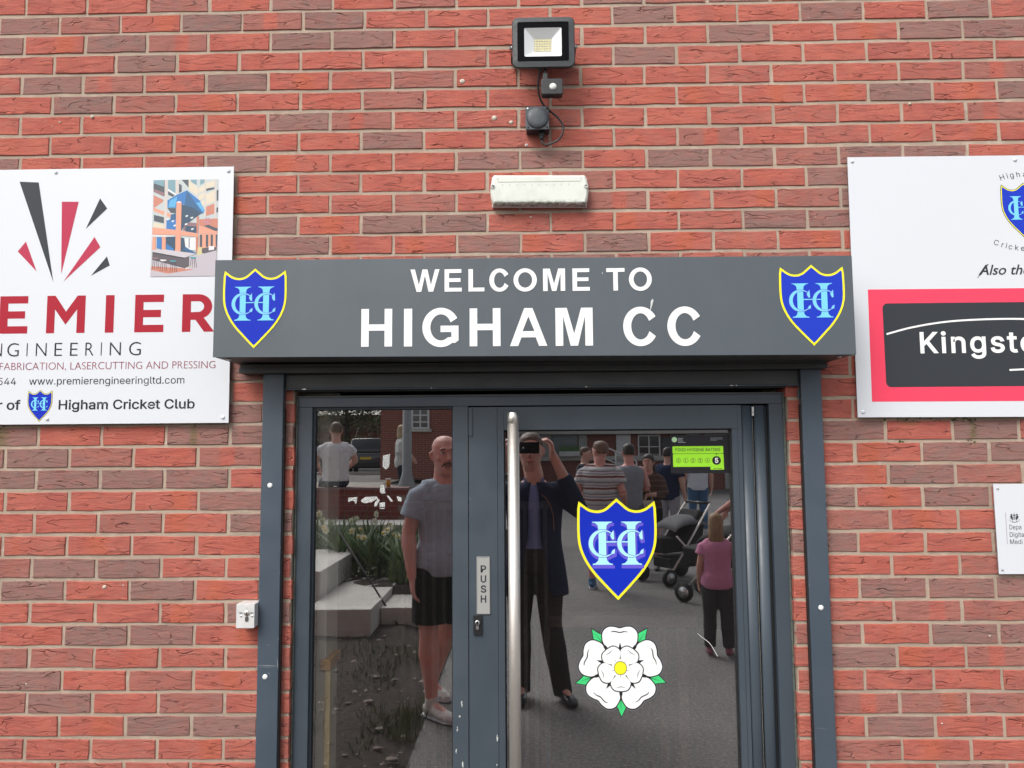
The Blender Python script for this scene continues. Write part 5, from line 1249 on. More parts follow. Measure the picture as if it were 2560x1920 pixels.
mb.flat([shield(.000207, -1.6904, 1.9975, 6)], yp, 4); mb.flat([shield(.000207, -1.6904, 1.9975, 0)], yp - .0002, 0); mb.flat([shield(.000207, -1.6904, 1.9975, -9)], yp - .0004, 1)
for i, c in enumerate(monogram()): mb.flat([[(-1.6904 + x * .000207, 1.9975 + z * .000207) for x, z in c]], yp - .0007 - .00002 * i, 2)
mb.build('crest', [M_VYEL, M_VBLUE, M_VCYAN, M_VPURP, M_VBLACK], ls)
# printed picture: an atrium with a blue folded canopy on pink posts
PC = {}
def pc(n, c):
    PC[n] = (len(PC), mat('print_' + n, tuple(v * .84 + .02 for v in srgb(*c)[:3]), .4))
for n, c in dict(pale=(196, 206, 206), glass=(120, 160, 172), darkg=(62, 74, 84), mullion=(214, 204, 198), salmon=(232, 160, 132), salmon2=(206, 128, 104), cream=(226, 214, 190), blue=(20, 118, 190), blue2=(12, 92, 140), navy=(16, 66, 96), sky=(86, 176, 226),
                 floor=(196, 188, 196), top=(206, 200, 206), bar=(84, 74, 82), black=(40, 36, 42), teal=(48, 150, 170), pink=(206, 140, 164), yellow=(216, 204, 150), white=(236, 236, 236), plum=(140, 104, 112)).items(): pc(n, c)
pm = MB(); lay = [0]
def pq(px, py):
    return (-1.3182 + (px - 92 + (py - 60) * .0285) * (.2335 / 1038), 2.7448 - (py - 60) * (.3480 / 1545))
def pp_(n, *pts):
    lay[0] += 1
    pts = [pq(min(max(x, 92 - (y - 60) * .0285), 1130 - (y - 60) * .0285), min(max(y, 60), 1605)) for x, y in pts]
    pm.flat([pts], yp - .000012 * lay[0], PC[n][0])
pp_('pale', (92, 60), (1130, 60), (1130, 1605), (48, 1605))
pp_('darkg', (92, 60), (270, 60), (270, 320), (92, 230)); pp_('glass', (92, 60), (262, 60), (262, 170), (92, 110)); pp_('plum', (92, 200), (262, 265), (262, 330), (92, 250))
pp_('salmon2', (92, 300), (250, 380), (250, 410), (120, 500), (92, 500)); pp_('salmon', (92, 500), (450, 640), (450, 700), (92, 560)); pp_('darkg', (100, 620), (260, 660), (260, 760), (100, 720)); pp_('cream', (100, 740), (260, 780), (260, 840), (92, 820))
pp_('glass', (325, 60), (440, 60), (440, 280), (325, 200)); pp_('white', (325, 205), (450, 285), (450, 310), (325, 235)); pp_('darkg', (325, 240), (430, 310), (400, 335), (325, 300))
pp_('mullion', (272, 60), (322, 60), (300, 830), (262, 830)); pp_('mullion', (445, 60), (495, 60), (495, 270), (445, 300))
pp_('darkg', (497, 120), (542, 150), (542, 250), (497, 275)); pp_('darkg', (540, 60), (650, 60), (650, 190)); pp_('cream', (650, 60), (800, 190), (800, 320), (660, 230)); pp_('glass', (690, 60), (780, 60), (780, 150), (690, 100)); pp_('glass', (835, 60), (905, 60), (905, 110), (835, 150))
for a in range(3): pp_('cream', (810, 200 + a * 120), (910, 140 + a * 120), (910, 230 + a * 120), (810, 290 + a * 120)); pp_('darkg', (925, 210 + a * 190), (1060, 190 + a * 190), (1060, 220 + a * 190), (925, 250 + a * 190))
pp_('cream', (925, 120), (1060, 80), (1060, 170), (925, 215)); pp_('cream', (925, 300), (1060, 240), (1060, 420), (925, 470)); pp_('salmon2', (925, 500), (1060, 450), (1060, 610), (925, 650))
pp_('mullion', (905, 60), (930, 60), (925, 650), (900, 650)); pp_('mullion', (1062, 60), (1096, 60), (1085, 800), (1056, 800)); pp_('darkg', (1096, 240), (1130, 230), (1125, 400), (1096, 410)); pp_('darkg', (1092, 520), (1128, 510), (1128, 590), (1092, 600))
pp_('salmon2', (820, 700), (1110, 690), (1110, 860), (820, 800)); pp_('salmon', (820, 800), (1110, 880), (1110, 930), (820, 925))
pp_('plum', (590, 740), (780, 760), (780, 900), (560, 880))
pp_('blue', (316, 390), (470, 300), (625, 232), (590, 450), (460, 510), (316, 512)); pp_('sky', (350, 400), (470, 330), (440, 500), (330, 505)); pp_('blue2', (625, 232), (780, 430), (890, 600), (720, 660), (545, 500), (590, 450))
pp_('navy', (545, 460), (740, 520), (850, 610), (720, 700), (590, 800), (530, 890), (530, 470)); pp_('blue', (625, 232), (830, 400), (905, 560), (880, 610), (760, 440)); pp_('sky', (770, 440), (840, 420), (895, 540), (885, 590))
pp_('darkg', (316, 515), (450, 515), (450, 600), (370, 590)); pp_('blue', (300, 700), (450, 700), (450, 870), (300, 850)); pp_('blue2', (370, 620), (450, 600), (450, 700), (360, 720)); pp_('navy', (600, 800), (775, 820), (775, 920), (600, 890))
for x, y in ((600, 640), (680, 670), (590, 770), (690, 850), (380, 720), (410, 790), (300, 690)): pp_('white', (x, y), (x + 45, y - 12), (x + 38, y + 14), (x + 6, y + 22))
for i in range(26):
    rr_ = random.Random(i); x, y = 940 + rr_.gauss(0, 32), 725 + rr_.gauss(0, 28); pp_('pink', (x, y), (x + 22, y + 6), (x + 10, y + 24))
pp_('darkg', (890, 810), (960, 790), (1110, 850), (1110, 890), (1060, 885))
pp_('salmon2', (780, 660), (815, 650), (805, 930), (778, 930)); pp_('salmon', (80, 820), (470, 870), (800, 930), (805, 985), (470, 950), (78, 935)); pp_('white', (78, 940), (440, 960), (440, 975), (78, 970))
pp_('blue', (150, 980), (225, 980), (225, 1180), (150, 1150)); pp_('navy', (295, 980), (440, 970), (440, 1200), (295, 1190)); pp_('blue', (300, 1080), (420, 1170), (400, 1200), (300, 1190)); pp_('navy', (525, 985), (580, 1000), (600, 1150), (775, 1250), (525, 1220)); pp_('blue2', (600, 1140), (780, 1240), (740, 1255), (560, 1180))
pp_('white', (590, 1010), (765, 990), (765, 1190), (680, 1190), (600, 1130)); pp_('darkg', (655, 1000), (668, 1000), (668, 1160), (655, 1150))
pp_('salmon', (84, 975), (135, 975), (135, 1190), (76, 1190)); pp_('salmon', (232, 975), (292, 975), (290, 1200), (232, 1195)); pp_('salmon2', (768, 985), (805, 985), (800, 1240), (766, 1230))
pp_('salmon', (460, 420), (500, 405), (542, 420), (525, 1215), (440, 1210)); pp_('white', (462, 420), (500, 408), (538, 420), (500, 436))
pp_('yellow', (800, 1150), (1110, 1150), (1105, 1300), (780, 1300)); pp_('salmon', (820, 930), (1110, 935), (1108, 1170), (820, 1150))
for x in (830, 925, 1000, 1080): pp_('darkg', (x, 950), (x + 38, 950), (x + 36, 1150), (x, 1140))
pp_('bar', (862, 1165), (960, 1150), (1095, 1150), (1095, 1200), (900, 1250), (862, 1240)); pp_('white', (970, 1135), (1055, 1130), (1055, 1190), (970, 1200))
pp_('floor', (74, 1280), (700, 1300), (1105, 1200), (1100, 1605), (48, 1605)); pp_('salmon2', (70, 1440), (560, 1480), (740, 1500), (330, 1560), (60, 1500))
pp_('bar', (84, 1215), (590, 1310), (665, 1290), (660, 1480), (590, 1480), (78, 1340)); pp_('black', (84, 1215), (590, 1312), (590, 1330), (84, 1235)); pp_('top', (80, 1180), (300, 1180), (780, 1250), (590, 1310), (80, 1212))
pp_('mullion', (590, 1480), (740, 1420), (740, 1440), (620, 1500))
for x, c in ((130, 'plum'), (255, 'white'), (410, 'teal'), (725, 'teal')):
    y = 1300 if x < 200 else 1335 if x < 300 else 1350 if x < 500 else 1300
    pp_(c, (x - 55, y), (x + 50, y + 5), (x + 40, y + 25), (x - 30, y + 30))
    hgt = 190 if x < 500 else 170
    for dx in (-45, -15, 20, 45): pp_('black', (x + dx * .7, y + 25), (x + dx * .7 + 7, y + 25), (x + dx * 1.2 + 7, y + hgt), (x + dx * 1.2, y + hgt))
pm.build('printed_picture', [m for _, m in sorted(PC.values(), key=lambda q: q[0])], ls)

# right: sponsor board cut by the frame
rs_ = thing('club_board', 'white club board with a red bordered grey panel reading Kingsto', 'sign', (0, 0, 0))
board(rs_, [(1.1199, 1.8842), (2.92, 1.8760), (2.92, 2.7850), (1.1248, 2.7915)], YS, YS + .004)
for x, z in ((1.1411, 2.7765), (1.7009, 2.7735), (1.1377, 1.9018), (1.75, 1.897), (2.3, 2.77), (2.3, 1.895)):
    screw(rs_, x, z, YS)
p = MB()
p.flat([[(1.1699, 1.9365), (2.35, 1.9330), (2.355, 2.3200), (1.1737, 2.3228)]], yp, 0)
p.flat([rrect(1.2205, 2.30, 1.9855, 2.2735, .017, 6)], yp - .0003, 1)
arc = smooth_open([(1.2295, 2.1672), (1.30, 2.186), (1.38, 2.2010), (1.47, 2.2110), (1.5907, 2.2155), (1.70, 2.2145), (1.85, 2.205), (2.0, 2.187)], 5)
p.flat([stroke(arc, .0062)], yp - .0006, 2)
p.flat([stroke(smooth_open([(1.6365, 2.0405), (1.75, 2.046), (1.9, 2.060), (2.1, 2.09)], 4), .0062)], yp - .0006, 2)
put_text(p, 'Kingsto', INTER, 1.3410, 1.7330, 2.1000, .0735, yp - .0006, 2, bold=.016, track=.055)
p.build('grey_panel_print', [M_VPINK, M_VCHAR, M_VWHITE], rs_)
p = MB()
for i, (ch, x, z, a) in enumerate((('H', 1.6462, 2.7000, 17), ('i', 1.6702, 2.7065, 14), ('g', 1.6805, 2.7090, 11), ('h', 1.7020, 2.7110, 8), ('a', 1.724, 2.713, 4))):
    if ch in 'Hgha' or ch == 'i':
        adv, s = INTER[ch]; sz = .0370
        for g in split_contours(parse_glyph(s)):
            p.flat([[(x + (q[0] * cos(radians(a)) - q[1] * sin(radians(a))) * sz, z + (q[0] * sin(radians(a)) + q[1] * cos(radians(a))) * sz) for q in c] for c in g], yp)
for i, (ch, x, z, a) in enumerate((('C', 1.6075, 2.4760, -20), ('r', 1.6330, 2.4665, -17), ('i', 1.6480, 2.4620, -14), ('c', 1.6580, 2.4590, -11), ('k', 1.6790, 2.4550, -8), ('e', 1.7000, 2.4520, -5), ('t', 1.7220, 2.4500, -2))):
    adv, s = INTER[ch]; sz = .0370
    for g in split_contours(parse_glyph(s)):
        p.flat([[(x + (q[0] * cos(radians(a)) - q[1] * sin(radians(a))) * sz, z + (q[0] * sin(radians(a)) + q[1] * cos(radians(a))) * sz) for q in c] for c in g], yp)
put_text(p, 'Also the', GILL, 1.5520, 1.7230, 2.3690, .0350, yp, bold=.012, shear=.30)
p.flat([stroke(smooth_open([(1.548, 2.359), (1.560, 2.372), (1.574, 2.392), (1.588, 2.407)], 3), [.002] * 3 + [.006] * 5 + [.003] * 2)], yp)
p.build('board_lettering', M_VCHAR, rs_)['kind'] = 'stuff'
mb = MB()
mb.flat([shield(.000377, 1.7225, 2.6840, 5)], yp, 4); mb.flat([shield(.000377, 1.7225, 2.6840, 0)], yp - .0002, 0); mb.flat([shield(.000377, 1.7225, 2.6840, -8)], yp - .0004, 1)
for i, c in enumerate(monogram()): mb.flat([[(1.7225 + x * .000377, 2.6840 + z * .000377) for x, z in c]], yp - .0007 - .00002 * i, 2)
mb.build('crest', [M_VYEL, M_VBLUE2, M_VCYAN, M_VPURP, M_VCHAR], rs_)

# small department plaque
dp = thing('department_plaque', 'small white plaque with a coat of arms and black lettering starting Depa', 'sign', (0, 0, 0))
board(dp, [(1.5637, 1.3597), (1.98, 1.3590), (1.98, 1.6565), (1.5621, 1.6569)], -.0155, -.0115)
for x, z in ((1.576, 1.6417), (1.5757, 1.3733), (1.965, 1.6410), (1.965, 1.3730)): screw(dp, x, z, -.0155, M_ZINC, .0035)
yq = -.0158
p = MB(); p.flat([[(1.5963, 1.4585), (1.5975, 1.4585), (1.5978, 1.5620), (1.5966, 1.5620)]], yq); p.build('plum_rule', mat('plum_print', (.22, .08, .20), .5), dp)
p = MB()
put_text(p, 'Depa', INTER, 1.6070, 1.6460, 1.5062, .0152, yq); put_text(p, 'Digita', INTER, 1.6067, 1.6530, 1.4815, .0152, yq); put_text(p, 'Medi', INTER, 1.6060, 1.6470, 1.4580, .0152, yq)
p.build('plaque_lettering', M_VCHAR, dp)['kind'] = 'stuff'
p = MB()          # crowned shield between two beasts on a scroll, as small as it is printed
cx, cz = 1.6254, 1.5450
e = lambda pts: [(cx + a * .001, cz + b * .001) for a, b in pts]
p.flat([e(rrect(-4.0, 4.0, -7, 5, 2.5, 3))], yq, 1)
for s in (-1, 1):
    p.flat([e([(s * 5, -8), (s * 8, -9), (s * 9, -3), (s * 13, -6), (s * 12, 0), (s * 15, 4), (s * 11, 5), (s * 12, 11), (s * 8, 13), (s * 6, 9), (s * 8, 6), (s * 5, 3)])], yq, 0)
    p.flat([stroke(e([(s * 17, -6), (s * 14, -11), (s * 8, -13), (s * 4, -11)]), .0012)], yq, 0)
p.flat([e([(-4, 6), (-5, 10), (-2, 9), (0, 13), (2, 9), (5, 10), (4, 6)])], yq, 0); p.flat([stroke(e([(0, 12), (0, 16)]), .0012)], yq - .0001, 0)
p.flat([stroke(e([(-9, -14), (-3, -15.5), (3, -15.5), (9, -14)]), .0016)], yq, 0)
for a in (-2, 0, 2): p.flat([stroke(e([(a, -6), (a, 4)]), .0007)], yq - .0002, 0)
p.build('coat_of_arms', [M_VCHAR, mat('pale_grey_print', (.45, .46, .47), .5)], dp)

# ------------------------------------------------------------------ floodlight with its sensor
fl = thing('floodlight', 'black LED floodlight with a small motion sensor hanging below it, above the club sign', 'floodlight', (0, 0, 0))
mb = MB(); _o = rrect(-.0408, .1744, 3.0852, 3.2678, .021, 8); _m = [(.0668 + (x - .0668) * .975, 3.1765 + (z - 3.1765) * .97) for x, z in _o]; _i = rrect(-.0225, .1540, 3.1065, 3.2480, .006, 8)
nn = len(_o)
mb.add([(.0668 + (x - .0668) * .93, -.088, 3.1765 + (z - 3.1765) * .88) for x, z in _o] + [(x, -.114, z) for x, z in _o] + [(x, -.1185, z) for x, z in _m] + [(x, -.1205, z) for x, z in _i] + [(x, -.110, z) for x, z in _i],
       [(r * nn + i, (r + 1) * nn + i, (r + 1) * nn + (i + 1) % nn, r * nn + (i + 1) % nn)[::-1] for r in range(4) for i in range(nn)] + [tuple(range(nn))[::-1]], 0, False)
mb.build('housing', M_FLOOD, fl)
mb = MB()
ou, inn = rrect(-.0225, .1540, 3.1065, 3.2480, .006, 5), rrect(.0012, .1292, 3.1250, 3.2275, .005, 5)
mb.flat([ou, inn[::-1]], -.1190)
mb.build('glass_border', M_BLKGLASS, fl)
mb = MB()
n = len(inn)
lx0, lx1, lz0, lz1 = .0355, .0950, 3.1530, 3.1985
back = rrect(lx0, lx1, lz0, lz1, .001, 5)
mb.add([(x, -.1188, z) for x, z in inn] + [(x, -.097, z) for x, z in back], [(i, (i + 1) % n, n + (i + 1) % n, n + i) for i in range(n)], 0, False)
mb.build('reflector', M_REFL, fl)
mb = MB().flat([back], -.0972); ledb = mb.build('led_board', mat('led_board', (.42, .41, .33), .5), fl)
mb = MB()
for i in range(10):
    for j in range(5):
        x = lx0 + .004 + i * .0057; z = lz0 + .0048 + j * .0089
        mb.box(x - .0019, x + .0019, -.0985, -.0975, z - .0030, z + .0030)
o = mb.build('led_chips', mat('yellow_phosphor', (.80, .74, .42), .35, vary=.2, vscale=300), fl)
for s, x in ((-1, -.0408), (1, .1744)):
    MB().lathe((x, -.102, 3.1650), (s, 0, 0), [(0, .008), (.003, .008), (.0031, .0062), (.0105, .0055), (.0110, .003)], 12).build('pivot_bolt', M_ZINC, fl)
mb = MB(); mb.box(-.046, .1795, -.030, -.003, 3.160, 3.172); mb.box(-.0465, -.0435, -.108, -.003, 3.158, 3.174); mb.box(.1772, .1802, -.108, -.003, 3.158, 3.174); mb.build('bracket', M_FLOOD, fl, .001)
mb = MB(); mb.lathe((.0553, -.100, 3.0905), (0, 0, -1), [(0, .0068), (.006, .0068), (.0062, .0055), (.0105, .0048)], 14); mb.build('cable_gland', M_LIDGREY, fl)
mb = MB(); mb.cyl((.0715, -.100, 3.0905), (.0715, -.095, 3.060), .0052, 14); mb.rbox((.0725, -.100, 3.054), (.0165, .018, .032)); mb.build('sensor_arm', M_PVCBLK, fl, .002)
sn = MB().prism(rrect(.0575, .1315, 2.984, 3.0405, .008, 5), -.130, -.098).build('sensor_body', M_PVCBLK, fl, .003, 2)
mb = MB(); mb.ball((.0975, -.1295, 3.0110), (.0125, .008, .0125), 20, 12); mb.build('sensor_lens', mat('milky_lens', (.74, .74, .72), .25), sn)
# its cable
cb = MB(); pts = smooth_open([(.0553, -.100, 3.081), (.0500, -.088, 3.060), (.0480, -.075, 3.030), (.0585, -.058, 2.995), (.0830, -.048, 2.968), (.1110, -.046, 2.945), (.1320, -.046, 2.915), (.1330, -.046, 2.886), (.1170, -.042, 2.861), (.0900, -.036, 2.850), (.0720, -.033, 2.848), (.0610, -.031, 2.857), (.0590, -.030, 2.866)], 6)
cb.tube(pts, .0036, 10)
tag(cb.build('floodlight_cable', mat('black_cable', (.022, .022, .025), .38)), 'black cable looping from the floodlight down to the round-lidded junction box', 'cable')
# junction box
jb = thing('junction_box', 'square black junction box with a round grey lid under the floodlight', 'junction box', (0, 0, 0))
MB().box(.0055, .0865, -.055, -.002, 2.8965, 2.9745).build('base', M_PVCBLK, jb, .003)
MB().prism(rrect(.0030, .0855, 2.8915, 2.9745, .004, 3), -.062, -.0552).build('lid', M_LIDGREY, jb, .0015)
MB().lathe((.0448, -.062, 2.9325), (0, -1, 0), [(0, .0375), (.004, .0370), (.0065, .034), (.0085, .022), (.0092, .001)], 40).build('lid_dome', M_LIDGREY, jb)
for x in (.0115, .0775):
    for z in (2.8995, 2.9665): MB().lathe((x, -.062, z), (0, -1, 0), [(0, .0042), (.0008, .0042), (.0009, .0015)], 10).build('screw', M_ZINC if z > 2.93 and x < .03 else M_PVCBLK, jb)
mb = MB(); mb.lathe((.0590, -.030, 2.8960), (0, 0, -1), [(0, .0095), (.006, .0095), (.0065, .0120), (.017, .0120), (.0175, .0095), (.026, .0085), (.029, .0050)], 10, smooth=False); mb.build('cable_gland', M_PVCBLK, jb)

# bulkhead light
bk = thing('bulkhead_light', 'long white emergency bulkhead light with algae along its lower edge', 'lamp', (0, 0, 0))
mb = MB(); mb.prism([(-.117, 2.632), (.2155, 2.6275), (.2155, 2.7355), (-.117, 2.7405)], -.018, -.002); mb.build('base_tray', M_WHPLAST, bk, .003)
# diffuser: a faceted dome over the tray
def ringpts(x0, x1, z0, z1, y, bow):
    P = [(x0 + .004, z0), (x1 - .004, z0 - .0045), (x1 + bow * .5, z0 + .02), (x1 + bow, (z0 + z1) / 2), (x1 + bow * .3, z1 - .022), (x1 - .006, z1 - .0045), (x0 + .006, z1), (x0 - bow * .3, z1 - .02), (x0 - bow, (z0 + z1) / 2), (x0 - bow * .5, z0 + .022)]
    return [(x, y, z) for x, z in P]
mb = MB()
r0 = ringpts(-.1165, .2155, 2.6340, 2.7400, -.014, .006)
r1 = ringpts(-.1175, .2165, 2.6330, 2.7405, -.016, .006)
r2 = ringpts(-.1155, .2145, 2.6350, 2.7390, -.036, .006)
r3 = ringpts(-.1110, .2100, 2.6400, 2.7345, -.044, .004)
n = len(r0)
mb.add(r0 + r1 + r2 + r3, [(k * n + i, k * n + (i + 1) % n, (k + 1) * n + (i + 1) % n, (k + 1) * n + i) for k in range(3) for i in range(n)] + [tuple(range(3 * n, 4 * n))])
mb.build('diffuser', M_DIFF, bk, .003, 2)
for x, z in ((-.1125, 2.6950), (.2115, 2.6925)):
    nub = MB().lathe((x, -.038, z), (0, -1, 0), [(0, .0085), (.008, .0078), (.0085, .0050), (.006, .0045)], 18).build('screw_boss', mat('clear_grey_plastic', (.50, .51, .48), .25), bk)
    MB().lathe((x - .001, -.0435, z - .002), (0, -1, 0), [(0, .0035), (.002, .0032)], 10).build('boss_screw', M_ZINC, nub)
mb = MB()
for i in range(10):
    x = -.080 + i * .0256; mb.box(x, x + .0022, -.0448, -.0440, 2.6975 - .0137 * (x + .1) * .1, 2.7035)
mb.box(-.094, .192, -.0447, -.0440, 2.7105, 2.7128); mb.box(-.0965, -.0940, -.0450, -.0440, 2.7180, 2.7260); mb.box(.1935, .1955, -.0450, -.0440, 2.7150, 2.7260)
mb.build('inner_strip_marks', mat('dull_grey_green', (.46, .48, .43), .5), bk)

# shutter key switch
ks = thing('key_switch', 'small silver shutter key switch box marked Close and Open beside the left guide rail', 'switch', (0, 0, 0))
MB().prism(rrect(-.9700, -.9098, 1.2010, 1.2790, .003, 3), -.0600, -.0015).build('housing', M_CAST, ks, .002)
MB().prism(rrect(-.9705, -.9094, 1.2005, 1.2795, .004, 3), -.0635, -.0602).build('cover', M_CAST, ks, .001)
MB().lathe((-.9350, -.0635, 1.2500), (0, -1, 0), [(0, .0095), (.0025, .0090), (.0042, .0062), (.0045, .001)], 24).build('key_barrel', M_STEELCAP, ks)
mb = MB(); mb.lathe((-.9350, -.0682, 1.2530), (0, -1, 0), [(0, .0019), (.0003, .0019)], 10); mb.box(-.9356, -.9344, -.0686, -.0680, 1.2445, 1.2530); mb.build('keyhole', M_BLACKRUB, ks)
MB().prism(rrect(-.9402, -.9290, 1.2225, 1.2390, .0035, 4), -.0650, -.0634).build('name_badge', mat('dark_bronze', (.16, .15, .14), .4, .6), ks)
for x in (-.9535, -.9165): MB().lathe((x, -.0635, 1.2398), (0, -1, 0), [(0, .0038), (.0010, .0036), (.0011, .001)], 12).build('screw', M_STEELCAP, ks)
mb = MB(); put_text(mb, 'Close', INTER, -.9605, -.9470, 1.2480, .0052, -.0640, bold=.02); put_text(mb, 'Open', INTER, -.9225, -.9115, 1.2480, .0052, -.0640, bold=.02); mb.box(-.9354, -.9346, -.0640, -.0636, 1.2640, 1.2690)
mb.build('marking', M_VCHAR, ks)['kind'] = 'stuff'
# ------------------------------------------------------------------ inside the entrance
M_INW = mat('cream_painted_wall', (0.90, 0.86, 0.76), 0.7, vary=0.05, vscale=3)
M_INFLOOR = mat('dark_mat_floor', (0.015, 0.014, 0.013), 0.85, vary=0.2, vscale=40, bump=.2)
M_OAK = mat('varnished_oak', (0.70, 0.36, 0.10), 0.4, vary=0.25, vscale=14, stretch=(1, 1, 6))
M_OAKD = mat('oiled_oak_plank', (0.12, 0.06, 0.03), 0.5, vary=0.25, vscale=10, stretch=(1, 4, 4))
def st(name, mb, m):
    o = mb.build(name, m); o['kind'] = 'structure'; return o
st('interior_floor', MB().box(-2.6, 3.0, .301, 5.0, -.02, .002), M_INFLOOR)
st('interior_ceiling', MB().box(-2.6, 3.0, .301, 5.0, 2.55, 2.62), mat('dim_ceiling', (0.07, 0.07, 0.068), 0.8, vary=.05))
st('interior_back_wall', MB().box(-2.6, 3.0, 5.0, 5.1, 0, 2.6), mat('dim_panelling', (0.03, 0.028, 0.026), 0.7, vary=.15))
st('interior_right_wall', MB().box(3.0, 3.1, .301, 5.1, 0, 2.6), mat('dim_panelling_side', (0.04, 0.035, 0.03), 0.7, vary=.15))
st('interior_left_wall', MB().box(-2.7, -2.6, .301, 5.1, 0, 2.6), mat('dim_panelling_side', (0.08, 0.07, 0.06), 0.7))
st('lobby_side_wall', MB().box(-.83, -.7228, .140, .2995, 0, 2.5), M_INW)
hr = thing('handrail', 'pale timber post capped by a varnished oak handrail end behind the sidelight', 'handrail', (0, 0, 0))
MB().box(-.7225, -.7030, .125, .150, .002, 1.013).build('post', mat('pale_pine', (0.80, 0.62, 0.32), 0.5, vary=.12, vscale=8, stretch=(1, 1, .2)), hr, .002)
MB().box(-.737, -.701, .118, .263, 1.0135, 1.047).build('rail', M_OAK, hr, .003)
bal = thing('lobby_balustrade', 'faint slatted balustrade with a pale top rail standing inside behind the glass', 'balustrade', (0, 0, 0))
M_BAL = mat('painted_balustrade', (0.07, 0.062, 0.055), 0.5, vary=.1)
MB().box(-.62, .10, 1.0, 1.05, 1.500, 1.535).build('top_rail', M_BAL, bal, .004)
for i in range(15):
    x = -.60 + i * .048
    MB().box(x, x + .018, 1.01, 1.035, .002, 1.499).build('slat', M_BAL, bal)
bn = thing('oak_table', 'oak topped table standing in the lobby behind the door', 'table', (0, 0, 0))
MB().box(.02, .80, 1.10, 1.75, .93, .985).build('table_top', M_OAKD, bn, .004)
for x in (.06, .72):
    for y_ in (1.14, 1.68): MB().box(x, x + .04, y_, y_ + .04, .002, .929).build('leg', M_OAKD, bn)
# ------------------------------------------------------------------ people: one continuous remeshed body each, clothes laid over it
def skin_mat(name, c, red=.15):
    m = bpy.data.materials.new(name); t = NT(m); P = t.pos()
    t.setc(t.mix(t.maprange(t.noise(P, 9, 4), .35, .7, 0, red * 4), c, (c[0] * 1.05, c[1] * .72, c[2] * .68, 1)))
    t.b.inputs['Roughness'].default_value = .5; t.b.inputs['Subsurface Weight'].default_value = .08
    t.b.inputs['Subsurface Radius'].default_value = (.01, .004, .002)
    t.t.links.new(t.bump(t.noise(P, 350, 3), .1, .0006), t.b.inputs['Normal'])
    return m
def cloth_mat(name, c, rough=.9, fold=.5, stripes=None, vert=None):
    m = bpy.data.materials.new(name); t = NT(m); P = t.pos()
    c = (*c[:3], 1)
    col = t.mix(t.maprange(t.noise(P, 14, 4), .35, .7, 0, .25), c, (c[0] * .8, c[1] * .8, c[2] * .82, 1))
    if stripes:
        O = t.obj(); sp = t.n('SeparateXYZ'); t.t.links.new(O, sp.inputs[0])
        w = t.math('FRACT', t.math('MULTIPLY', t.math('ADD', sp.outputs[2], t.math('MULTIPLY', t.noise(O, 3, 2), .05)), stripes[0]))
        prev = col
        for a, b, cc in stripes[1]:
            k = t.math('MULTIPLY', t.math('GREATER_THAN', w, a), t.math('LESS_THAN', w, b))
            prev = t.mix(k, prev, (*cc, 1))
        col = prev
    t.setc(col); t.b.inputs['Roughness'].default_value = rough
    t.b.inputs['Sheen Weight'].default_value = .15 if sum(c[:3]) > .3 else .0
    t.b.inputs['Specular IOR Level'].default_value = .2
    h = t.math('ADD', t.math('MULTIPLY', t.noise(t.mapping(P, (7, 7, 11), rot=(.3, .5, .2)), 1.0, 4, .55, 1.2), 1.0), t.math('MULTIPLY', t.noise(P, 600, 2), .02))
    t.t.links.new(t.bump(h, fold, .05), t.b.inputs['Normal'])
    return m
SK_PINK = skin_mat('pink_fair_skin', (.66, .37, .31, 1), .2)
SK_FAIR = skin_mat('fair_skin', (.60, .37, .29, 1))
def hair_mat(name, c):
    m = bpy.data.materials.new(name); t = NT(m); P = t.pos()
    f = t.noise(t.mapping(P, (90, 90, 8)), 1.0, 4, .7)
    t.setc(t.mix(t.maprange(f, .35, .65), (c[0] * .55, c[1] * .55, c[2] * .55, 1), (*c, 1))); t.b.inputs['Roughness'].default_value = .5
    t.t.links.new(t.bump(f, .7, .006), t.b.inputs['Normal'])
    return m

def remesh(o, vox, it=4, fac=.6):
    r = o.modifiers.new('union', 'REMESH'); r.mode = 'VOXEL'; r.voxel_size = vox; r.use_smooth_shade = True
    s = o.modifiers.new('relax', 'SMOOTH'); s.iterations = it; s.factor = fac
    return o
def rot2(v, a): return Vector((v.x * cos(a) - v.y * sin(a), v.x * sin(a) + v.y * cos(a), v.z))

def bezl(a, b, c, n=5):
    """points a..c bending through b"""
    return smooth_open([a, b, c], n)

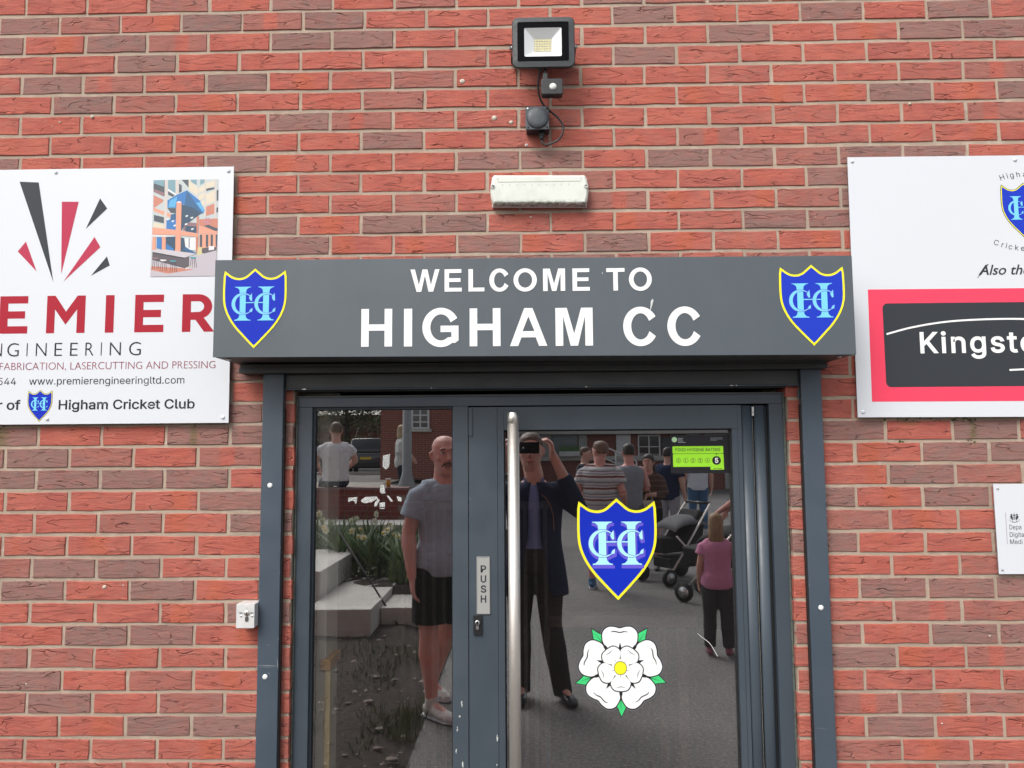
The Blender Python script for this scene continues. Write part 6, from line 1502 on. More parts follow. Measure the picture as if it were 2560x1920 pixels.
class Figure:
    """a standing or sitting person built facing +Y, feet at z=0"""
    def __init__(s, label, loc, face, H=1.75, skin=None, broad=1.0, seat=False, vox=.010, yaw=0.0, group=None, lean=0.0):
        s.k = H / 1.75; s.skin = skin or SK_FAIR; s.broad = broad; s.vox = vox; s.yaw = yaw
        s.root = thing('person', label, 'person', loc, face, group)
        s.seat = seat; k = s.k; b = broad
        V = lambda x, y, z: Vector((x * k, y * k, z * k))
        s.V = V
        pz = .93 if not seat else 0.10
        s.pz = pz
        d = pz - .93
        s.J = dict(pel=V(0, 0, .95 + d), waist=V(0, .0, 1.08 + d), chest=V(0, .01, 1.28 + d), neck=V(0, -.005, 1.47 + d), head=V(0, .02, 1.618 + d))
        for sd, n in ((-1, 'l'), (1, 'r')):
            s.J['sh' + n] = V(sd * .170 * b, -.01, 1.388 + d)
            s.J['el' + n] = V(sd * .235 * b, -.03, 1.14 + d)
            s.J['wr' + n] = V(sd * .255 * b, .05, .885 + d)
            s.J['hp' + n] = V(sd * .092, 0, .92 + d)
            s.J['kn' + n] = V(sd * .105, .02, .50)
            s.J['an' + n] = V(sd * .115, -.015, .085)
            s.J['toe' + n] = V(sd * .135, .15, .03)
            if seat:
                s.J['kn' + n] = V(sd * .13, .42, .06); s.J['an' + n] = V(sd * .14, .40, -.36); s.J['toe' + n] = V(sd * .15, .54, -.42)
    def torso(s, mb, e=0.0, top=True, z0=None, flare=0.0):
        k, b = s.k, s.broad; J = s.J; p = J['pel']
        rows = [(-.09, .135, .105), (-.03, .168 * (1 + .0), .115), (.05, .165, .118), (.13, .152 * b, .112 * b), (.22, .160 * b, .116 * b), (.32, .178 * b, .122 * b), (.40, .182 * b, .118 * b), (.455, .160 * b, .100 * b), (.490, .110 * b, .078), (.515, .070, .060)]
        pts, rr = [], []
        for z, rx, ry in rows:
            if z0 is not None and z < z0: continue
            if not top and z > .50: continue
            t = (z + .09) / .6
            c = p.lerp(J['neck'], max(0, min(1, z / .52)))
            fl = flare * max(0, (.2 - z))
            pts.append(Vector((c.x, c.y - .012 * sin(t * pi) * k, p.z + z * k)))
            rr.append(((rx + e + fl) * k, (ry + e + fl) * k))
        mb.tube(pts, rr, 24, ref=(1, 0, 0))
    def limb(s, mb, pts, rr, n=14):
        mb.tube(pts, rr, n)
    def hand(s, mb, wr, dirv, palm, curl=.5, spread=.3, side=1):
        """palm and five separate fingers; dirv = along the fingers, palm = palm normal"""
        k = s.k; d = dirv.normalized(); pn = (palm - d * palm.dot(d)).normalized(); sd = d.cross(pn) * side
        mb.tube([wr - d * .01 * k, wr + d * .035 * k, wr + d * .085 * k], [(.022 * k, .028 * k), (.017 * k, .040 * k), (.013 * k, .040 * k)], 12, ref=tuple(pn))
        for i, (off, ln, r) in enumerate(((-.030, .068, .0080), (-.010, .078, .0088), (.010, .082, .0090), (.030, .074, .0088))):
            b = wr + d * .082 * k + sd * off * k
            c1 = d * cos(curl * .6) + pn * sin(curl * .6) + sd * off * spread * 4
            c2 = d * cos(curl * 1.4) + pn * sin(curl * 1.4) + sd * off * spread * 3
            p1 = b + c1.normalized() * ln * .5 * k; p2 = p1 + c2.normalized() * ln * .5 * k
            mb.tube([b - d * .02 * k, b, p1, p2], [r * 1.05 * k, r * 1.05 * k, r * k, r * .8 * k], 8)
        tb = wr + d * .03 * k - sd * .030 * k * -1 * 0 + sd * (-.036) * k
        t1 = tb + (d * .7 - sd * .6 + pn * .35).normalized() * .036 * k; t2 = t1 + (d * .9 - sd * .1 + pn * .45 * (1 + curl)).normalized() * .034 * k
        mb.tube([wr + d * .015 * k - sd * .015 * k, tb, t1, t2], [.014 * k, .013 * k, .0105 * k, .0085 * k], 8)
    def headmesh(s, mb):
        k = s.k; c = s.J['head']; A = s.yaw
        def P(x, y, z): return c + rot2(Vector((x * 1.10, y * 1.06, z * 1.05)), A) * k
        rows = [(-.122, .020, .022, .050), (-.112, .040, .040, .042), (-.090, .053, .062, .026), (-.055, .063, .083, .010), (-.015, .070, .093, .002), (.025, .0745, .097, -.002), (.060, .074, .095, -.006), (.090, .063, .083, -.010), (.110, .045, .060, -.012), (.122, .020, .028, -.013)]
        n = 24; V = []
        for z, rx, ry, yo in rows:
            for i in range(n):
                a = 2 * pi * i / n
                y = sin(a) * ry; x = cos(a) * rx
                if y > 0: x *= 1.0 - .10 * (y / ry)
                V.append(P(x, y + yo, z))
        F = [(r * n + i, r * n + (i + 1) % n, (r + 1) * n + (i + 1) % n, (r + 1) * n + i) for r in range(len(rows) - 1) for i in range(n)] + [tuple(range(n))[::-1], tuple(range((len(rows) - 1) * n, len(rows) * n))]
        mb.add(V, F, 0, True)
        mb.tube([P(0, .085, .028), P(0, .097, .005), P(0, .113, -.020), P(0, .104, -.032)], [.008 * k, .011 * k, .0155 * k, .012 * k], 10)      # nose
        mb.tube([P(-.045, .080, .036), P(0, .094, .040), P(.045, .080, .036)], [.009 * k, .011 * k, .009 * k], 8)                         # brow
        mb.tube([P(-.020, .087, -.062), P(0, .094, -.062), P(.020, .087, -.062)], [.007 * k, .010 * k, .007 * k], 8)                     # lips
        mb.tube([P(0, .070, -.100), P(0, .085, -.098)], [.018 * k, .014 * k], 8)
        for sd in (-1, 1):
            mb.tube([P(sd * .071, -.002, .022), P(sd * .083, -.012, .018), P(sd * .080, -.008, -.010), P(sd * .072, .002, -.026)], [.009 * k, .013 * k, .012 * k, .008 * k], 8)   # ear
            mb.tube([P(sd * .050, .050, -.012), P(sd * .042, .068, -.018)], [.018 * k, .014 * k], 8)     # cheek
        nk = s.J['neck']
        mb.tube([nk - Vector((0, 0, .05 * k)), nk + Vector((0, .004, .03)) * k, c + Vector((0, -.018 * k, -.07 * k))], [.078 * k, .066 * k, .064 * k], 18)
        s.P = P
    def body(s, hands=('rest', 'rest'), hide=()):
        k = s.k; J = s.J; mb = MB()
        s.torso(mb); s.headmesh(mb)
        for n, hp in (('l', hands[0]), ('r', hands[1])):
            sd = -1 if n == 'l' else 1
            S, E, W = J['sh' + n], J['el' + n], J['wr' + n]
            mb.tube([S + Vector((-sd * .05 * k, 0, .01 * k)), S, S.lerp(E, .3), S.lerp(E, .65), E], [.042 * k, .052 * k, .054 * k, .050 * k, .044 * k], 14)
            mb.tube([E, E.lerp(W, .25), E.lerp(W, .6), W], [.045 * k, .049 * k, .039 * k, .029 * k], 14)
            d = (W - E).normalized()
            if hp == 'rest': s.hand(mb, W, Vector((d.x * .3, d.y * .5 + .05, -1)), Vector((-sd, .1, 0)), .55, .1, sd)
            elif isinstance(hp, tuple): s.hand(mb, W, Vector(hp[0]), Vector(hp[1]), hp[2], .3, hp[3] if len(hp) > 3 else sd)
            Hh, K, A = J['hp' + n], J['kn' + n], J['an' + n]
            mb.tube([Hh + Vector((0, 0, .03 * k)), Hh.lerp(K, .2), Hh.lerp(K, .6), K], [.090 * k, .090 * k, .073 * k, .060 * k], 16)
            mb.tube([K, K.lerp(A, .28) + Vector((0, -.014 * k, 0)), K.lerp(A, .65), A], [.058 * k, .066 * k, .048 * k, .037 * k], 16)
            mb.tube([A + Vector((0, 0, -.01 * k)), A.lerp(J['toe' + n], .5), J['toe' + n]], [.034 * k, .032 * k, .024 * k], 10)
        o = mb.build('body', s.skin, s.root); remesh(o, s.vox)
        s.bodyo = o
        P = s.P
        for sd in (-1, 1):
            mb = MB(); e = P(sd * .030, .0845, .018)
            mb.ball(tuple(e), (.0135 * k, .0135 * k, .0095 * k), 10, 8, 0)
            e2 = P(sd * .030, .0965, .018); mb.ball(tuple(e2), (.0062 * k, .0045 * k, .0062 * k), 8, 6, 1)
            mb.build('eye', [mat('eye_white', (.55, .52, .50), .3), mat('dark_iris', (.03, .025, .02), .2)], s.root)
            mb = MB(); mb.tube([P(sd * .014, .101, .041), P(sd * .032, .0985, .041), P(sd * .050, .085, .036)], [.003 * k, .0045 * k, .002 * k], 6)
            mb.build('eyebrow', mat('brow_hair', (.10, .06, .04), .7), s.root)
        mb = MB(); mb.tube([P(-.024, .0955, -.061), P(0, .1045, -.060), P(.024, .0955, -.061)], [.002 * k, .0035 * k, .002 * k], 6); mb.build('mouth', mat('lip_red', (.30, .09, .08), .5), s.root)
        return s
    def top(s, name, m, sleeve=.5, e=.014, hem=-.06, loose=.03, collar=0, open_front=False, forearm=False):
        k = s.k; J = s.J; mb = MB()
        s.torso(mb, e, top=False, z0=hem, flare=loose)
        nb = J['neck'] - Vector((0, 0, .062 * k))
        if sleeve: mb.tube([J['shl'] + Vector((.02 * k, 0, .004)), nb, J['shr'] + Vector((-.02 * k, 0, .004))], [(.056 + e) * k, (.056 + e) * k, (.056 + e) * k], 16)
        if sleeve > 0:
            for n in 'lr':
                sd = -1 if n == 'l' else 1
                S, E, W = J['sh' + n], J['el' + n], J['wr' + n]
                pts = [S + Vector((-sd * .08 * k, 0, .006 * k)), S + Vector((-sd * .03 * k, 0, -.002 * k)), S + Vector((sd * .012 * k, 0, -.022 * k)), S.lerp(E, .35), S.lerp(E, min(sleeve, 1))]
                mb.tube(pts, [(.044 + e * .3) * k, (.052 + e * .5) * k, (.055 + e * .8) * k, (.062 + e) * k, (.058 + e * 1.5) * k], 16)
                if sleeve > 1:
                    f = sleeve - 1
                    mb.tube([E, E.lerp(W, .4 * f), E.lerp(W, f)], [(.050 + e) * k, (.046 + e) * k, (.036 + e) * k], 16)
        o = mb.build(name, m, s.root); remesh(o, max(s.vox, .010), 5)
        return o
    def legs(s, name, m, length=1.0, e=.012, waist=.06, hug=1.0):
        """length 1 = to the ankle, .5 = to the knee"""
        k = s.k; J = s.J; mb = MB(); p = J['pel']
        mb.tube([p + Vector((0, 0, -.10 * k)), p + Vector((0, 0, -.03 * k)), p + Vector((0, 0, waist * k))], [((.140 + e) * k, (.110 + e) * k), ((.170 + e) * k, (.120 + e) * k), ((.158 + e) * k, (.116 + e) * k)], 24, ref=(1, 0, 0))
        for n in 'lr':
            Hh, K, A = J['hp' + n], J['kn' + n], J['an' + n]
            if length <= .62:
                f = length / .5
                mb.tube([Hh, Hh.lerp(K, .3 * f), Hh.lerp(K, f)], [(.094 + e) * k, (.090 + e * 1.3) * k, (.074 + e * 2.6) * k], 18)
            else:
                mb.tube([Hh, Hh.lerp(K, .3), Hh.lerp(K, .7), K], [(.094 + e) * k, (.088 + e) * k, (.070 + e) * k, (.058 + e) * k * hug], 18)
                f = (length - .5) * 2
                mb.tube([K, K.lerp(A, .35 * f), K.lerp(A, .75 * f), K.lerp(A, f)], [(.058 + e) * k * hug, (.060 + e) * k * hug, (.050 + e) * k * hug, (.048 + e) * k * hug], 18)
        o = mb.build(name, m, s.root); remesh(o, max(s.vox, .010), 4)
        return o
    def shoes(s, m, sole=None, big=1.0):
        k = s.k; J = s.J
        for n in 'lr':
            A, T = J['an' + n], J['toe' + n]; d = (T - A); d.z = 0; d.normalize()
            base = min(A.z, T.z) - (.03 * k if not s.seat else 0)
            fl = lambda q, h: Vector((q.x, q.y, max(T.z - .03 * k, -9) + h * k))
            mb = MB()
            mb.tube([fl(A - d * .055 * k, .045), fl(A - d * .03 * k, .055), fl(A + d * .03 * k, .055), fl(A + d * .10 * k, .040), fl(T + d * .0 * k, .034), fl(T + d * .045 * k, .026)], [(.030 * k * big, .030 * k), (.042 * k * big, .036 * k), (.042 * k * big, .040 * k), (.034 * k, .046 * k), (.030 * k, .045 * k), (.016 * k, .026 * k)], 14, ref=(0, 0, 1))
            mb.tube([fl(A, .05), A + Vector((0, 0, .045 * k))], [.046 * k, .043 * k], 14)
            sh_ = mb.build('shoe', m, s.root); remesh(sh_, .007, 3)
            if sole:
                mb = MB(); mb.tube([fl(A - d * .065 * k, .012), fl(A + d * .03 * k, .012), fl(T, .012), fl(T + d * .052 * k, .014)], [(.013 * k, .034 * k), (.013 * k, .041 * k), (.013 * k, .048 * k), (.011 * k, .026 * k)], 14, ref=(0, 0, 1)); mb.build('sole', sole, sh_)
    def hair(s, m, style='short'):
        k = s.k; P = s.P; mb = MB(); n = 20
        if style == 'short':
            rows = [(-.02, .070, .062, -.045), (.02, .078, .082, -.026), (.055, .0795, .094, -.012), (.092, .069, .088, -.010), (.116, .050, .064, -.012), (.130, .020, .026, -.013)]
        elif style == 'long':
            rows = [(-.30, .085, .030, -.075), (-.22, .092, .042, -.072), (-.12, .090, .062, -.058), (-.04, .086, .078, -.040), (.03, .085, .092, -.020), (.065, .083, .099, -.010), (.098, .072, .090, -.010), (.120, .052, .066, -.012), (.136, .020, .026, -.013)]
        elif style == 'bob':
            rows = [(-.15, .080, .058, -.052), (-.08, .088, .076, -.042), (0, .085, .086, -.028), (.055, .084, .098, -.012), (.096, .073, .090, -.010), (.120, .052, .066, -.012), (.134, .020, .026, -.013)]
        V = []
        for z, rx, ry, yo in rows:
            for i in range(n):
                a = 2 * pi * i / n; V.append(P(cos(a) * rx, sin(a) * ry + yo, z))
        mb.add(V, [(r * n + i, r * n + (i + 1) % n, (r + 1) * n + (i + 1) % n, (r + 1) * n + i) for r in range(len(rows) - 1) for i in range(n)] + [tuple(range(n))[::-1], tuple(range((len(rows) - 1) * n, len(rows) * n))], 0, True)
        o = mb.build('hair', m, s.root); remesh(o, .010, 2)
        return o

M_WSOLE = mat('white_rubber_sole', (.55, .56, .60), .6)
H_BROWN, H_DARK, H_BLONDE, H_GREY, H_GING = hair_mat('brown_hair', (.12, .07, .04)), hair_mat('dark_hair', (.03, .022, .018)), hair_mat('blonde_hair', (.62, .48, .28)), hair_mat('grey_hair', (.38, .37, .36)), hair_mat('light_brown_hair', (.36, .23, .12))

# the bald man beside the planter, waiting
f = Figure('bald man with a moustache in a grey t-shirt and black shorts', (-.580, -2.53, 0), -.42, 1.88, SK_PINK, .90, vox=.0075, yaw=.10)
f.J['wrl'] = f.V(-.225, .06, .865); f.J['ell'] = f.V(-.228, -.02, 1.13); f.J['wrr'] = f.V(.27, .04, .88)
f.J['anr'] = f.V(.04, -.40, .085); f.J['toer'] = f.V(.08, -.24, .03); f.J['knr'] = f.V(.07, -.14, .50)
f.J['anl'] = f.V(-.085, .02, .085); f.J['toel'] = f.V(-.015, .165, .03)
f.body()
f.top('t_shirt', cloth_mat('heather_grey_jersey', (.36, .45, .53), fold=.55), .62, .020, -.10, .05)
f.legs('shorts', cloth_mat('black_cotton_shorts', (.006, .006, .007), fold=.4), .41, .014)
f.shoes(mat('white_leather_trainer', (.62, .62, .58), .5, vary=.1), M_WSOLE, 1.05)
for n in 'lr':
    A = f.J['an' + n]; MB().tube([A + Vector((0, 0, .02)), A + Vector((0, 0, .085))], [.040, .040], 14).build('sock', mat('white_sock', (.6, .6, .62), .9), f.root)
P = f.P; k = f.k
mb = MB(); mb.tube([P(-.036, .084, -.062), P(-.026, .098, -.048), P(0, .108, -.043), P(.026, .098, -.048), P(.036, .084, -.062)], [.005, .008, .0085, .008, .005], 8)
mb.build('moustache', hair_mat('ginger_moustache', (.16, .075, .04)), f.root)

# the photographer, behind the camera, telephone raised in both hands
f = Figure('person in a navy jacket and pale blue shirt photographing the door with a phone', (.045, -2.845, 0), .02, 1.86, SK_FAIR, .98, vox=.0075)
f.J['elr'] = f.V(.315, .08, 1.25); f.J['wrr'] = f.V(.128, .150, 1.637); f.J['ell'] = f.V(-.33, .08, 1.25); f.J['wrl'] = f.V(-.205, .150, 1.637)
f.J['anr'] = f.V(.175, .03, .085); f.J['toer'] = f.V(.235, .17, .03); f.J['anl'] = f.V(-.10, -.02, .085); f.J['toel'] = f.V(-.10, .15, .03); f.J['head'] = f.V(-.02, -.015, 1.655)
f.body(hands=(((.10, .25, .95), (1, .1, -.1), 1.15, 1), ((-.10, .25, .95), (-1, .1, -.1), 1.15, -1)))
f.top('shirt', cloth_mat('pale_blue_shirt', (.20, .27, .52), fold=.4), 0, .008, -.05, .01)
f.legs('trousers', cloth_mat('charcoal_trousers', (.035, .033, .036), fold=.5), 1.05, .016)
f.shoes(mat('black_leather_shoe', (.010, .010, .012), .25), None)
# jacket: a shell open down the front
def jacket(f, name, m, e=.030, hem=-.26, gap=.055, top_z=.47):
    k = f.k; J = f.J; mb = MB(); p = J['pel']; b = f.broad
    rows = [(hem, .235, .165), (-.10, .215, .155), (0, .200, .150), (.10, .185 * b, .142 * b), (.22, .190 * b, .142 * b), (.33, .205 * b, .142 * b), (.41, .206 * b, .140 * b), (.455, .190 * b, .125), (.485, .140, .100), (top_z + .035, .088, .085)]
    n = 36; V = []
    for z, rx, ry in rows:
        t = (z - hem) / (top_z - hem); g = radians(9 + 9 * (1 - t) + (8 if z < .05 else 0))
        for i in range(n + 1):
            a = pi / 2 + g + (2 * pi - 2 * g) * i / n
            V.append((p.x + cos(a) * rx * k, p.y + sin(a) * ry * k - .005, p.z + z * k))
    F = [(r * (n + 1) + i, r * (n + 1) + i + 1, (r + 1) * (n + 1) + i + 1, (r + 1) * (n + 1) + i) for r in range(len(rows) - 1) for i in range(n)]
    mb.add(V, F, 0, True)
    o = mb.build(name, m, f.root); so = o.modifiers.new('thickness', 'SOLIDIFY'); so.thickness = .008; su = o.modifiers.new('smooth', 'SUBSURF'); su.levels = su.render_levels = 1
    for nn in 'lr':
        sd = -1 if nn == 'l' else 1; S, E, W = J['sh' + nn], J['el' + nn], J['wr' + nn]; mb = MB()
        mb.tube([S + Vector((-sd * .07 * k, 0, .01)), S + Vector((0, 0, -.004)), S.lerp(E, .4), E, E.lerp(W, .35), E.lerp(W, .62)], [.056 * k, .074 * k, .073 * k, .066 * k, .060 * k, .056 * k], 18)
        q = mb.build('sleeve', m, f.root); remesh(q, .010, 5)
    return o
M_NAVY = cloth_mat('navy_wool', (.010, .016, .055), .8, fold=.5)
jacket(f, 'jacket', M_NAVY)
mb = MB(); ck = f.J['neck']
for sd in (-1, 1):
    mb.add([(ck.x + sd * .01, ck.y + .085, ck.z - .055), (ck.x + sd * .072, ck.y + .052, ck.z + .022), (ck.x + sd * .085, ck.y + .058, ck.z - .070), (ck.x + sd * .055, ck.y + .098, ck.z - .085)], [(0, 1, 2, 3)] if sd > 0 else [(3, 2, 1, 0)])
o = mb.build('collar', cloth_mat('pale_blue_collar', (.26, .31, .50), fold=.1), f.root); so = o.modifiers.new('t', 'SOLIDIFY'); so.thickness = .004
mb = MB(); mb.tube(smooth_open([(ck.x + .05, ck.y + .13, ck.z - .10), (ck.x + .10, ck.y + .145, ck.z - .15), (ck.x + .135, ck.y + .14, ck.z - .25), (ck.x + .14, ck.y + .13, ck.z - .36)], 5), .0035, 8); mb.build('lanyard', mat('tan_lanyard', (.25, .11, .06), .5), f.root)
f.hair(H_BROWN, 'short')
ph = MB().rbox((0.004, -2.6185, 1.7895), (.160, .010, .082)).build('phone', mat('black_phone_shell', (.006, .006, .007), .12), None, .004, 3)
MB().lathe((.055, -2.6230, 1.806), (0, 1, 0), [(-.004, .009), (0, .009)], 16).build('camera_lens', M_BLKGLASS, ph); MB().lathe((-.030, -2.6125, 1.789), (0, 1, 0), [(0, .006), (.001, .006)], 12).build('lens_ring', M_ZINC, ph)
tag(ph, 'black phone held sideways before the face of the person in the navy jacket', 'phone')

# seated man on the low wall
f = Figure('man in a white t-shirt sitting on the low red wall', (-2.80, -8.30, 1.235), pi - .35, 1.80, SK_FAIR, 1.08, seat=True, vox=.012)
f.J['ell'] = f.V(-.29, .08, .38); f.J['wrl'] = f.V(-.20, .28, .26); f.J['elr'] = f.V(.29, .08, .38); f.J['wrr'] = f.V(.20, .28, .26)
f.body(); f.top('t_shirt', cloth_mat('white_tee', (.70, .70, .71)), .5, .016, -.05, .03); f.legs('jeans', cloth_mat('dark_denim', (.035, .045, .075)), .96, .012); f.shoes(mat('grey_trainer', (.2, .2, .2), .6)); f.hair(H_BROWN)
f = Figure('blonde woman in a white cardigan standing beyond the low wall beside the lamp post', (-2.55, -12.6, .60), -1.75, 1.66, SK_FAIR, .88, vox=.012)
f.J['wrl'] = f.V(-.16, .24, 1.05); f.J['wrr'] = f.V(.16, .24, 1.05); f.body(); f.top('cardigan', cloth_mat('white_cardigan', (.66, .66, .62)), 1.9, .020, -.14, .05); f.legs('jeans', cloth_mat('navy_jeans', (.03, .035, .055)), .97, .006); f.shoes(mat('tan_shoe', (.25, .15, .09), .5)); f.hair(H_BLONDE, 'bob')
f = Figure('broad man in a dark brown sweatshirt seen from behind, beyond the bald man', (-1.02, -12.4, .60), pi + .4, 1.80, SK_PINK, 1.22, vox=.012)
f.body(); f.top('sweatshirt', cloth_mat('dark_brown_sweat', (.045, .036, .030)), 1.85, .024, -.10, .04); f.legs('trousers', cloth_mat('grey_trousers', (.09, .09, .10)), .97, .012); f.shoes(mat('black_shoe', (.02, .02, .02), .5)); f.hair(H_DARK)
f = Figure('grey haired person in a white top beyond the low wall, right of the dark sweatshirt', (-.62, -11.6, .60), pi - .3, 1.70, SK_FAIR, 1.0, vox=.012)
f.body(); f.top('shirt', cloth_mat('white_blouse', (.6, .62, .68)), .6, .018, -.12, .05); f.legs('trousers', cloth_mat('navy_trousers', (.03, .035, .06)), .97, .012); f.shoes(mat('black_shoe', (.02, .02, .02), .5)); f.hair(H_GREY)

# the crowd in the yard, mirrored in the door
f = Figure('man in a maroon, white and grey striped polo shirt looking to one side', (.93, -7.05, 0), pi + .25, 1.87, SK_PINK, 1.14, vox=.010, yaw=-.9)
f.J['wrl'] = f.V(-.27, .18, 1.00)
f.body(); f.top('striped_polo', cloth_mat('striped_polo', (.55, .54, .52), fold=.3, stripes=(7.0, ((.0, .17, (.19, .055, .05)), (.30, .42, (.30, .27, .33)), (.55, .62, (.22, .10, .09)), (.62, .76, (.34, .38, .42))))), .62, .024, -.16, .07); f.legs('shorts', cloth_mat('beige_shorts', (.28, .20, .14)), .46, .016); f.shoes(mat('blue_trainer', (.04, .14, .30), .5), M_WSOLE); f.hair(hair_mat('ginger_brown_hair', (.20, .11, .07)))
f = Figure('man in a sleeveless grey vest and grey shorts with his back to the door', (1.47, -8.35, 0), pi - .15, 1.84, SK_PINK, 1.08, vox=.010)
f.J['wrl'] = f.V(-.14, .26, 1.08); f.J['wrr'] = f.V(.2, .24, 1.02)
f.body(); f.top('vest', cloth_mat('grey_vest', (.26, .28, .31)), 0, .014, -.12, .04); f.legs('shorts', cloth_mat('grey_marl_shorts', (.14, .145, .155)), .46, .018); f.shoes(mat('dark_trainer', (.03, .03, .04), .6), M_WSOLE); f.hair(H_DARK)
f = Figure('woman in a brown patterned top and black shorts with a white bag', (1.80, -8.60, 0), .45, 1.68, SK_FAIR, .95, vox=.010)
f.J['wrr'] = f.V(.02, .22, 1.14); f.J['elr'] = f.V(.24, .03, 1.13); f.body(); f.top('blouse', cloth_mat('brown_print_blouse', (.09, .055, .045), stripes=(13, ((0, .3, (.16, .10, .08)),))), 1.5, .016, -.10, .04); f.legs('shorts', cloth_mat('black_shorts', (.01, .01, .01)), .30, .012); f.shoes(mat('black_boot', (.012, .012, .012), .4)); f.hair(H_DARK, 'long')
hb = thing('handbag', 'small white handbag carried by the woman in the patterned top', 'bag', (1.70, -8.38, .93)); mb = MB(); mb.rbox((0, 0, 0), (.26, .10, .17)); mb.build('bag_body', mat('cream_leather', (.55, .50, .42), .4), hb, .03, 3); mb = MB(); mb.tube(smooth_open([(-.11, 0, .07), (-.05, 0, .25), (.05, 0, .25), (.11, 0, .07)], 5), .006, 8); mb.build('strap', mat('cream_leather', (.55, .50, .42), .4), hb)
f = Figure('man in a dark suit and pale shirt walking by the brick plinth', (1.05, -11.2, 0), -1.2, 1.80, SK_FAIR, 1.05, vox=.012)
f.body(); f.top('shirt', cloth_mat('pale_shirt', (.5, .55, .65)), 0, .010, -.05, .01); jacket(f, 'suit_jacket', cloth_mat('dark_grey_suit', (.05, .055, .065))); f.legs('trousers', cloth_mat('dark_suit_trousers', (.03, .032, .038)), .98, .014); f.shoes(mat('black_shoe', (.02, .02, .02), .5)); f.hair(H_BROWN)
f = Figure('man in a back-printed white t-shirt and blue jeans, walking away', (3.50, -13.0, 0), pi, 1.84, SK_FAIR, 1.12, vox=.011)
f.J['anr'] = f.V(.13, .14, .085); f.J['toer'] = f.V(.15, .30, .03); f.body(); f.top('t_shirt', cloth_mat('white_print_tee', (.68, .70, .76)), .58, .024, -.14, .06); f.legs('jeans', cloth_mat('blue_denim', (.06, .14, .26)), .97, .020); f.shoes(mat('pale_trainer', (.5, .5, .48), .6), M_WSOLE); f.hair(H_BROWN)
bp_ = f.J['chest']; mb = MB(); rb = random.Random(9)
for i in range(16):
    x = -.12 + .016 * i; mb.rbox((x, bp_.y - .158, bp_.z + .08 + rb.uniform(-.01, .01)), (.010, .006, rb.uniform(.02, .08)), (0, rb.uniform(-.6, .6), 0))
mb.build('back_print', M_VBLACK, f.root)
f = Figure('woman in a dark maroon top leaning over a black pram', (2.75, -6.55, 0), pi - 1.0, 1.72, SK_PINK, 1.05, vox=.011)
f.J['wrl'] = f.V(-.16, .42, 1.00); f.J['wrr'] = f.V(.16, .42, 1.00); f.J['ell'] = f.V(-.24, .16, 1.16); f.J['elr'] = f.V(.24, .16, 1.16); f.body(); f.top('top', cloth_mat('maroon_top', (.06, .018, .025)), .6, .018, -.12, .05); f.legs('trousers', cloth_mat('black_trousers', (.012, .012, .014)), .97, .010); f.shoes(mat('black_shoe', (.02, .02, .02), .5)); f.hair(H_BROWN, 'long')
f = Figure('small girl with long light brown hair in a pink t-shirt', (1.63, -3.95, 0), pi + .25, 1.18, SK_FAIR, .92, vox=.0085)
f.J['ell'] = f.V(-.30, .02, 1.20); f.J['wrl'] = f.V(-.25, .22, 1.05); f.J['head'] = f.V(0, .02, 1.66); f.body(); f.top('t_shirt', cloth_mat('pink_tee', (.60, .24, .38)), .5, .028, -.12, .09); f.legs('leggings', cloth_mat('charcoal_leggings', (.05, .05, .055)), .97, .026); f.shoes(mat('pink_shoe', (.3, .1, .16), .6)); f.hair(H_GING, 'long')
f = Figure('man in a navy shirt and pale trousers between the two prams', (2.45, -10.6, 0), pi + .5, 1.78, SK_FAIR, 1.08, vox=.012)
f.body(); f.top('shirt', cloth_mat('navy_shirt', (.012, .02, .06)), .6, .02, -.12, .04); f.legs('trousers', cloth_mat('pale_trousers', (.34, .33, .36)), .97, .014); f.shoes(mat('black_shoe', (.02, .02, .02), .5)); f.hair(H_DARK)
# ------------------------------------------------------------------ the yard and street behind the camera, seen in the glass
def make_asphalt():
    m = bpy.data.materials.new('worn_asphalt'); t = NT(m); P = t.pos()
    a = t.noise(P, 120, 4, .8); b = t.noise(P, 1.1, 4, .6); c = t.noise(t.mapping(P, (6, 1.2, 1)), 1.0, 4, .6)
    col = t.mix(t.maprange(b, .3, .7), (.105, .103, .101, 1), (.155, .150, .146, 1))
    col = t.mix(t.maprange(c, .5, .75, 0, .45), col, (.175, .165, .15, 1))
    g2 = t.noise(P, 42, 5, .8); col = t.mix(t.maprange(g2, .48, .66, 0, .9), col, (.29, .28, .26, 1)); col = t.mix(t.maprange(g2, .34, .46, .8, 0), col, (.055, .055, .055, 1)); col = t.mix(t.maprange(a, .55, .8, 0, .6), col, (.26, .25, .23, 1)); col = t.mix(t.maprange(a, .3, .42, .5, 0), col, (.04, .04, .04, 1))
    t.setc(col); t.b.inputs['Roughness'].default_value = .9; t.t.links.new(t.bump(a, .6, .004), t.b.inputs['Normal'])
    return m
M_ASPH = make_asphalt()
def sheet(name, poly, z, m, kind='structure'):
    area = sgn_area(poly)
    if area < 0: poly = poly[::-1]
    o = MB().add([(x, y, z) for x, y in poly], [tuple(range(len(poly)))]).build(name, m); o['kind'] = kind; return o
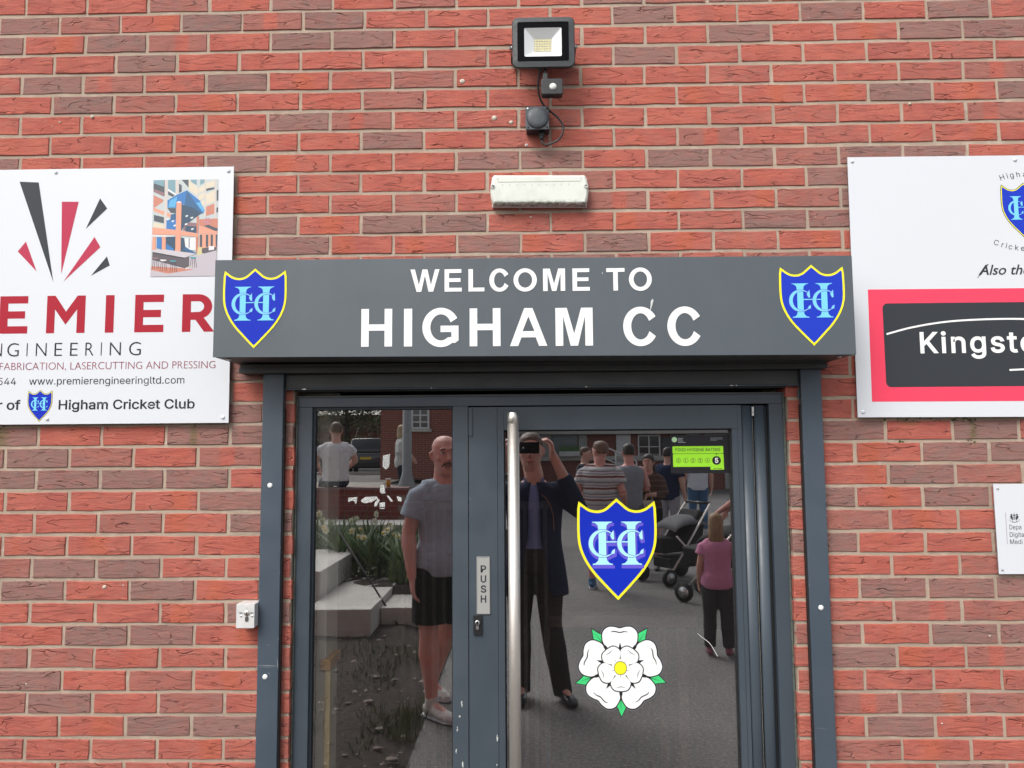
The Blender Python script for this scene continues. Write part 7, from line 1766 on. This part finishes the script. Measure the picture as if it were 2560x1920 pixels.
# one ground sheet with the building's footprint left out
g = MB()
g.add([(-150, .3, 0), (-150, -200, 0), (150, -200, 0), (150, .3, 0)], [(0, 1, 2, 3)])
g.add([(-150, .3, 0), (-5.2, .3, 0), (-5.2, 150, 0), (-150, 150, 0), (5.2, .3, 0), (150, .3, 0), (150, 150, 0), (5.2, 150, 0), (-5.2, 5.2, 0), (5.2, 5.2, 0)], [(0, 1, 2, 3), (4, 5, 6, 7), (8, 9, 7, 2)])
o = g.build('ground', M_ASPH); o['kind'] = 'structure'
def make_soil():
    m = bpy.data.materials.new('stony_soil'); t = NT(m); P = t.pos()
    a = t.noise(P, 26, 6, .75, .6); b = t.noise(P, 3.2, 4)
    col = t.mix(t.maprange(a, .3, .7), (.014, .010, .008, 1), (.085, .066, .050, 1)); col = t.mix(t.maprange(b, .5, .7, 0, .5), col, (.065, .048, .036, 1))
    t.setc(col); t.b.inputs['Roughness'].default_value = 1; t.t.links.new(t.bump(a, 1.0, .03), t.b.inputs['Normal'])
    return m
M_SOIL = make_soil()
nx, ny = 40, 46; V = []; F = []
for j in range(ny + 1):
    for i in range(nx + 1):
        x = -4.8 + 4.10 * i / nx; y = -.55 - 7.3 * j / ny
        e = min(1, (-.70 - x) / .5) if x < -.70 else 0
        z = .005 + e * (.02 + .10 * max(0, min(1, (-y - 1.5) / 3)) + .035 * noise.noise(Vector((x * 2.2, y * 2.2, 0))) + .02 * noise.noise(Vector((x * 9, y * 9, 3))))
        if y < -5.2: z += e * .22
        V.append((x, y, max(z, .004)))
F = [(j * (nx + 1) + i, (j + 1) * (nx + 1) + i, (j + 1) * (nx + 1) + i + 1, j * (nx + 1) + i + 1) for j in range(ny) for i in range(nx)]
so_ = MB().add(V, F, 0, True).build('soil_bed', M_SOIL); so_['kind'] = 'structure'
rg = random.Random(21)
mb = MB()
for _ in range(420):
    x = rg.uniform(-2.8, -.75); y = rg.uniform(-4.4, -1.0); r = .004 + .020 * rg.random() ** 4
    c = Vector((x, y, .022 + .10 * max(0, min(1, (-y - 1.5) / 3)))); o0 = len(mb.v)
    mb.ball(tuple(c), (r * rg.uniform(.8, 2.0), r * rg.uniform(.8, 1.4), r * .5), 6, 4)
    for q in range(o0, len(mb.v)): mb.v[q] = tuple(Vector(mb.v[q]) + Vector((rg.uniform(-1, 1), rg.uniform(-1, 1), rg.uniform(-1, 1))) * r * .22)
tag(mb.build('stones', mat('pale_stone', (.28, .25, .22), .9, vary=.3, vscale=40)), kind='stuff')
mb = MB()
for _ in range(5200):
    x = rg.choice([rg.gauss(-.80, .07), rg.gauss(-1.0, .3)]); y = rg.uniform(-5.4, -1.1)
    if x > -.68 or noise.noise(Vector((x * 3, y * 2, 5))) < -.05: continue
    h = rg.uniform(.03, .09); a = rg.uniform(0, 6.28); dx, dy = cos(a) * .004, sin(a) * .004; lx, ly = rg.uniform(-.03, .03), rg.uniform(-.03, .03); z = .02 + .10 * max(0, min(1, (-y - 1.5) / 3)) * min(1, (-.70 - x) / .5)
    mb.add([(x - dx, y - dy, z), (x + dx, y + dy, z), (x + lx, y + ly, z + h)], [(0, 1, 2)])
def make_leafm(n, c1, c2):
    m = bpy.data.materials.new(n); t = NT(m)
    t.setc(t.mix(t.maprange(t.noise(t.pos(), 6, 3), .35, .65), (*c1, 1), (*c2, 1))); t.b.inputs['Roughness'].default_value = .55
    return m
M_GRASS = make_leafm('bed_edge_grass', (.035, .06, .015), (.09, .12, .035))
tag(mb.build('grass', M_GRASS), kind='stuff')
M_CONC = mat('pale_cast_concrete', (.47, .46, .42), .85, vary=.08, vscale=7, bump=.3, bscale=90, bdist=.003)
for i, (x0, x1, y0, y1, z0_, z1_, lb) in enumerate(((-1.42, -1.02, -5.35, -4.62, 0, .275, 'lowest pale concrete block at the corner of the planted bed'), (-2.02, -1.425, -5.9, -4.22, 0, .345, 'middle pale concrete block of three, with a wide flat top'), (-3.2, -2.03, -6.4, -4.75, 0, .60, 'tallest pale concrete block, farthest from the asphalt'))):
    o = MB().box(x0, x1, y0, y1, z0_, z1_).build('concrete_block', M_CONC, None, .008); tag(o, lb, 'block', 'stepped pale blocks edging the bed')
o = MB().box(-4.6, -1.02, -7.95, -7.25, .66, .80).build('stone_coping', M_CONC, None, .01); tag(o, 'long pale coping slab in front of the low red wall', 'slab')
o = MB().box(-4.6, -1.05, -7.90, -7.30, 0, .659).build('planter_wall', M_CONC); tag(o, 'pale planter wall carrying the long coping slab', 'wall')
# low red retaining wall, its bricks as one joined part (far smaller than ten pixels)
lw = thing('low_brick_wall', 'low dark red brick retaining wall with a man sitting on it', 'wall', (0, 0, 0))
M_LRED = mat('dark_red_brick', (.22, .050, .040), .85, vary=.25, vscale=14); M_LMORT = mat('dull_mortar', (.25, .2, .17), .95, vary=.1)
MB().box(-5.0, -1.75, -8.42, -8.20, 0, 1.20).build('mortar', M_LMORT, lw)
mb = MB(); rb = random.Random(4)
for r in range(16):
    for i in range(16):
        x = -5.0 + i * .225 + (.1125 if r % 2 else 0)
        if x + .215 < -1.74: mb.box(x, x + .215, -8.425 + 0, -8.195 + rb.uniform(0, .002), r * .075 + .005, r * .075 + .07)
o = mb.build('brickwork', M_LRED, lw); o['kind'] = 'stuff'
MB().box(-5.0, -1.72, -8.46, -8.16, 1.2, 1.235).build('coping', mat('weathered_coping', (.22, .12, .11), .8, vary=.2), lw, .004)
gl_ = thing('beer_glass', 'pint glass of amber beer standing on the low red wall', 'glass', (-2.02, -8.28, 1.235)); MB().lathe((0, 0, .003), (0, 0, 1), [(0, .030), (.105, .038)], 20).build('beer', mat('amber_beer', (.55, .26, .03), .15), gl_); MB().lathe((0, 0, .108), (0, 0, 1), [(0, .0385), (.022, .0395)], 20).build('foam', mat('beer_foam', (.7, .68, .6), .8), gl_)
# raised car park behind
mb = MB().box(-60, -.25, -70, -8.43, 0.0, .60); o = mb.build('raised_terrace', M_ASPH); o['kind'] = 'structure'
mb = MB().box(-60, -.30, -24.5, -13.0, .6005, .6060); o = mb.build('concrete_road', mat('pale_concrete_road', (.34, .32, .28), .9, vary=.12, vscale=2)); o['kind'] = 'structure'
mb = MB().box(-60, -1.5, -33.0, -32.3, .6005, .72); o = mb.build('kerb', M_CONC); o['kind'] = 'structure'
lp = thing('lamp_post', 'grey galvanised lamp post with a flared base sleeve', 'lamp post', (-2.17, -10.9, .60)); M_GALV = mat('galvanised_steel', (.30, .32, .32), .5, .4, vary=.1)
MB().lathe((0, 0, 0), (0, 0, 1), [(0, .15), (.55, .15), (.75, .085), (5.2, .06)], 20).build('post', M_GALV, lp); MB().rbox((0, -.35, 5.2), (.18, .8, .10)).build('lamp_head', M_GALV, lp, .03)
tag(MB().cyl((-1.95, -5.1, .95), (-1.17, -4.55, .02), .009, 8).build('garden_cane', mat('dark_cane', (.02, .018, .016), .7)), 'thin dark cane leaning across the pale blocks', 'cane')
# daffodil clumps
M_BLADE = make_leafm('daffodil_leaf', (.06, .12, .045), (.16, .24, .10)); M_PETAL = mat('cream_petal', (.74, .76, .62), .5); M_TRUMP = mat('yellow_trumpet', (.65, .50, .06), .5)
def daffodil(seed):
    r = random.Random(seed); root = thing('daffodil_clump', 'x', 'plant', (0, 0, 0), 0, 'daffodil clumps in the raised bed')
    mb = MB()
    for _ in range(70):
        a = r.uniform(0, 6.28); l = r.uniform(.35, .62); lean = r.uniform(.1, .75); w = r.uniform(.009, .022); bx, by = r.gauss(0, .06), r.gauss(0, .06); V = []
        for i in range(5):
            t = i / 4; d = lean * t * t * l; z = l * t * (1 - .35 * lean * t); ww = w * (1 - t ** 3)
            V += [(bx + cos(a) * d - sin(a) * ww, by + sin(a) * d + cos(a) * ww, z), (bx + cos(a) * d + sin(a) * ww, by + sin(a) * d - cos(a) * ww, z)]
        mb.add(V, [(2 * i, 2 * i + 1, 2 * i + 3, 2 * i + 2) for i in range(4)], 0, True)
    o = mb.build('leaves', M_BLADE, root); o['kind'] = 'stuff'
    for _ in range(3):
        a = r.uniform(0, 6.28); q = r.uniform(.05, .26); h = r.uniform(.42, .62); c = Vector((cos(a) * q, sin(a) * q, h)); mb = MB(); mb.tube([(0, 0, 0), (c.x * .5, c.y * .5, h * .6), tuple(c)], .004, 6, 2)
        fd = Vector((r.uniform(-.5, .5), 1, r.uniform(-.3, .3))).normalized(); u_ = fd.orthogonal().normalized(); v_ = fd.cross(u_)
        for k in range(6):
            t = k * pi / 3; e1 = u_ * cos(t) + v_ * sin(t); e2 = fd.cross(e1)
            mb.add([c, c + e1 * .020 + e2 * .015, c + e1 * .040, c + e1 * .020 - e2 * .015], [(0, 1, 2, 3)], 0)
        mb.tube([c, c + fd * .022], [.008, .013], 8, 1); mb.build('flower', [M_PETAL, M_TRUMP, M_BLADE], root)
    return root
DL = ['daffodil clump with pale flowers nearest the middle block', 'daffodil clump leaning over the lowest block', 'tall leafy daffodil clump in the middle of the bed', 'daffodil clump under the long coping', 'daffodil clump with a bent broad leaf near the bald man', 'small daffodil clump at the left of the bed', 'daffodil clump at the back left corner of the bed', 'daffodil clump behind the tallest block', 'daffodil clump at the back right corner of the bed', 'flowering daffodil clump beside the leaning cane', 'dense daffodil clump at the foot of the planter wall', 'sparse daffodil clump between cane and coping']
pr = [daffodil(s) for s in (1, 2, 3)]
for i, (x, y) in enumerate(((-1.75, -6.05), (-1.35, -5.65), (-1.95, -6.5), (-1.55, -6.9), (-1.15, -6.1), (-2.45, -6.6), (-2.8, -7.0), (-2.4, -6.95), (-1.18, -7.0), (-1.9, -7.05), (-2.1, -6.2), (-1.4, -6.4))):
    o = pr[i] if i < 3 else copy_tree(pr[i % 3])
    o.location = (x, y, .27); o.rotation_euler = (0, 0, i * 1.3); o.scale = (1.25, 1.25, 1.15 + .1 * (i % 3)); o['label'] = DL[i]
mb = MB()
for _ in range(3000):
    x = rg.uniform(-3.0, -1.05); y = rg.uniform(-7.2, -5.5); h = rg.uniform(.05, .25); a = rg.uniform(0, 6.28); z = .24; s = rg.uniform(.01, .025)
    mb.add([(x, y, z + h), (x + cos(a) * s, y + sin(a) * s, z + h + .01), (x + cos(a + 1.2) * s, y + sin(a + 1.2) * s, z + h + rg.uniform(-.02, .03))], [(0, 1, 2)])
tag(mb.build('ground_cover', make_leafm('low_shrub_leaf', (.03, .05, .015), (.10, .12, .04))), kind='stuff')

# vehicles
def car(label, x, y, face, body, L=4.6, W=1.86, Hh=1.70, suv=True, plate=(.75, .55, .03)):
    root = thing('parked_car', label, 'car', (x, y, .602), face, 'cars parked beyond the road')
    hw = W / 2
    def hull(rows, m, name, mi=0):
        mb = MB(); n = len(rows[0][1]); V = []
        for xx, sec in rows: V += [(xx, yy, zz) for yy, zz in sec]
        F = [(r * n + i, r * n + (i + 1) % n, (r + 1) * n + (i + 1) % n, (r + 1) * n + i) for r in range(len(rows) - 1) for i in range(n)] + [tuple(range(n))[::-1], tuple(range((len(rows) - 1) * n, len(rows) * n))]
        mb.add(V, F, 0, True); o = mb.build(name, m, root, .0); b = o.modifiers.new('b', 'BEVEL'); b.width = .03; b.segments = 2; b.limit_method = 'ANGLE'; b.angle_limit = radians(35); return o
    def sec(w, z0, z1): return [(-w, z0 + .12), (-w + .06, z0), (w - .06, z0), (w, z0 + .12), (w + .01, (z0 + z1) / 2), (w - .05, z1 - .03), (w - .14, z1), (-w + .14, z1), (-w + .05, z1 - .03), (-w - .01, (z0 + z1) / 2)]
    belt = 1.02 if suv else .90
    hull([(-L / 2, sec(hw - .12, .36, belt - .12)), (-L / 2 + .15, sec(hw - .02, .27, belt)), (-L / 2 + 1.0, sec(hw, .25, belt + .01)), (L / 2 - 1.3, sec(hw, .25, belt)), (L / 2 - .3, sec(hw - .04, .27, belt - .12)), (L / 2, sec(hw - .18, .38, belt - .28))], body, 'body')
    def cab(w0, w1, z1): return [(-w0, belt - .02), (w0, belt - .02), (w1, z1 - .05), (w1 - .12, z1), (-w1 + .12, z1), (-w1, z1 - .05)]
    hull([(-L / 2 + .12, cab(hw - .08, hw - .22, belt + .15)), (-L / 2 + .45, cab(hw - .06, hw - .22, Hh - .03)), (L / 2 - 2.1, cab(hw - .06, hw - .22, Hh)), (L / 2 - 1.35, cab(hw - .08, hw - .2, belt + .08))], body, 'cabin')
    gm = M_GLASS_FAR
    MB().add([(-L / 2 + .135, -hw + .22, belt + .08), (-L / 2 + .135, hw - .22, belt + .08), (-L / 2 + .41, hw - .34, Hh - .14), (-L / 2 + .41, -hw + .34, Hh - .14)], [(0, 3, 2, 1)]).build('rear_window', M_CARGL, root)
    for sd in (-1, 1):
        MB().add([(-L / 2 + .75, sd * (hw - .045), belt + .04), (L / 2 - 1.65, sd * (hw - .045), belt + .04), (L / 2 - 2.2, sd * (hw - .17), Hh - .14), (-L / 2 + .85, sd * (hw - .17), Hh - .14)], [(0, 1, 2, 3)]).build('side_window', M_CARGL, root)
        MB().rbox((-L / 2 + .06, sd * (hw - .16), belt - .10), (.10, .20, .20)).build('tail_light', mat('red_lamp_glass', (.30, .01, .012), .2), root, .02)
        for xx in (-L / 2 + .85, L / 2 - .9):
            w = MB(); w.cyl((xx, sd * (hw - .20), .34), (xx, sd * (hw + .005), .34), .34, 24); wo = w.build('wheel', M_BLACKRUB, root); MB().cyl((xx, sd * (hw + .004), .34), (xx, sd * (hw + .012), .34), .20, 20).build('rim', M_ZINC, wo)
    MB().rbox((-L / 2 - .012, 0, belt - .28), (.02, .52, .11)).build('number_plate', mat('yellow_plate', plate, .4), root)
    MB().rbox((-L / 2 - .02, 0, .42), (.14, W - .2, .20)).build('bumper', M_PVCBLK, root, .04)
    return root
M_CARGL = mat('car_glass', (.08, .10, .11), .08, coat=.5)
M_CARBLK = mat('black_car_paint', (.010, .012, .018), .15, coat=1.0); M_CARWH = mat('white_car_paint', (.62, .63, .64), .2, coat=1.0)
car('black SUV with a yellow rear plate parked nose to the hedge', -7.9, -35.2, -pi / 2 - .12, M_CARBLK)
car('white estate car parked beside the black SUV', -5.2, -37.0, -pi / 2 - .3, M_CARWH, Hh=1.55, suv=False)
car('silver hatchback parked left of the black SUV', -11.9, -36.0, -pi / 2, mat('silver_car_paint', (.30, .32, .33), .25, .6, coat=1.0), L=4.1, Hh=1.5, suv=False)

# houses
M_HRED = bpy.data.materials.new('street_brick'); t = NT(M_HRED)
bt = t.n('TexBrick', i_Scale=1.0, i_Brick_Width=.225, i_Row_Height=.075, i_Mortar_Size=.008)
bt.inputs['Color1'].default_value = (.26, .065, .045, 1); bt.inputs['Color2'].default_value = (.19, .055, .045, 1); bt.inputs['Mortar'].default_value = (.26, .20, .16, 1)
cx_ = t.n('SeparateXYZ'); t.t.links.new(t.pos(), cx_.inputs[0]); cc_ = t.n('CombineXYZ'); t.t.links.new(t.math('ADD', cx_.outputs[0], cx_.outputs[1]), cc_.inputs[0]); t.t.links.new(cx_.outputs[2], cc_.inputs[1]); t.t.links.new(cc_.outputs[0], bt.inputs['Vector']); t.setc(bt.outputs['Color']); t.b.inputs['Roughness'].default_value = .9
M_UPVC = mat('white_window_frame', (.62, .63, .62), .4); M_TILE = mat('brown_roof_tile', (.12, .07, .055), .8, vary=.3, vscale=8, bump=.4, bscale=12, bdist=.02); M_CREAM = mat('grey_cream_cladding', (.36, .37, .35), .6, vary=.06, vscale=2); M_PANEL = mat('grey_blue_panel', (.20, .235, .245), .5, vary=.05, vscale=2)
def window(parent, x0, x1, z0, z1, y, nx=2, nz=2):
    fr_ = MB(); fr_.frame(x0, x1, z0, z1, x0 + .06, x1 - .06, z0 + .06, z1 - .06, 0, .08)
    for i in range(1, nx): xx = x0 + (x1 - x0) * i / nx; fr_.box(xx - .025, xx + .025, .012, .07, z0 + .061, z1 - .061)
    for i in range(1, nz): zz = z0 + (z1 - z0) * i / nz; fr_.box(x0 + .061, x1 - .061, .016, .066, zz - .02, zz + .02)
    fr_.v = [(a, y + .04 - b, c) for a, b, c in fr_.v]
    f = fr_.build('window', M_UPVC, parent)
    MB().add([(x0 + .05, y + .005, z0 + .05), (x1 - .05, y + .005, z0 + .05), (x1 - .05, y + .005, z1 - .05), (x0 + .05, y + .005, z1 - .05)], [(3, 2, 1, 0)]).build('pane', M_GLASS_FAR, f)
    MB().box(x0 - .08, x1 + .08, y + .001, y + .12, z0 - .10, z0 - .002).build('sill', M_CONC, f)
hs = thing('brick_house', 'red brick house with a white four-light window across the road', 'house', (0, 0, 0))
MB().box(-5.0, -.9, -32.0, -23.0, .75, 6.0).build('wall', M_HRED, hs)
MB().prism([(-5.4, 5.9), (-.5, 5.9), (-.8, 6.2), (-2.95, 8.6), (-5.1, 6.2)], -32.4, -22.7).build('roof', M_TILE, hs)
for x0 in (-3.95, -2.2): window(hs, x0, x0 + .62, 2.45, 3.15, -23.0, 2, 3); window(hs, x0, x0 + .9, 4.4, 5.4, -23.0)
MB().box(-1.05, -.895, -22.999, -22.94, .75, 6.0).build('corner_pipe', M_UPVC, hs)
pb = thing('pavilion', 'low grey cream pavilion on a brick plinth with big windows and a ramp rail', 'building', (0, 0, 0))
MB().box(-.6, 18, -36, -29.0, 0, 1.25).build('plinth', M_HRED, pb); MB().box(-.55, 18, -36, -29.03, 1.2505, 4.6).build('wall', M_HRED, pb)
MB().box(-.65, 6.2, -29.02, -28.86, 1.2505, 1.42).build('sill_band', M_CONC, pb); MB().box(-.9, 18.4, -36.3, -28.2, 4.6, 4.9).build('roof', mat('dark_flat_roof', (.08, .08, .085), .7), pb)
for x0, x1, m in ((-.4, 1.0, M_CREAM), (1.05, 2.1, M_PANEL), (2.15, 2.5, M_CREAM), (3.7, 4.3, M_UPVC), (6.6, 7.2, M_CREAM), (8.2, 9.4, M_CREAM)):
    MB().box(x0, x1, -29.029, -28.95, 1.43 if x0 < 3 else .02, 2.32).build('cladding_panel', m, pb)
MB().box(-.5, 18, -29.029, -28.75, 2.34, 2.52).build('lintel_band', mat('weathered_cream_trim', (.5, .49, .44), .6), pb)
for x0 in (4.6, 7.4, 9.8): window(pb, x0, x0 + .95, 1.3, 2.3, -29.03, 2, 2)
MB().box(5.6, 6.5, -29.02, -28.96, .02, 2.2).build('door', mat('dark_grey_door', (.06, .065, .07), .5), pb)
fb = thing('window_box', 'white window box of spiky green leaves on the pavilion sill', 'window box', (1.75, -28.8, 1.43)); MB().box(-.45, .45, -.1, .12, 0, .2).build('box', M_UPVC, fb); mb = MB()
for _ in range(160):
    x = rg.uniform(-.42, .42); l = rg.uniform(.15, .4); dx = rg.uniform(-.12, .12); mb.add([(x - .012, .02, .18), (x + .012, .02, .18), (x + dx, .02 + rg.uniform(-.1, .1), .18 + l)], [(0, 1, 2)])
o = mb.build('leaves', make_leafm('box_leaf', (.07, .16, .05), (.15, .30, .10)), fb); o['kind'] = 'stuff'
rl = thing('ramp_railing', 'white painted handrail sloping down the pavilion ramp', 'railing', (0, 0, 0)); mb = MB(); mb.cyl((2.6, -26.5, 2.0), (4.1, -26.0, 1.25), .03, 8); mb.cyl((2.6, -26.5, 1.55), (4.1, -26.0, .8), .025, 8); mb.build('rail', M_UPVC, rl)
for tt in (0, .5, 1): MB().cyl((2.6 + 1.5 * tt, -26.5 + .5 * tt, 0), (2.6 + 1.5 * tt, -26.5 + .5 * tt, 2.0 - .75 * tt), .03, 8).build('post', M_UPVC, rl)
# prams
def pram(label, x, y, face, hood, seat):
    root = thing('pram', label, 'pram', (x, y, 0), face, 'prams in the yard')
    for sd in (-1, 1):
        for xx, r in ((-.32, .13), (.36, .11)):
            w = MB(); w.cyl((xx, sd * .25, r), (xx, sd * .29, r), r, 18); wo = w.build('wheel', M_BLACKRUB, root); MB().cyl((xx, sd * .292, r), (xx, sd * .296, r), r * .6, 16).build('rim', M_ZINC, wo)
        mb = MB(); mb.cyl((.36, sd * .26, .11), (-.42, sd * .24, 1.02), .014, 8); mb.cyl((-.32, sd * .26, .13), (.20, sd * .24, .62), .014, 8); mb.build('frame_tube', M_STEEL, root)
    MB().cyl((-.42, -.24, 1.02), (-.42, .24, 1.02), .018, 10).build('handlebar', M_PVCBLK, root)
    MB().prism([(-.30, .42), (.38, .40), (.42, .62), (.02, .58), (-.28, .95), (-.36, .90)], -.2, .2).build('seat', seat, root, .03)
    mb = MB(); n = 14; V = []
    for i in range(7):
        a = radians(20 + 22 * i)
        for j in range(n + 1):
            t = -pi / 2 + pi * j / n
            V.append((-.12 + .36 * cos(a) * 1.0, .23 * sin(t), .62 + .26 * sin(a) * (.55 + .45 * cos(t))))
    mb.add(V, [(i * (n + 1) + j, i * (n + 1) + j + 1, (i + 1) * (n + 1) + j + 1, (i + 1) * (n + 1) + j) for i in range(6) for j in range(n)], 0, True); o = mb.build('hood', hood, root); s_ = o.modifiers.new('t', 'SOLIDIFY'); s_.thickness = .01
    MB().box(-.25, .25, -.18, .18, .2, .34).build('basket', M_PVCBLK, root, .02)
pram('grey and black pram with silver frame tubes behind the crest sticker', 1.98, -7.6, 2.6, mat('grey_hood', (.16, .165, .17), .8), mat('black_pram_fabric', (.015, .015, .017), .8))
pram('black pram with a dark hood pushed by the woman in maroon', 2.25, -6.25, -2.5, mat('black_pram_fabric', (.015, .015, .017), .8), mat('black_pram_fabric', (.015, .015, .017), .8))
# trees and hedge beyond the cars
M_LEAFD = make_leafm('tree_leaf', (.05, .075, .022), (.16, .19, .07)); M_BARK = mat('bark', (.07, .055, .042), .95, vary=.3, vscale=20)
def tree(label, x, y, h, seed, col=None):
    r = random.Random(seed); root = thing('tree', label, 'tree', (x, y, .60), 0, 'trees beyond the parked cars')
    mb = MB(); tips = []
    mb.tube([(0, 0, 0), (.05, 0, h * .3), (.0, .1, h * .6), (.1, 0, h * .85)], [.22, .16, .09, .03], 8)
    for _ in range(11):
        a = r.uniform(0, 6.28); z = r.uniform(.25, .75) * h; l = r.uniform(.18, .36) * h
        e = (cos(a) * l, sin(a) * l, z + l * r.uniform(.1, .6)); tips.append(e); mb.tube([(0, 0, z), (e[0] * .5, e[1] * .5, z + (e[2] - z) * .4), e], [.06, .035, .01], 6)
    mb.build('trunk', M_BARK, root); mb = MB()
    for e in tips + [(0, 0, h * .9), (0, 0, h * .55)]:
        for _ in range(190):
            p = Vector(e) + Vector((r.gauss(0, .10 * h), r.gauss(0, .10 * h), r.gauss(0, .075 * h))); s = r.uniform(.05, .13); d1 = Vector((r.uniform(-1, 1), r.uniform(-1, 1), r.uniform(-1, 1))).normalized() * s; d2 = d1.orthogonal().normalized() * s * .6
            mb.add([p - d1, p + d2, p + d1, p - d2], [(0, 1, 2, 3)])
    o = mb.build('crown', M_LEAFD, root); o['kind'] = 'stuff'
TL = ['tall dark tree behind the silver hatchback', 'broad tree directly behind the black SUV', 'tree behind the white estate car', 'tree at the far left beyond the road', 'thin tree near the brick house', 'outermost tree on the left', 'tree filling the gap between the SUV and the white car']
for i, (x, y, h) in enumerate(((-15, -44, 8), (-11, -43, 7), (-7.0, -44, 8), (-19.5, -45, 9), (-5.8, -41, 5.5), (-25, -46, 9), (-9, -47, 9))): tree(TL[i], x, y, h, 40 + i)
hd = thing('hedge', 'long clipped dark green hedge behind the parked cars', 'hedge', (0, 0, 0)); MB().box(-30, -5.2, -40.6, -39.6, .75, 2.2).build('branches', mat('hedge_core', (.018, .024, .010), 1.0, vary=.4, vscale=10), hd); mb = MB()
for _ in range(9000):
    x = rg.uniform(-30, -5.2); z = rg.uniform(.8, 2.5); p = Vector((x, -39.55 + rg.gauss(0, .08) - (.5 * rg.random() if z > 2.15 else 0), z)); s = rg.uniform(.04, .09); d1 = Vector((rg.uniform(-1, 1), rg.uniform(-1, 1), rg.uniform(-1, 1))).normalized() * s; d2 = d1.orthogonal().normalized() * s * .6
    mb.add([p - d1, p + d2, p + d1, p - d2], [(0, 1, 2, 3)])
o = mb.build('leaves', M_LEAFD, hd); o['kind'] = 'stuff'
# the far side of the street, so that the horizon is closed behind the trees
fh = thing('terrace_row', 'row of distant brick houses behind the trees', 'building', (0, 0, 0)); MB().box(-60, -8, -66, -60, .6, 3.2).build('wall', M_HRED, fh); MB().prism([(-60.5, 3.2), (-7.5, 3.2), (-9.5, 4.6), (-58.5, 4.6)], -66.3, -59.7).build('roof', M_TILE, fh)
bpy.context.view_layer.update()
